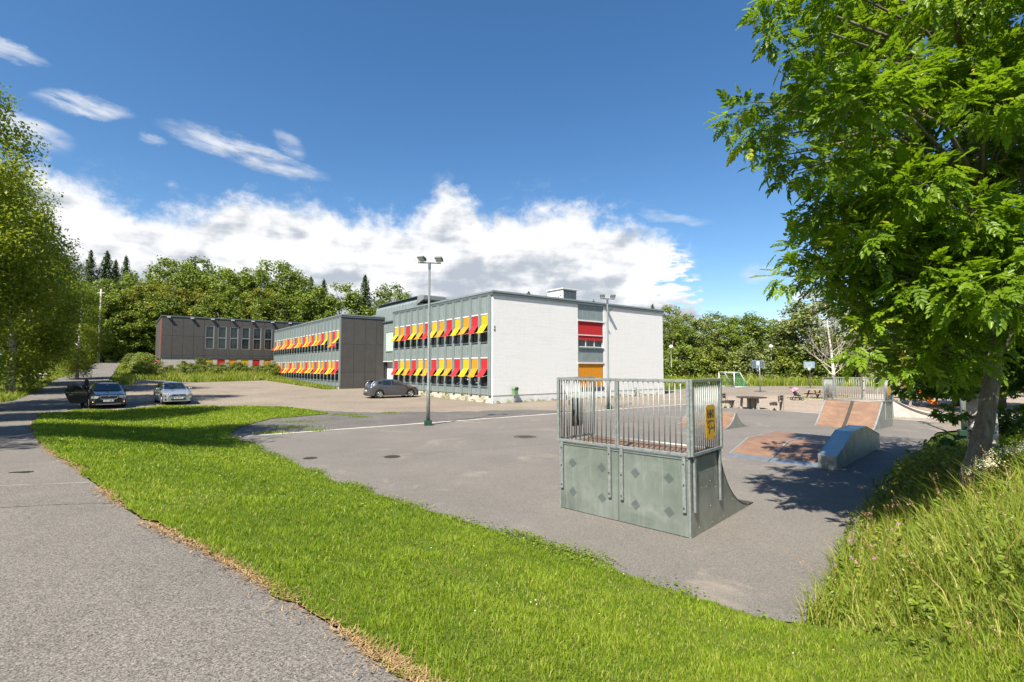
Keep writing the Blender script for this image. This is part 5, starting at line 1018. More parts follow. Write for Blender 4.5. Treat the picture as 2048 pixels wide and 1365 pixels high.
# ------------------------------------------------------------------ cars
class Car:
    def __init__(s, L, W, top, belt, wid, wtop, wheels, r, sill=.2):
        s.L, s.W, s.wheels, s.r, s.sill = L, W, wheels, r, sill
        f = lambda t: (lambda x: float(np.interp(x, [p[0] for p in t], [p[1] for p in t])))
        s.top, s.belt, s.wid, s.wt = f(top), f(belt), f(wid), f(wtop)
    def zb(s, x):
        z = s.sill + .05 * max(0, abs(x) - s.L / 2 + .35); ra = s.r + .07
        for w in s.wheels:
            d = abs(x - w)
            if d < ra: z = max(z, s.r + math.sqrt(ra * ra - d * d))
        return z
    def prof(s, x):
        w = s.wid(x); wt = s.wt(x); zt = s.top(x); zl = min(s.belt(x), zt - .03); zb = min(s.zb(x), zl - .08); h = zt - zl; e = zl - zb
        return [(w * .955, zb), (w * .985, zb + .12 * e), (w, zb + .42 * e), (w * .992, zb + .72 * e), (w * .965, zb + .92 * e), (w * .935, zl), ((w * .935 + wt) / 2 + .012, zl + .5 * h), (wt, zl + .87 * h), (wt * .9, zl + .965 * h), (wt * .5, zt - .006), (0, zt)]
    def body(s, root, mat):
        xs = sorted(set([round(v, 3) for v in np.linspace(-s.L / 2, s.L / 2, int(s.L / .055))])); n = None; b = MB()
        rows = []
        for x in xs:
            p = s.prof(x); row = [(x, y, z) for y, z in p] + [(x, -y, z) for y, z in p[-2::-1]]
            rows.append(row); n = len(row); b.v += row
        for i in range(len(xs) - 1):
            for j in range(n - 1): b.f.append((i * n + j, i * n + j + 1, (i + 1) * n + j + 1, (i + 1) * n + j))
        b.f.append(tuple(range(n))); b.f.append(tuple((len(xs) - 1) * n + j for j in range(n))[::-1])
        o = b.build('body', mat, root, smooth=True)
        o.data.set_sharp_from_angle(angle=R(38)) if hasattr(o.data, 'set_sharp_from_angle') else None
        MB().box(-s.L / 2 + .12, s.L / 2 - .12, -s.W / 2 + .16, s.W / 2 - .16, .17, .62).build('underbody', MATS['rubber'], root)
        return o
    def side_glass(s, root, x0, x1, name='side_window', f0=.06, f1=.93, lean0=0., lean1=0., sides=(1, -1)):
        for sg in sides:
            b = MB(); nx, nf = 10, 4
            for i in range(nx + 1):
                for k in range(nf + 1):
                    f = f0 + (f1 - f0) * k / nf; x = x0 + (x1 - x0) * i / nx + (lean0 * (1 - i / nx) + lean1 * i / nx) * k / nf
                    p = s.prof(x); A, B, C = p[5], p[6], p[7]
                    q = (A[0] + (B[0] - A[0]) * f * 2, A[1] + (B[1] - A[1]) * f * 2) if f < .5 else (B[0] + (C[0] - B[0]) * (f - .5) * 2, B[1] + (C[1] - B[1]) * (f - .5) * 2)
                    b.v.append((x, sg * (q[0] + .008), q[1]))
            for i in range(nx):
                for k in range(nf): a = i * (nf + 1) + k; b.f.append((a, a + nf + 1, a + nf + 2, a + 1))
            b.build(name, MATS['carglass'], root, smooth=True)
    def screen(s, root, x0, x1, name, d=.012, wf=.93):
        b = MB(); nx, ny = 10, 12; sg = 1 if x0 > x1 else -1
        for i in range(nx + 1):
            x = x0 + (x1 - x0) * i / nx; p = s.prof(x)
            ys = [q[0] for q in p[7:]][::-1]; zs = [q[1] for q in p[7:]][::-1]
            for j in range(ny + 1):
                y = (j / ny * 2 - 1) * p[7][0] * wf; b.v.append((x + sg * d * .6, y, float(np.interp(abs(y), ys, zs)) + d))
        for i in range(nx):
            for j in range(ny): a = i * (ny + 1) + j; b.f.append((a, a + 1, a + ny + 2, a + ny + 1))
        b.build(name, MATS['carglass'], root, smooth=True)
    def wheel(s, root, spokes=5, w=.2):
        r = s.r; ty = MB().lathe([(r * .6, -w / 2), (r * .93, -w / 2), (r, -w / 2 + .03), (r, w / 2 - .03), (r * .93, w / 2), (r * .6, w / 2)], 28, axis='y').mesh('tyre', MATS['rubber'], True)
        rm = MB().lathe([(r * .64, -w / 2 - .004), (r * .66, -w / 2 - .008), (r * .66, w / 2 + .008), (r * .64, w / 2 + .004)], 24, axis='y')
        sp = MB()
        for k in range(spokes):
            a = k * 2 * math.pi / spokes
            for yy in (-w / 2 - .006, w / 2 + .006): sp.bar((.03 * math.cos(a), yy, .03 * math.sin(a)), (r * .63 * math.cos(a), yy, r * .63 * math.sin(a)), .012 if False else .075, .014, (0, 1, 0))
        sp.lathe([(.07, -w / 2 - .012), (.07, w / 2 + .012)], 12, axis='y'); rim_in = MB().lathe([(r * .6, -w / 2 + .02), (r * .6, w / 2 - .02)], 20, axis='y').mesh('rim_well', MATS['darkplastic'])
        sm_ = sp.mesh('spokes', MATS['alloy']); ring = MB()
        for yy in (-w / 2 - .004, w / 2 + .004): ring.tube([(r * .63 * math.cos(t * .2618), yy, r * .63 * math.sin(t * .2618)) for t in range(25)], .016, 6, False)
        rg = ring.mesh('rim', MATS['alloy'], True)
        for x in s.wheels:
            for sg in (1, -1):
                o = inst('wheel', ty, root, (x, sg * (s.W / 2 - .02 - w / 2), r)); inst('rim_well', rim_in, o); inst('rim', rg, o); inst('spokes', sm_, o)
    def mirrors(s, root, x, z, mat):
        for sg in (1, -1):
            m = MB().prism([(x - .02, z - .06), (x + .1, z - .05), (x + .1, z + .06), (x - .02, z + .08)], sg * (s.W / 2 - .02), sg * (s.W / 2 + .19), 'y').build('mirror', mat, root, bevel=.03); MB().bar((x + .03, sg * (s.W / 2 - .12), z - .05), (x + .03, sg * (s.W / 2), z - .02), .05, .05).build('mirror_arm', MATS['darkplastic'], m)
    def seam(s, root, x, lean=0., sides=(1, -1)):
        for sg in sides:
            p = s.prof(x); pts = [(x + lean * k, sg * (y + .002), z) for k, (y, z) in enumerate(p[:6])]
            MB().tube(pts, .006, 4).build('door_seam', MATS['blackmetal'], root)
    def handle(s, root, x, z):
        for sg in (1, -1): y = s.wid(x); MB().box(x - .1, x + .1, sg * y * .985 - .03, sg * y * .985 + .03, z - .016, z + .016).build('door_handle', MATS['chrome'], root, bevel=.008)
def plate(root, x, z, s, rear=False, band=True):
    p = MB().box(x, x + .012, -.26, .26, z - .056, z + .056).build('number_plate', MATS['plate'], root)
    sg = -1 if rear else 1; xx = x + .013 if not rear else x - .001
    if band: MB().box(xx - .001, xx + .001, -.255 if sg < 0 else .21, -.21 if sg < 0 else .255, z - .05, z + .05).build('country_band', MATS['blue'], p)
    inst('plate_lettering', text_mesh(s, .105, MATS['ink'], .001, .92, .001), p, (xx, -.02 * sg, z), (R(90), 0, R(90 if not rear else -90)))
def headlamp(root, pts, x, mat, name='headlight', dx=.05):
    for sg in (1, -1):
        q = [(sg * y, z) for y, z in pts]; b = MB(); n = len(q)
        b.add([(x - .35 * max(0, abs(y) - .45) + dx, y, z) for y, z in q] + [(x - .22, y, z) for y, z in q], [tuple(range(n)), tuple(range(2 * n - 1, n - 1, -1))] + [(i, i + n, (i + 1) % n + n, (i + 1) % n) for i in range(n)])
        b.build(name, mat, root, bevel=.01)

def estate_black():
    c = Car(4.8, 1.82, [(-2.4, .62), (-2.36, .95), (-2.2, 1.15), (-1.75, 1.42), (-1.0, 1.475), (-.1, 1.475), (.25, 1.42), (1.12, .99), (1.5, .93), (2.05, .83), (2.3, .72), (2.4, .62)],
            [(-2.4, .6), (-2.2, .98), (0, .95), (1.1, .92), (1.6, .84), (2.2, .68), (2.4, .55)], [(-2.4, .72), (-2.2, .86), (-1.6, .9), (1.4, .905), (2.0, .86), (2.25, .78), (2.4, .66)],
            [(-2.4, .6), (-1.9, .6), (-1, .62), (.2, .61), (1.1, .72), (1.7, .72), (2.2, .66), (2.4, .58)], (1.42, -1.34), .325, .19)
    fx, fy = -24.35, 30.35; a = R(-48); x, y = fx - 2.4 * math.cos(a), fy - 2.4 * math.sin(a); z = Hs(x, y) - .02
    r = thing('estate_car', 'black estate car with its front passenger door wide open', 'car', (x, y, z), a, 'cars parked on the lot')
    c.body(r, MATS['paint_black']); c.screen(r, 1.06, .3, 'windscreen'); c.side_glass(r, -.05, .75, lean0=0, lean1=-.45, sides=(1,)); c.side_glass(r, -1.0, -.12); c.side_glass(r, -1.95, -1.1, lean0=.3); c.wheel(r, 7); c.mirrors(r, .72, 1.02, MATS['paint_black'])
    for sg in (1, -1): MB().tube([(.1, sg * .56, 1.46), (0, sg * .57, 1.51), (-1.5, sg * .57, 1.49), (-1.7, sg * .55, 1.44)], .018, 6).build('roof_rail', MATS['chrome'], r, smooth=True)
    g = MB().prism([(-.36, .56), (-.44, .70), (-.36, .735), (.36, .735), (.44, .70), (.36, .56)], 2.39, 2.43, 'x').build('grille', MATS['darkplastic'], r)
    ring = [(-.36, .555), (-.45, .70), (-.37, .745), (.37, .745), (.45, .70), (.36, .555), (-.36, .555)]
    MB().tube([(2.43, p, q) for p, q in ring], .016, 6, False).build('grille_surround', MATS['chrome'], g)
    for k in range(11): yy = -.34 + k * .068; MB().box(2.425, 2.44, yy - .006, yy + .006, .57, .725).build('grille_bar', MATS['blackmetal'], g)
    MB().lathe([(.058, 0), (.058, .02), (.04, .028)], 16, (2.43, 0, .755), 'x').build('badge', MATS['chrome'], r)
    MB().tube([(2.28, 0, .80), (1.7, 0, .925), (1.15, 0, .985)], .008, 4).build('bonnet_crease', MATS['paint_black'], r)
    headlamp(r, [(.5, .60), (.48, .72), (.60, .74), (.82, .72), (.84, .63), (.7, .57)], 2.40, MATS['lampglass'])
    MB().box(2.36, 2.42, -.62, .62, .24, .34).build('lower_intake', MATS['darkplastic'], r); MB().tube([(2.42, -.6, .25), (2.43, 0, .235), (2.42, .6, .25)], .012, 6).build('intake_trim', MATS['chrome'], r)
    for sg in (1, -1): MB().lathe([(.05, 0), (.05, .03), (.035, .04)], 12, (2.27, sg * .7, .38), 'x').build('fog_light', MATS['foglamp'], r); MB().box(2.3, 2.37, sg * .5 - .09, sg * .5 + .09, .34, .42).build('fog_housing', MATS['lampglass'], r)
    plate(r, 2.425, .455, 'AE 41488'); c.handle(r, -.05, .86); c.seam(r, -.09)
    MB().box(.55, .58, -.04, .04, 1.33, 1.37).build('rear_view_mirror', MATS['whitemetal'], r)
    # open front door on the passenger side, hinged near the wing
    hx, hy, oa = .95, -.89, R(180 + 74)
    def dp(d, z, t=0.): return (hx + d * math.cos(oa) + t * -math.sin(oa), hy + d * math.sin(oa) + t * math.cos(oa), z)
    out = [(0, .32), (.12, .27), (.86, .27), (.98, .5), (1.16, .92), (0, .92)]; n = len(out)
    b = MB(); b.add([dp(d, z, -.05) for d, z in out] + [dp(d, z, .05) for d, z in out], [tuple(range(n)), tuple(range(2 * n - 1, n - 1, -1))] + [(i, i + n, (i + 1) % n + n, (i + 1) % n) for i in range(n)])
    d = b.build('open_door', MATS['paint_black'], r, bevel=.015); d['label'] = 'open front passenger door'
    MB().tube([dp(0.05, .93), dp(.5, 1.32), dp(.68, 1.385), dp(1.02, 1.37), dp(1.15, .93)], .024, 6).tube([dp(.92, .93), dp(.9, 1.38)], .02, 6).build('window_frame', MATS['paint_black'], d, smooth=True)
    q = [(.1, .94), (.5, 1.29), (.7, 1.36), (1.0, 1.35), (1.1, .94)]; b = MB(); n = 5
    b.add([dp(a_, z_, -.006) for a_, z_ in q] + [dp(a_, z_, .006) for a_, z_ in q], [tuple(range(n)), tuple(range(2 * n - 1, n - 1, -1))] + [(i, i + n, (i + 1) % n + n, (i + 1) % n) for i in range(n)]); b.build('door_window', MATS['carglass'], d)
    MB().bar(dp(.03, .935, -.055), dp(1.14, .935, -.055), .02, .02).bar(dp(.1, .4, -.055), dp(.95, .4, -.055), .014, .025).build('door_trim', MATS['chrome'], d)
    MB().bar(dp(.75, .8, .06), dp(.95, .8, .06), .03, .03).build('door_handle', MATS['chrome'], d)
    MB().bar(dp(.1, .98, -.18), dp(.14, 1.08, -.18), .1, .2).bar(dp(.08, .95, 0), dp(.1, 1.0, -.16), .05, .05).build('mirror', MATS['paint_black'], d, bevel=.02)
    b = MB().box(-.05, .9, -.93, -.885, .3, .93).build('door_opening', MATS['cloth'], r)
    return r, (x, y, z, a)
bc, BCAR = estate_black()
def estate_silver():
    c = Car(4.42, 1.70, [(-2.21, .6), (-2.15, .95), (-1.85, 1.25), (-1.5, 1.39), (-.8, 1.425), (-.1, 1.43), (.2, 1.39), (1.05, .97), (1.4, .92), (1.85, .83), (2.1, .72), (2.21, .6)],
            [(-2.21, .58), (-2.0, .95), (0, .92), (1.0, .9), (1.5, .82), (2.0, .68), (2.21, .54)], [(-2.21, .7), (-2.0, .81), (-1.4, .85), (1.3, .85), (1.8, .81), (2.05, .74), (2.21, .62)],
            [(-2.21, .56), (-1.7, .56), (-1, .58), (.2, .57), (1.0, .67), (1.6, .67), (2.0, .62), (2.21, .55)], (1.32, -1.2), .31, .19)
    fx, fy = -22.1, 33.3; a = R(-46.5); x, y = fx - 2.2 * math.cos(a), fy - 2.2 * math.sin(a); z = Hs(x, y) - .02
    r = thing('estate_car', 'silver estate car parked nose towards the grass beside the black car', 'car', (x, y, z), a, 'cars parked on the lot')
    c.body(r, MATS['paint_silver']); c.screen(r, 1.0, .25, 'windscreen'); c.side_glass(r, -.1, .7, lean1=-.42); c.side_glass(r, -1.0, -.17); c.side_glass(r, -1.75, -1.08, lean0=.3); c.wheel(r, 5); c.mirrors(r, .66, 1.0, MATS['paint_silver'])
    for sg in (1, -1): MB().tube([(.1, sg * .52, 1.41), (0, sg * .53, 1.46), (-1.2, sg * .53, 1.44), (-1.35, sg * .52, 1.4)], .016, 6).build('roof_rail', MATS['darkplastic'], r, smooth=True)
    g = MB().prism([(-.4, .56), (-.42, .62), (-.34, .66), (.34, .66), (.42, .62), (.4, .56)], 2.2, 2.235, 'x').build('grille', MATS['darkplastic'], r)
    MB().tube([(2.23, p, q) for p, q in [(-.4, .552), (-.43, .62), (-.35, .67), (.35, .67), (.43, .62), (.4, .552), (-.4, .552)]], .012, 6, False).build('grille_surround', MATS['chrome'], g)
    MB().lathe([(.03, 0), (.03, .012)], 14, (2.235, 0, .61), 'x').box(2.236, 2.244, -.07, .07, .595, .625).build('badge', MATS['chrome'], g)
    headlamp(r, [(.50, .56), (.47, .66), (.58, .74), (.72, .74), (.8, .68), (.78, .57), (.64, .535)], 2.20, MATS['lampglass'])
    for sg in (1, -1):
        MB().box(2.06, 2.165, sg * .74 - .05, sg * .74 + .05, .6, .68).build('indicator', MATS['amber'], r, bevel=.01); MB().box(2.05, 2.17, sg * .62 - .12, sg * .62 + .12, .28, .42).build('fog_housing', MATS['darkplastic'], r, bevel=.02); MB().lathe([(.055, 0), (.055, .02)], 12, (2.165, sg * .62, .35), 'x').build('fog_light', MATS['lampglass'], r)
    MB().box(2.15, 2.225, -.42, .42, .3, .4).build('lower_intake', MATS['darkplastic'], r); plate(r, 2.23, .43, 'BL 27710', band=False); c.handle(r, -.05, .84); c.seam(r, -.13); c.seam(r, .78, .0)
    MB().box(.5, .53, -.05, .05, 1.28, 1.33).build('rear_view_mirror', MATS['darkplastic'], r)
    MB().tube([(1.06, -.5, .99), (1.0, .1, 1.02)], .01, 4).tube([(1.06, .05, .99), (1.0, .6, 1.0)], .01, 4).build('wiper', MATS['blackmetal'], r)
estate_silver()
def hatch_grey():
    c = Car(4.45, 1.77, [(-2.22, .55), (-2.18, .88), (-2.02, 1.12), (-1.75, 1.42), (-1.55, 1.5), (-.8, 1.55), (-.1, 1.545), (.45, 1.42), (1.25, 1.08), (1.65, .98), (1.95, .86), (2.15, .68), (2.22, .5)],
            [(-2.22, .5), (-2.1, .9), (-1.6, 1.08), (-.8, 1.03), (.6, .98), (1.2, .96), (1.7, .86), (2.1, .62), (2.22, .46)], [(-2.22, .66), (-2.05, .8), (-1.5, .88), (1.2, .885), (1.75, .83), (2.05, .7), (2.22, .5)],
            [(-2.22, .5), (-1.9, .5), (-1.5, .56), (-.5, .6), (.4, .6), (1.2, .68), (1.7, .64), (2.05, .5), (2.22, .4)], (1.36, -1.34), .315, .2)
    x, y = -10.2, 42.6; z = Hs(x, y) - .02; a = R(35)
    r = thing('hatchback_car', 'dark grey five door hatchback parked facing the awning facade', 'car', (x, y, z), a, 'cars parked on the lot')
    c.body(r, MATS['paint_grey']); c.screen(r, 1.2, .5, 'windscreen'); c.screen(r, -2.0, -1.62, 'rear_window', .014, .86)
    c.side_glass(r, -.3, .85, lean1=-.55); c.side_glass(r, -1.1, -.37); c.side_glass(r, -1.5, -1.16, 'quarter_window', .2, .8, lean0=.1); c.wheel(r, 5); c.mirrors(r, .8, 1.06, MATS['paint_grey'])
    for sg in (1, -1):
        MB().tube([(-2.03, sg * .72, .98), (-1.93, sg * .63, 1.18), (-1.72, sg * .575, 1.4)], .05, 8).build('tail_light', MATS['lampglass'], r, smooth=True)
        MB().prism([(1.35, 1.02), (1.75, .93), (1.95, .82), (1.7, .88)], sg * .58, sg * .72, 'y').build('headlight', MATS['lampglass'], r, bevel=.02)
    MB().prism([(-2.0, 1.47), (-1.6, 1.53), (-1.55, 1.5), (-1.95, 1.43)], -.55, .55, 'y').build('roof_spoiler', MATS['paint_grey'], r, bevel=.01)
    plate(r, -2.245, .62, 'EL 10542', True, False); c.handle(r, .02, .9); c.handle(r, -.95, .93); c.seam(r, -.33); c.seam(r, .95, .01); c.seam(r, -1.12, -.02)
    for sg in (1, -1): MB().box(-1.2, 1.2, sg * .885 - .012, sg * .885 + .012, .19, .215).build('sill_trim', MATS['chrome'], r)
    MB().box(-2.24, -2.1, -.6, .6, .25, .42).build('rear_bumper', MATS['darkplastic'], r, bevel=.03)
hatch_grey()
def red_car():
    c = Car(4.3, 1.75, [(-2.15, .6), (-2.0, 1.0), (-1.5, 1.4), (-.2, 1.45), (.2, 1.4), (1.0, .98), (2.0, .75), (2.15, .6)], [(-2.15, .58), (-2, .95), (1, .92), (2.15, .55)], [(-2.15, .7), (-1.9, .85), (1.7, .85), (2.15, .64)], [(-2.15, .56), (-1, .6), (.2, .6), (1.2, .7), (2.15, .56)], (1.3, -1.25), .31)
    x, y = -55.2, 76.; r = thing('parked_car', 'red car roof showing above the bushes left of the hall', 'car', (x, y, Hs(x, y)), R(10), 'cars parked on the lot')
    c.body(r, MATS['paint_red']); c.screen(r, .95, .25, 'windscreen'); c.side_glass(r, -1., .6, lean1=-.4); c.wheel(r)
red_car()

# ------------------------------------------------------------------ person by the open door
def person():
    x, y, z, a = BCAR; c, s = math.cos(a), math.sin(a)
    lx, ly = .52, -1.16; px, py = x + lx * c - ly * s, y + lx * s + ly * c
    r = thing('person', 'person in dark clothes with long dark hair standing behind the open car door', 'person', (px, py, Hs(px, py) - .01), a + R(60))
    J = {'pel': (0, 0, .90), 'waist': (.03, 0, 1.05), 'chest': (.1, 0, 1.25), 'neck': (.16, 0, 1.40), 'head0': (.19, 0, 1.47), 'head1': (.21, 0, 1.58)}
    E = [('pel', 'waist'), ('waist', 'chest'), ('chest', 'neck'), ('neck', 'head0'), ('head0', 'head1')]
    Rd = {'pel': .14, 'waist': .115, 'chest': .13, 'neck': .05, 'head0': .07, 'head1': .088}
    for sd, k in ((1, 'l'), (-1, 'r')):
        J.update({k + 'hip': (0, .09 * sd, .86), k + 'knee': (.05, .1 * sd, .47), k + 'ank': (-.02, .1 * sd, .08), k + 'toe': (.14, .12 * sd, .035), k + 'sh': (.11, .17 * sd, 1.33), k + 'el': (.16, .25 * sd, 1.08), k + 'wr': (.38, .2 * sd, 1.05), k + 'palm': (.45, .19 * sd, 1.05)})
        Rd.update({k + 'hip': .088, k + 'knee': .058, k + 'ank': .04, k + 'toe': .035, k + 'sh': .06, k + 'el': .042, k + 'wr': .028, k + 'palm': .034})
        E += [('pel', k + 'hip'), (k + 'hip', k + 'knee'), (k + 'knee', k + 'ank'), (k + 'ank', k + 'toe'), ('chest', k + 'sh'), (k + 'sh', k + 'el'), (k + 'el', k + 'wr'), (k + 'wr', k + 'palm')]
        for i, (dy, ln) in enumerate(((-.03, .07), (-.012, .085), (.008, .08), (.026, .065))):
            J[k + 'f%d' % i] = (.45 + .045, (.19 * sd) + dy, 1.045); J[k + 'g%d' % i] = (.45 + ln, (.19 * sd) + dy * 1.1, 1.02); Rd[k + 'f%d' % i] = .009; Rd[k + 'g%d' % i] = .008; E += [(k + 'palm', k + 'f%d' % i), (k + 'f%d' % i, k + 'g%d' % i)]
        J[k + 'th'] = (.45, .19 * sd - .05 * sd, 1.03); Rd[k + 'th'] = .01; E.append((k + 'palm', k + 'th'))
    def skin(name, names, extra, mat, parent):
        ks = [k for k in J if k in names]; ix = {k: i for i, k in enumerate(ks)}
        me = bpy.data.meshes.new(name); me.from_pydata([J[k] for k in ks], [(ix[p], ix[q]) for p, q in E if p in ix and q in ix], []); o = inst(name, me, parent)
        md = o.modifiers.new('Skin', 'SKIN'); sd = me.skin_vertices[0].data
        for k in ks: sd[ix[k]].radius = (Rd[k] + extra,) * 2
        sd[0].use_root = True; o.modifiers.new('Sub', 'SUBSURF').levels = 2; me.materials.append(mat)
        for m in o.modifiers:
            if m.type == 'SUBSURF': m.render_levels = 2
        dg = bpy.context.evaluated_depsgraph_get(); nm = bpy.data.meshes.new_from_object(o.evaluated_get(dg)); o.modifiers.clear(); o.data = nm; nm.shade_smooth(); 
        if not nm.materials: nm.materials.append(mat)
        return o
    b = skin('body', set(J), 0., MATS['skin'], r)
    top = {'pel', 'waist', 'chest'} | {k + q for k in 'lr' for q in ('sh', 'el', 'wr')}
    skin('jacket', top, .014, MATS['cloth'], r); skin('trousers', {'pel'} | {k + q for k in 'lr' for q in ('hip', 'knee', 'ank')}, .012, MATS['jeans'], r); 
    for k in 'lr': skin('shoe', {k + 'ank', k + 'toe'}, .012, MATS['darkplastic'], r)
    h = MB().lathe([(.02, 1.71), (.075, 1.695), (.105, 1.64), (.112, 1.56), (.11, 1.46), (.10, 1.36), (.06, 1.33)], 14, (.175, 0, 0)).build('hair', MATS['hair'], r, smooth=True)
    MB().prism([(.295, 1.55), (.325, 1.515), (.295, 1.505)], -.012, .012, 'y').build('nose', MATS['skin'], r)
    for sd in (-1, 1): MB().lathe([(.011, 0), (.006, .008)], 8, (.288, sd * .032, 1.565), 'x').build('eye', MATS['ink'], r)
    MB().box(.283, .293, -.024, .024, 1.472, 1.482).build('mouth', MATS['red'], r)
person()
# ------------------------------------------------------------------ vegetation
def unit(a): return a / np.maximum(1e-6, np.linalg.norm(a, axis=-1, keepdims=True))
def cards(C, Nn, size, asp=.55, rg=rng):
    """diamond leaf cards around centres with given normals"""
    n = len(C); t = unit(np.cross(Nn, rg.normal(size=(n, 3)))); b = np.cross(Nn, t); s = size[:, None]
    V = np.stack([C - t * s * .5, C + b * s * asp * .5 + Nn * s * .06, C + t * s * .5, C - b * s * asp * .5 + Nn * s * .06], 1).reshape(-1, 3)
    return V, np.arange(4 * n).reshape(-1, 4)
SHAPES = {'round': lambda t: np.sin(np.pi * np.clip(t * .93 + .05, 0, 1)) ** .55, 'tall': lambda t: np.clip(np.sin(np.pi * np.clip(t * .9 + .08, 0, 1)), 0, 1) ** .8 * (1 - .25 * t), 'cone': lambda t: (1 - t) ** .85 + .03, 'bush': lambda t: np.sqrt(np.clip(1 - (t * .95) ** 2, 0, 1))}
def crown_mesh(name, seed, h, z0, rad, nc, per, leaf, mat, shape='round', cr=(.2, .32), droop=0., flat=.75):
    rg = np.random.default_rng(seed); t = rg.random(nc * 2); keep = rg.random(nc * 2) < SHAPES[shape](t) ** 1.3 + .1; t = t[keep][:nc]; nc = len(t)
    a = rg.random(nc) * 6.283; rr = SHAPES[shape](t) * rad * np.sqrt(rg.uniform(.25, 1, nc)) * rg.uniform(.85, 1.12, nc)
    C = np.c_[rr * np.cos(a), rr * np.sin(a), z0 + t * (h - z0)]; R_ = rg.uniform(cr[0], cr[1], nc) * rad; cv = rg.normal(0, .13, nc)
    k = np.repeat(np.arange(nc), per); n = len(k); d = unit(rg.normal(size=(n, 3))); d[:, 2] = d[:, 2] * .8 + .12
    p = C[k] + d * (R_[k] * rg.random(n) ** .45)[:, None] * np.array([1, 1, flat])
    if droop: q = rg.random(n); p[:, 2] -= droop * q * q * R_[k] * 3.2; p[:, :2] += d[:, :2] * .1
    N_ = unit(d * .55 + np.array([0, 0, .55]) + rg.normal(0, .5, (n, 3))); V, F = cards(p, N_, leaf * rg.uniform(.6, 1.35, n), .62, rg)
    var = np.clip(.42 + cv[k] + rg.normal(0, .14, n), 0, .85)
    return np_mesh(name, V, F, mat, np.repeat(var, 4)), C
def trunk_mesh(name, C, h, z0, r0, mat, nb=9, seed=0, top=.8):
    rg = random.Random(seed); b = MB(); k = 6; pts = [(rg.uniform(-.12, .12) * i * .5, rg.uniform(-.12, .12) * i * .5, -.3 + (h * top + .3) * i / k) for i in range(k + 1)]
    b.tube(pts, [r0 * (1.15 - i / k) + .02 for i in range(k + 1)], 8)
    for i in range(nb):
        c = Vector(C[rg.randrange(len(C))]); zz = max(z0 * .7, min(c.z - .2 * (abs(c.x) + abs(c.y)), h * top * .9)); s = Vector((0, 0, zz)); m = s.lerp(c, .5) + Vector((0, 0, .06 * h * .3))
        b.tube([s, m, s.lerp(c, .92)], [r0 * .38, r0 * .22, r0 * .07], 5)
    return b.mesh(name, mat, True)
def spruce_mesh(name, seed, h, rad, mat, n=9000, leaf=.5):
    rg = np.random.default_rng(seed); t = rg.random(n) ** .8; lay = np.clip(np.floor(t * 34) / 34 + rg.normal(0, .006, n), 0, .995); a = np.floor(rg.random(n) * 13) / 13 * 6.283 + np.floor(t * 34) * 40 + rg.normal(0, .16, n)
    f = rg.random(n) ** .6; R_ = rad * ((1 - lay) ** .9 + .03) * (.55 + .6 * vn(np.floor(a * 2.07), np.floor(t * 34), 3.) + .35 * np.sin(a * 3 + lay * 50)) * 1.25; r = f * R_
    z = h * (.08 + .92 * lay) - .36 * r + rg.normal(0, .3, n) - .25 * f * rg.random(n); p = np.c_[r * np.cos(a), r * np.sin(a), z]
    N_ = unit(np.c_[np.cos(a) * .5, np.sin(a) * .5, np.full(n, .7)] + rg.normal(0, .45, (n, 3))); V, F = cards(p, N_, leaf * rg.uniform(.6, 1.3, n) * (1.1 - .5 * t), .5, rg)
    return np_mesh(name, V, F, mat, np.repeat(np.clip(rg.normal(.42, .18, n), 0, .9), 4))
ORD = ['first', 'second', 'third', 'fourth', 'fifth', 'sixth', 'seventh', 'eighth', 'ninth', 'tenth', 'eleventh', 'twelfth', 'thirteenth', 'fourteenth', 'fifteenth', 'sixteenth', 'seventeenth', 'eighteenth', 'nineteenth', 'twentieth'] + ['twenty-' + q for q in ('first', 'second', 'third', 'fourth', 'fifth', 'sixth', 'seventh', 'eighth', 'ninth')] + ['thirtieth', 'thirty-first', 'thirty-second', 'thirty-third']
PROTO = {}
def proto(kind, i, mk_):
    if (kind, i) not in PROTO: PROTO[(kind, i)] = mk_()
    return PROTO[(kind, i)]
def tree_protos(kind, i):
    s = hash((kind, i)) % 1000 if False else {'lime': 10, 'oak': 30, 'willow': 50, 'birch': 70, 'spruce': 90, 'shrubtree': 110}[kind] + i
    if kind == 'spruce':
        c = spruce_mesh('crown', s, 20, 4.9, MATS['spruceneedle']); return c, trunk_mesh('trunk', [(0, 0, 10)], 20, 2, .22, MATS['bark'], 0, s, .97), 20.
    if kind == 'shrubtree':
        c, C = crown_mesh('crown', s, 4, .1, 2.4, 46, 110, .26, MATS[('shrub', 'lime', 'willow')[i % 3]], 'bush', (.22, .38), 0., 1.0); return c, trunk_mesh('trunk', C, 4, .3, .07, MATS['bark'], 8, s), 4.
    if kind == 'birch':
        c, C = crown_mesh('crown', s, 14, 2.5, 3.0, 62, 120, .3, MATS['willow'], 'tall', (.2, .34), .5); return c, trunk_mesh('trunk', C, 14, 3, .2, MATS['birchbark'], 10, s, .9), 14.
    m = MATS[{'lime': 'lime', 'oak': 'oak', 'willow': 'willow'}[kind]]
    c, C = crown_mesh('crown', s, 16, 1.2, 5.2, 120, 95, .38, m, 'round', (.15, .27), 0., 1.0); return c, trunk_mesh('trunk', C, 16, 3, .3, MATS['bark'], 12, s, .75), 16.
NV = {'lime': 4, 'oak': 2, 'willow': 2, 'birch': 2, 'spruce': 3, 'shrubtree': 3}
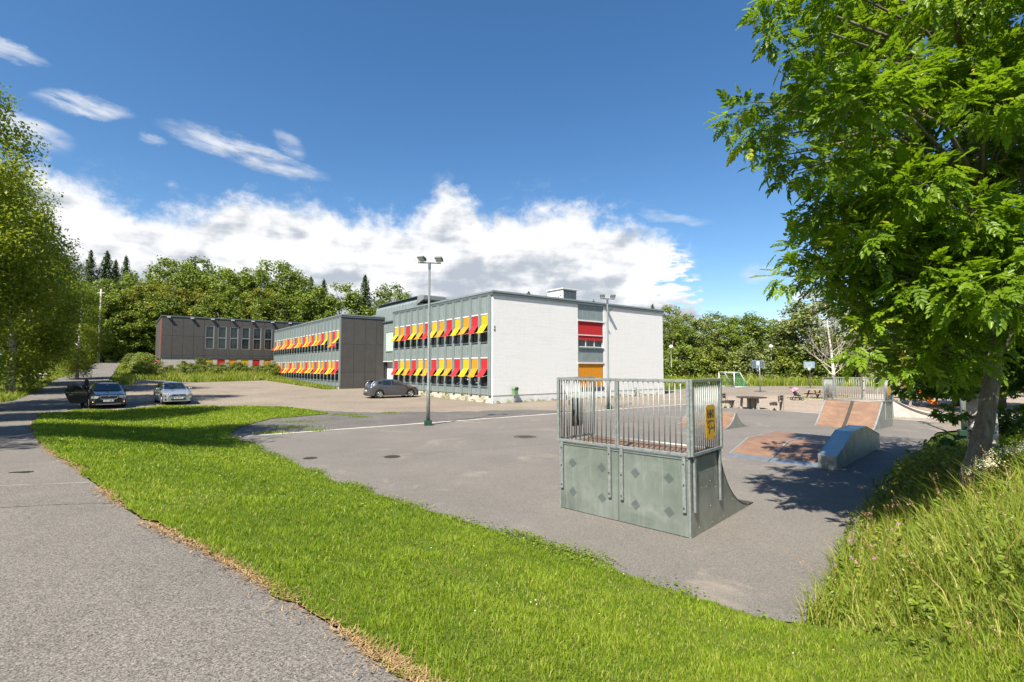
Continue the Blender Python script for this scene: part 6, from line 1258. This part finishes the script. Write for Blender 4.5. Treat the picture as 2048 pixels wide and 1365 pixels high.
def plant_trees():
    look = {'lime': ('broadleaf_tree', 'green broadleaf tree', 'tree'), 'oak': ('maple_tree', 'yellowish green maple tree', 'tree'), 'willow': ('willow_tree', 'grey green willow tree', 'tree'), 'birch': ('birch_tree', 'drooping pale green birch', 'tree'), 'spruce': ('spruce_tree', 'dark pointed spruce', 'tree'), 'shrubtree': ('shrub', 'leafy shrub', 'shrub')}
    cnt = {}; rr = random.Random(4)
    for kind, x, y, h in sorted(TREES, key=lambda q: q[1] / q[2]):
        left = x / y < .15; side = ('in the wood behind the school hall' if left else ('in the wood right of the white wing' if y > 60 else 'behind the near ash trunks'))
        if kind == 'spruce' and not -.85 < x / y < -.28: side = 'seen over the roof of the white wing'
        i = cnt.get((kind, side), 0); cnt[(kind, side)] = i + 1
        nm, lk, cat = look[kind]; v = (i * 3 + int(x * 10)) % NV[kind]; c, t, ph = proto(kind, v, lambda: tree_protos(kind, v)); s = h / ph
        z = Hs(x, y); r = thing(nm, '%s, %s from the left %s' % (lk, ORD[i], side), cat, (x, y, z - .1), rr.random() * 6.28, 'trees of the ' + ('left wood' if left else 'right wood'))
        w = s * rr.uniform(.9, 1.15) * (1.25 if kind in ('lime', 'oak', 'willow') and h < 14 else 1.45 if kind == 'birch' else 1.) 
        inst('trunk', t, r, sc=(w, w, s)); inst('crown', c, r, sc=(w, w, s))
plant_trees()
def big_birches():
    c, C = crown_mesh('crown', 301, 19, 2.0, 4.4, 150, 330, .19, MATS['birchleaf'], 'tall', (.17, .28), .55); t = trunk_mesh('trunk', C, 19, 3, .26, MATS['birchbark'], 26, 5, .92)
    c2, C2 = crown_mesh('crown', 302, 18, 1.8, 4.3, 140, 330, .19, MATS['birchleaf'], 'tall', (.17, .3), .55); t2 = trunk_mesh('trunk', C2, 18, 3, .24, MATS['birchbark'], 26, 6, .92)
    L = [(-31.6, 28.0, 1.08, 0, 'tall birch nearest the camera at the left edge of the road'), (-38.6, 38.6, 1.0, 1, 'white trunked birch on the left verge beyond the first birch'), (-43.2, 44.6, .85, 0, 'second trunk of the verge birches, farther up the road'), (-46, 53, .62, 1, 'smaller birch near the round road sign'), (-25.5, 18.6, 1.0, 1, 'birch left of the path outside the picture shading the road'), (-18.4, 8.3, 1.06, 0, 'birch beside the path outside the picture shading the lawn')]
    for i, (x, y, s, v, lb) in enumerate(L):
        r = thing('birch_tree', lb, 'tree', (x, y, Hs(x, y) - .1), i * 1.7, 'birches along the left verge'); inst('trunk', (t, t2)[v], r, sc=s); inst('crown', (c, c2)[v], r, sc=s)
big_birches()
def bare_birch():
    x, y = 28.2, 44.; r = thing('bare_birch', 'leafless white birch behind the bank ramp railing', 'tree', (x, y, Hs(x, y) - .1), 0); rg = random.Random(12); tr = MB(); br = MB()
    tr.tube([(0, 0, 0), (.05, 0, 2), (-.05, .05, 4), (-.3, 0, 6), (-.5, 0, 8.3)], [.16, .13, .1, .05, .015], 8)
    def grow(b, p, d, ln, rad, lv):
        pts = [p]; q = p
        for k in range(3): d = (d + Vector((rg.uniform(-.2, .2), rg.uniform(-.2, .2), rg.uniform(-.02, .22)))).normalized(); q = q + d * ln / 3; pts.append(q)
        b.tube(pts, [rad, rad * .8, rad * .6, rad * .35], 5, False)
        if lv:
            for k in range(4):
                s = pts[rg.choice((1, 2, 2, 3))]; e = (d + Vector((rg.uniform(-.8, .8), rg.uniform(-.8, .8), rg.uniform(-.1, .5)))).normalized(); grow(b, s, e, ln * rg.uniform(.45, .7), rad * .45, lv - 1)
    for k in range(17):
        z = rg.uniform(1.9, 6.5); a = k * 2.4; grow(br, Vector((0 if z < 4 else -.1 * (z - 4), 0, z)), Vector((math.cos(a), math.sin(a) * .8, rg.uniform(.35, .9))).normalized(), rg.uniform(2.2, 3.4) * (1.15 - z / 12), .04 * (1.2 - z / 10), 2)
    tr.build('trunk', MATS['birchbark'], r, smooth=True); br.build('branches', MATS['branchwhite'], r, smooth=True)
bare_birch()
# shrubs on the bank below the hall
def bank_shrubs():
    rr = random.Random(9); out = []
    for k in range(13): out.append((-16.6 + k * 1.12 + rr.uniform(-.3, .3), 51.6 + rr.uniform(-.6, 1.2), rr.uniform(.95, 1.7)))
    out += [(-19.3, 50.2, 2.4), (-18.2, 48.2, 1.6), (-20.5, 52.5, 2.2), (-15., 49.5, 1.2), (-11.5, 49.3, 1.1), (-7., 49.5, 1.0), (-3.9, 48.6, 1.3), (-3.8, 50.6, 1.5)]
    for i, (lx, ly, h) in enumerate(sorted(out)):
        x, y = loc2w(lx, ly); c, t, ph = proto('shrubtree', i % 3, lambda: tree_protos('shrubtree', i % 3)); s = h / ph * 1.05
        r = thing('shrub', 'bushy green shrub, %s from the left on the bank below the hall' % ORD[i], 'shrub', (x, y, Hs(x, y) - .12), i * 1.3, 'shrubs on the bank'); inst('stems', t, r, sc=s); inst('foliage', c, r, sc=(s * 1.15, s * 1.15, s))
    # creepers on the concrete base
    for i, (lx, w, h) in enumerate(((-14.9, .45, 1.5), (-14.4, .3, 1.1), (-13.4, .35, .9), (-12.9, .75, 1.9))):
        rg = np.random.default_rng(40 + i); n = int(900 * w * h); p = np.c_[rg.normal(0, w * .35, n), -rg.random(n) * .18, h * rg.random(n) ** 1.2]; V, F = cards(p, unit(rg.normal(0, .5, (n, 3)) + np.array([0, -.8, .4])), rg.uniform(.09, .17, n), .7, rg)
        x, y = loc2w(lx, 54.4); r = thing('creeper', 'green creeper patch climbing the concrete base, %s from the left' % ORD[i], 'climbing plant', (x, y, Hs(x, y) - .05), YAW, 'creepers on the hall base'); inst('leaves', np_mesh('leaves', V, F, MATS['shrub'], np.repeat(rg.random(n) * .8, 4)), r)
        b = MB()
        for q in range(3): b.tube([((q - 1) * .05, -.02, -.1), ((q - 1) * .12, -.03, h * .5), ((q - 1) * .18, -.03, h * .95)], .012, 5)
        b.build('stem', MATS['bark'], r)
    # beds beside the road and left verge
    for i, (px, py, h, lb) in enumerate([(-57.5, 66., 2.1, 'rounded bush beside the round road sign'), (-59, 62, 1.3, 'low bush left of the round road sign'), (-44.4, 60.5, 2.3, 'dark green bush right of the uphill road'), (-42.6, 57.2, 1.5, 'small bush at the corner of the parking lot'), (-47.5, 64.5, 2.4, 'tall yellowish bush in front of the hall corner'), (-50.5, 67.5, 2.2, 'bush screening the red car'), (-52.5, 70.5, 2.2, 'bush beside the hall entrance landing')]):
        c, t, ph = proto('shrubtree', (i + 1) % 3, lambda: tree_protos('shrubtree', (i + 1) % 3)); s = h / ph; r = thing('bush', lb, 'shrub', (px, py, Hs(px, py) - .1), i * 2.1, 'bushes by the uphill road'); inst('stems', t, r, sc=s); inst('foliage', c, r, sc=s)
bank_shrubs()
def meadow(name, label, poly, dens, h0, w0, mat='meadow', wild=.35, dry=.12, cond=None):
    x, y = scatter_poly(poly, dens, cond); n = len(x)
    nz = (vn(x * .6, y * .6, 3) + .6 * vn(x * 2.3, y * 2.3, 8))
    h = h0 * np.clip(rng.normal(1, wild, n) + .5 * nz, .25, 2.2); var = np.clip(.42 + .16 * rng.normal(0, 1, n) + .3 * nz, 0, .78); d = rng.random(n) < dry * (1 + nz); var[d] = rng.uniform(.85, 1, d.sum())
    V, F, vv = blades(np.c_[x, y, H(x, y) - .07], h + .06, w0 * rng.uniform(.6, 1.5, n), rng.uniform(.1, .9, n), var)
    o = inst(name, np_mesh(name, V, F, MATS[mat], vv)); tag(o, label, 'grass', kind='stuff')
    return o
OUT = lambda x, y: ~inside(x, y, LOT) & ~inside(x, y, PATH)
meadow('verge_grass', 'long grass on the left verge under the birches', [(-22, 12), (-26, 17.5), (-33.2, 29.5), (-34.2, 34.6), (-38.5, 41), (-48.3, 53.2), (-62.6, 75), (-80, 76), (-66, 52), (-52, 32), (-36, 12)], 60, .3, .035, cond=OUT)
meadow('bank_weeds', 'tangled grass and weeds on the bank below the hall', [(-34.6, 46.6), (-40.3, 50.6), (-58.6, 75), (-52, 74), (-48.6, 69.2), (-36.3, 78), (-32.6, 66.1), (-39.4, 56.6), (-40.4, 54)], 55, .5, .05, cond=OUT)
meadow('facade_grass', 'strip of grass along the foot of the zinc wing', [(-32.7, 66.2), (-19.2, 51.6), (-18.0, 52.8), (-36.2, 76.4)], 90, .22, .03, cond=OUT)
meadow('field_grass', 'tall green grass in front of the wood beyond the yard', [(22, 71), (27, 73.5), (34, 71), (44, 72), (56, 66), (78, 60), (86, 74), (60, 95), (22, 92)], 26, .95, .1, wild=.3)
meadow('gravel_tufts', 'thin grass tufts on the gravel yard and asphalt edge', [(24, 41), (30, 44), (32, 47), (23, 44)], 25, .12, .03)
meadow('side_lawn', 'sunlit lawn patch beyond the ash trunks', [(11.3, 13.6), (17, 18.6), (19.2, 17.2), (26, 18), (26, 8), (16, 7)], 130, .1, .02, mat='blade')
# weeds along the foot of the white building
def wall_weeds():
    rr = np.random.default_rng(21); V, F, va, b = [], [], [], 0
    spots = [(-.25, .8 + k * 1.25 + rr.uniform(-.4, .4), rr.uniform(.15, .75)) for k in range(12)] + [(.5 + k * .75 + rr.uniform(-.3, .3), -.2, rr.uniform(.1, .32)) for k in range(26)]
    for lx, ly, h in spots:
        n = int(30 + 90 * h); x0, y0 = loc2w(lx, ly); x = x0 + rr.normal(0, .09 + .1 * h, n); y = y0 + rr.normal(0, .09 + .1 * h, n); p = np.c_[x, y, H(x, y) - .03 + h * rr.random(n)]
        v, f = cards(p, unit(rr.normal(0, .6, (n, 3)) + np.array([0, -.3, .5])), rr.uniform(.06, .13, n), .5, rr); V.append(v); F.append(f + b); va.append(np.repeat(rr.random(n) * .85, 4)); b += len(v)
    o = inst('wall_weeds', np_mesh('wall_weeds', np.concatenate(V), np.concatenate(F), MATS['shrub'], np.concatenate(va))); tag(o, 'scattered weeds growing along the foot of the white building', 'weeds', kind='stuff')
    # grass breaking through the worn asphalt by the court line
    V, F, va, b = [], [], [], 0
    for (x0, y0, sx, sy) in [(-9.2, 27.7, .5, .2), (-10.4, 24.3, .8, .5), (-9.7, 22.2, .6, .3), (-8.1, 20.9, .25, .2), (-9.6, 20.2, .4, .3), (-8.0, 26.6, .3, .1), (-7., 29, .3, .1), (19.9, 27.2, .5, .3), (21.2, 27.0, .5, .3)]:
        n = 260; x = x0 + rr.normal(0, sx, n); y = y0 + rr.normal(0, sy, n) * .8; v, f, q = blades(np.c_[x, y, H(x, y) - .01], rr.uniform(.03, .12, n), np.full(n, .02), rr.uniform(.2, .9, n), rr.random(n) * .9); V.append(v); F.append(f + b); va.append(q); b += len(v)
    o = inst('asphalt_weeds', np_mesh('asphalt_weeds', np.concatenate(V), np.concatenate(F), MATS['blade'], np.concatenate(va))); tag(o, 'grass tufts breaking through the worn asphalt beside the court line', 'weeds', kind='stuff')
wall_weeds()

# ------------------------------------------------------------------ foreground trees at the right
def ash_template(seed):
    rg = np.random.default_rng(seed); V = []; L = .24; npair = 4
    def leaflet(o, d, ln, w):
        side = np.array([-d[1], d[0], 0.]); z = np.array([0, 0, 1.]); tip = o + d * ln + z * (-.22 * ln)
        V.extend([o, o + d * ln * .35 + side * w + z * .006, o + d * ln * .72 + side * w * .72 - z * .06 * ln, tip, o + d * ln * .72 - side * w * .72 - z * .06 * ln, o + d * ln * .35 - side * w + z * .006])
    for k in range(npair):
        s = .3 + .7 * k / npair
        for sg in (1, -1):
            a = R(58 - 8 * k) * sg + rg.normal(0, .1); leaflet(np.array([L * s, 0, -.18 * L * s * s]), np.array([math.cos(a), math.sin(a), rg.normal(0, .12)]), .09 * rg.uniform(.85, 1.15), .0225)
    leaflet(np.array([L, 0, -.18 * L]), np.array([1, rg.normal(0, .1), -.1]), .1, .024)
    V = np.array(V); n = len(V) // 6; b = np.arange(n)[:, None] * 6
    F = np.concatenate([b + np.array([0, 3, 2, 1]), b + np.array([0, 5, 4, 3])], 0)
    # stalk
    m = len(V); V = np.concatenate([V, np.array([(0, .002, 0), (0, -.002, 0), (L, -.001, -.18 * L), (L, .001, -.18 * L)])]); F = np.concatenate([F, np.array([[m, m + 1, m + 2, m + 3]])])
    return V, F
def maple_template():
    o = []; 
    for k, (a, r) in enumerate(((-150, .05), (-105, .07), (-80, .05), (-45, .105), (-22, .06), (0, .12), (22, .06), (45, .105), (80, .05), (105, .07), (150, .05))): o.append((r * math.cos(R(a)) + .02, r * math.sin(R(a)), -.02 * (r > .08)))
    V = np.array([(0, 0, .008)] + o + [(-.07, 0, .0)]); F = np.array([[0, i, i + 1, i + 2] for i in range(1, 10, 2)]); return V, F
def rot_frames(dirs, ups):
    x = unit(dirs); y = unit(np.cross(ups, x)); z = np.cross(x, y); return np.stack([x, y, z], -1)
def foliage_clusters(clusters, templates, dens, rg, droop=.35):
    pos, fr, sc, va, ti = [], [], [], [], []
    for (cx, cy, cz, r) in clusters:
        n = int(dens * (r / .45) ** 2.1); d = unit(rg.normal(size=(n, 3))); d[:, 2] = d[:, 2] * .75 + .1; p = np.array([cx, cy, cz]) + d * (r * rg.random(n) ** .4)[:, None] * np.array([1, 1, .72])
        out = unit(d * .9 + rg.normal(0, .45, (n, 3)) + np.array([-.08, -.15, -droop])); up = unit(np.array([0, 0, 1.]) + rg.normal(0, .38, (n, 3)))
        pos.append(p); fr.append(rot_frames(out, up)); sc.append(rg.uniform(.7, 1.15, n)); va.append(np.clip(.42 + rg.normal(0, .1) + rg.normal(0, .14, n) + (rg.random(n) < .05) * .4, 0, 1)); ti.append(rg.integers(0, len(templates), n))
    return [np.concatenate(q) for q in (pos, fr, sc, va, ti)]
def realise(P, M_, S, va, ti, templates):
    V, F, vv, b = [], [], [], 0
    for k, (tv, tf) in enumerate(templates):
        i = np.where(ti == k)[0]; n = len(i)
        if not n: continue
        v = np.einsum('nij,kj->nki', M_[i] * S[i][:, None, None], tv) + P[i][:, None, :]; m = len(tv)
        V.append(v.reshape(-1, 3)); F.append((tf[None] + (np.arange(n) * m)[:, None, None]).reshape(-1, 4) + b); vv.append(np.repeat(va[i], m)); b += n * m
    return np.concatenate(V), np.concatenate(F), np.concatenate(vv)
def limbs(b, stem, clusters, rad, seed, frac=1.):
    rg = random.Random(seed); S = [Vector(p) for p in stem]
    for c in clusters:
        if rg.random() > frac: continue
        c = Vector(c[:3]); cand = [p for p in S if p.z < c.z + .3] or S[:1]; s = min(cand[1:] or cand, key=lambda p: (p - c).length + .35 * abs(c.z - p.z - .8)); m = s.lerp(c, .45) + Vector((rg.uniform(-.12, .12), rg.uniform(-.12, .12), .12 * (c - s).length)); q = s.lerp(c, .78) + Vector((rg.uniform(-.1, .1), rg.uniform(-.1, .1), .08 * (c - s).length)); ln = (c - s).length; r0 = rad * min(1.3, .35 + ln * .28)
        b.tube([s, m, q, c], [r0, r0 * .62, r0 * .38, r0 * .14], 6)
def ash_tree():
    rg = np.random.default_rng(77); bx, by = 6.81, 7.5; bz = Hs(bx, by) - .1
    r = thing('ash_tree', 'large leafy ash tree with a leaning trunk at the right edge', 'tree', (bx, by, bz), 0, 'trees at the right bank')
    off = np.array([bx, by, bz]); stem = [(6.81, 7.5, .6), (6.84, 7.5, 1.1), (7.06, 7.52, 1.75), (7.25, 7.55, 2.57), (7.42, 7.6, 3.25), (7.5, 7.7, 4.3), (7.45, 7.8, 5.4), (7.6, 7.9, 6.8), (7.7, 7.9, 8.3), (7.7, 8.0, 10.2)]
    loc = lambda p: tuple(np.array(p[:3]) - off)
    sl = [loc(p) for p in stem]; rr_ = [.19, .14, .112, .1, .096, .09, .08, .065, .05, .025]; fine = []; fr_ = []
    for i in range(len(sl) - 1):
        for k in range(4):
            t = k / 4; p = Vector(sl[i]).lerp(Vector(sl[i + 1]), t); w = .018 * (1 if i > 0 else 1.6); fine.append(p + Vector((w * mnoise.noise((p.z * 3, 0, 1)), w * mnoise.noise((p.z * 3, 4, 1)), 0))); fr_.append((rr_[i] * (1 - t) + rr_[i + 1] * t) * (1 + .12 * mnoise.noise((p.z * 5, 2, 7))))
    tr = MB().tube(fine, fr_, 14); tr.tube([loc((7.3, 7.58, 2.75)), loc((7.7, 7.5, 3.3)), loc((8.2, 7.4, 3.75)), loc((8.8, 7.3, 4.6))], [.06, .05, .04, .02], 8); tr.build('trunk', MATS['bark'], r, smooth=True)
    cl = [(c[0] - bx, c[1] - by, c[2] - bz, c[3]) for c in ASH]
    b = MB(); limbs(b, [tuple(p) for p in sl[3:]], cl, .032, 3); b.build('branches', MATS['bark'], r, smooth=True)
    T = [ash_template(k) for k in range(3)]
    P, M_, S, va, ti = foliage_clusters(cl, T, 88, rg)
    # the 300 leaves nearest the camera stand as single leaves, the rest are the crown
    d = np.linalg.norm(P + off - np.array([0, 0, CAMZ]), axis=1); W = P + off; ok = (W[:, 0] / W[:, 1] < 1.0) & (W[:, 2] - 2.6 < .72 * W[:, 1]); key = np.where(ok, d, 1e9); near = np.argsort(key)[:300]; mask = np.ones(len(P), bool); mask[near] = False
    V, F, vv = realise(P[mask], M_[mask], S[mask], va[mask], ti[mask], T); o = inst('crown', np_mesh('crown', V, F, MATS['ashleaf'], vv), r); o['kind'] = 'stuff'
    lm = []
    for k in range(3):
        for q in (.25, .45, .62): lm.append(np_mesh('leaf', T[k][0], T[k][1], MATS['ashleaf'], np.full(len(T[k][0]), q)))
    for i in near:
        o = bpy.data.objects.new('leaf', lm[int(ti[i]) * 3 + min(2, int(va[i] * 3.6))]); link(o, r)
        o.matrix_local = Matrix.Translation(P[i]) @ Matrix((M_[i] * S[i]).tolist()).to_4x4()
    kv = []
    for (x, y, z) in [(5.9, 7.0, 6.3), (6.0, 6.6, 4.7), (5.2, 6.6, 2.75), (6.1, 7., 2.7), (4.6, 7.2, 5.6), (5.6, 6.9, 7.2)]: kv.append(np.array([x, y, z]) - off + rg.normal(0, .07, (70, 3)))
    kv = np.concatenate(kv); v, f = cards(kv, unit(rg.normal(size=kv.shape)), np.full(len(kv), .038), .3, rg); o = inst('seed_keys', np_mesh('seed_keys', v, f, MATS['key'], np.repeat(rg.random(len(kv)), 4)), r); o['kind'] = 'stuff'
ash_tree()
def right_birch():
    bx, by = 8.7, 9.3; bz = Hs(bx, by) - .1; r = thing('birch_tree', 'thick white barked birch trunk just behind the leaning ash', 'tree', (bx, by, bz), 0, 'trees at the right bank'); rg = np.random.default_rng(5)
    MB().tube([(0, 0, 0), (-.02, 0, .6), (.0, 0, 2), (-.05, 0, 4), (.05, .1, 7), (.1, .1, 11)], [.3, .22, .19, .17, .12, .05], 14).build('trunk', MATS['birchbark'], r, smooth=True)
    c, C = crown_mesh('crown', 401, 12.5, 5.2, 3.2, 60, 200, .1, MATS['birchleaf'], 'tall', (.2, .32), .4); inst('crown', c, r)
    b = MB()
    for i in range(16): q = Vector(C[i]); s = Vector((0, 0, max(4, q.z - 1.6))); b.tube([s, s.lerp(q, .5) + Vector((0, 0, .2)), q], [.05, .03, .01], 5)
    b.build('branches', MATS['birchbark'], r)
    # maple understorey
    bx, by = 9.25, 10.0; bz = Hs(bx, by) - .1; r = thing('maple_tree', 'young dark leaved maple growing behind the ash trunk', 'tree', (bx, by, bz), 0, 'trees at the right bank'); off = np.array([bx, by, bz])
    cl = [(c[0] - bx, c[1] - by, c[2] - bz, c[3]) for c in MAPLE]; T = [maple_template()]
    P, M_, S, va, ti = foliage_clusters(cl, T, 150, rg, .55); V, F, vv = realise(P, M_, S * 1.0, va * .9, ti, T); o = inst('crown', np_mesh('crown', V, F, MATS['mapleleaf'], vv), r); o['kind'] = 'stuff'
    b = MB(); st = [(0, 0, 0), (.03, 0, .8), (.0, 0, 1.6), (-.1, 0, 2.6), (-.1, 0, 3.6)]; b.tube(st, [.06, .05, .045, .035, .02], 8); b.build('trunk', MATS['bark'], r, smooth=True)
    b = MB(); limbs(b, st[1:], cl, .022, 8); b.build('branches', MATS['bark'], r)
    for i, (x, y, lx, h) in enumerate(((9.6, 9.3, -.2, 4.5), (10.4, 9.6, .1, 4.2), (9.9, 10.2, -.3, 4.5))):
        z = Hs(x, y) - .1; r = thing('sapling', 'thin sapling stem right of the birch trunk, %s from the left' % ORD[i], 'tree', (x, y, z), 0, 'saplings by the birch'); MB().tube([(0, 0, 0), (lx * .4, 0, h * .4), (lx, .1, h)], [.045, .035, .02], 7).build('trunk', MATS['bark'], r, smooth=True)
        c, C = crown_mesh('crown', 420 + i, h + 1.6, 1.6, 1.2, 16, 130, .13, MATS['mapleleaf'], 'round', (.35, .5)); inst('crown', c, r)
right_birch()
# ------------------------------------------------------------------ wild bank at the lower right
BANK = [(2.85, 5.1), (3.65, 6.1), (5.65, 8.45), (7.95, 11.05), (10.5, 13.75), (13, 15.9), (15, 13), (13, 8), (9, 4), (6, 1.2), (4.2, .4), (2.2, 1.0), (2.5, 3.0)]
FADE = lambda x, y: np.where(y < 5.1, np.clip((x - (2.0 + .165 * y)) / 1.25, .16, 1.), 1.)
def wild_bank():
    sheet('bank', [(3.0, 5.15), (3.9, 6.15), (5.9, 8.4), (8.2, 11.), (10.7, 13.7), (13.2, 15.9), (18, 13), (14, 4), (9, 0), (4, -4), (3.0, .5), (3.0, 3.4)], MATS['lawn'], -.06, .6, (.2, .1), 12.)
    fr = lambda x, y: (y > .62 * np.abs(x)) & (np.hypot(x, y) > 2.5)
    Vs, Fs, vs, b = [], [], [], 0
    for (r0, r1, dens, w0) in [(2.5, 5.2, 1500, .0065), (5.2, 8, 800, .009), (8, 12, 420, .014), (12, 20, 160, .022)]:
        x, y = scatter_poly(BANK, dens, lambda x, y: fr(x, y) & (np.hypot(x, y) >= r0) & (np.hypot(x, y) < r1), r1); n = len(x)
        nz = (vn(x * 1.1, y * 1.1, 3) + .5 * vn(x * 4, y * 4, 8)); m = (x - 2.7) * .727 - (y - 5.0) * .687
        h = np.clip(rng.normal(.36, .12, n) + .16 * nz, .08, .8) * np.clip(.6 + m * .35, .5, 1.1) * FADE(x, y); var = np.clip(.45 + .17 * rng.normal(0, 1, n) + .25 * nz, 0, .78); d = rng.random(n) < .09 + .05 * (nz > .2); var[d] = rng.uniform(.85, 1, d.sum())
        V, F, vv = blades(np.c_[x, y, H(x, y) - .09], h + .05, w0 * rng.uniform(.6, 1.5, n), rng.uniform(.15, 1.05, n), var); Vs.append(V); Fs.append(F + b); vs.append(vv); b += len(V)
    o = inst('long_grass', np_mesh('long_grass', np.concatenate(Vs), np.concatenate(Fs), MATS['meadow'], np.concatenate(vs))); tag(o, 'long uncut grass on the bank at the lower right', 'grass', kind='stuff')
    # leafy weeds: stems with alternating leaves
    x, y = scatter_poly(BANK, 34, fr); n = len(x); k = (vn(x * .9, y * .9, 31)) + rng.normal(0, .3, n) > -.05; x, y = x[k], y[k]; n = len(x)
    PV, PN, SZ, VA = [], [], [], []; st = MB()
    for i in range(n):
        m = (x[i] - 2.7) * .727 - (y[i] - 5.0) * .687; h = rng.uniform(.22, .6) * float(np.clip(.65 + .35 * m, .5, 1.1)) * float(FADE(x[i], y[i])); lean = rng.normal(0, .12, 2); q = int(10 + h * 22); t = rng.random(q) ** .8; a = rng.random(q) * 6.283; rr = rng.uniform(.02, .1, q) * (1.15 - t); z0 = Hs(x[i], y[i]) - .08
        p = np.c_[x[i] + lean[0] * t * h + rr * np.cos(a), y[i] + lean[1] * t * h + rr * np.sin(a), z0 + .04 + h * t]; PV.append(p); PN.append(unit(np.c_[np.cos(a) * .5, np.sin(a) * .5, np.full(q, .75)] + rng.normal(0, .3, (q, 3)))); s = rng.uniform(.035, .085); SZ.append(np.full(q, s) * rng.uniform(.7, 1.3, q)); VA.append(np.clip(rng.normal(.45, .15) + rng.normal(0, .1, q), 0, 1))
        st.tube([(x[i], y[i], z0), (x[i] + lean[0] * h, y[i] + lean[1] * h, z0 + h)], [.0035, .0015], 3, False)
    P = np.concatenate(PV); V, F = cards(P, np.concatenate(PN), np.concatenate(SZ), .42, rng); o = inst('broadleaf_weeds', np_mesh('broadleaf_weeds', V, F, MATS['weedleaf'], np.repeat(np.concatenate(VA), 4))); tag(o, 'leafy green weeds mixed into the long grass on the bank', 'weeds', kind='stuff')
    o = st.build('weed_stems', MATS['weedleaf']); tag(o, 'thin green stems of the weeds on the bank', 'weeds', kind='stuff')
    # straw coloured seed stalks
    x, y = scatter_poly(BANK, 13, fr); n = len(x); b = MB(); hv = []
    for i in range(n):
        z0 = Hs(x[i], y[i]) - .05; m = (x[i] - 2.7) * .727 - (y[i] - 5.0) * .687; h = rng.uniform(.45, .85) * float(np.clip(.55 + .35 * m, .5, 1.)) * float(FADE(x[i], y[i])); l = rng.normal(0, .16, 2); tip = (x[i] + l[0], y[i] + l[1], z0 + h)
        b.tube([(x[i], y[i], z0), (x[i] + l[0] * .3, y[i] + l[1] * .3, z0 + h * .6), tip], [.002, .0018, .001], 3, False); q = 14; t = rng.random(q); hv.append(np.c_[tip[0] - l[0] * t * .25 + rng.normal(0, .005, q), tip[1] - l[1] * t * .25 + rng.normal(0, .005, q), tip[2] - t * .13 * h])
    o = b.build('grass_stalks', MATS['straw']); tag(o, 'dry straw coloured stalks rising from the bank', 'grass', kind='stuff')
    hv = np.concatenate(hv); V, F = cards(hv, unit(rng.normal(size=hv.shape)), np.full(len(hv), .016), .4); o = inst('seed_heads', np_mesh('seed_heads', V, F, MATS['seed'], np.repeat(rng.random(len(hv)), 4))); tag(o, 'brown seed heads on the tall grass of the bank', 'grass', kind='stuff')
    # flowers
    def flowers(name, label, spots, nper, size, mat, spread, hgt):
        P = []
        for (sx, sy) in [q for q in spots if inside(np.array([q[0]]), np.array([q[1]]), BANK)[0]]:
            z = Hs(sx, sy) + hgt; c = rng.normal(0, 1, (nper, 3)) * np.array([spread, spread, spread * .7]) + np.array([sx, sy, z]); P.append(c)
        P = np.concatenate(P); V, F = cards(P, unit(rng.normal(0, .5, P.shape) + np.array([0, -.4, .7])), size * rng.uniform(.6, 1.3, len(P)), .8); o = inst(name, np_mesh(name, V, F, MATS[mat], np.repeat(rng.random(len(P)), 4))); tag(o, label, 'flowers', kind='stuff')
    flowers('clover_heads', 'pink clover and thistle heads in the bank grass', [(5.1 + .9 * t + rng.normal(0, .45), 7.1 + .9 * t + rng.normal(0, .45)) for t in rng.uniform(-1.6, 1.2, 15)] + [(6.2, 8.2), (6.15, 8.3), (6.25, 8.1), (6.3, 8.35)], 16, .014, 'flowerpink', .013, .36)
    flowers('meadowsweet', 'cream meadowsweet flowers in front of the ash trunk', [(6.3 + rng.uniform(-.25, .75), 6.9 + rng.uniform(-.3, .4)) for k in range(20)], 60, .016, 'flowerwhite', .045, .52)
    flowers('daisies', 'tiny white flowers scattered through the bank grass', [(4.3 + rng.normal(0, .8), 5.2 + rng.normal(0, .8)) for k in range(40)], 5, .011, 'flowerwhite', .012, .3)
wild_bank()
def bank_bushes():
    for i, (x, y, h, w, lb, mt) in enumerate([(8.1, 9.9, .85, .55, 'dark twiggy bush overhanging the court edge', 'shrub'), (7.3, 8.5, .8, .7, 'yellow green bush at the foot of the ash', 'shrub'), (9.2, 10.9, .9, .8, 'low bush on the bank beyond the twiggy bush', 'weedleaf'), (8.4, 7.6, .9, .7, 'leafy rowan seedling right of the ash foot', 'ashleaf')]):
        c, C = crown_mesh('foliage', 500 + i, h, .05, w, 24, 50, .07, MATS[mt], 'bush', (.25, .42)); r = thing('bush', lb, 'shrub', (x, y, Hs(x, y) - .08), i, 'bushes on the right bank'); inst('foliage', c, r); inst('stems', trunk_mesh('stems', C, h, .1, .02, MATS['bark'], 12, i), r)
bank_bushes()
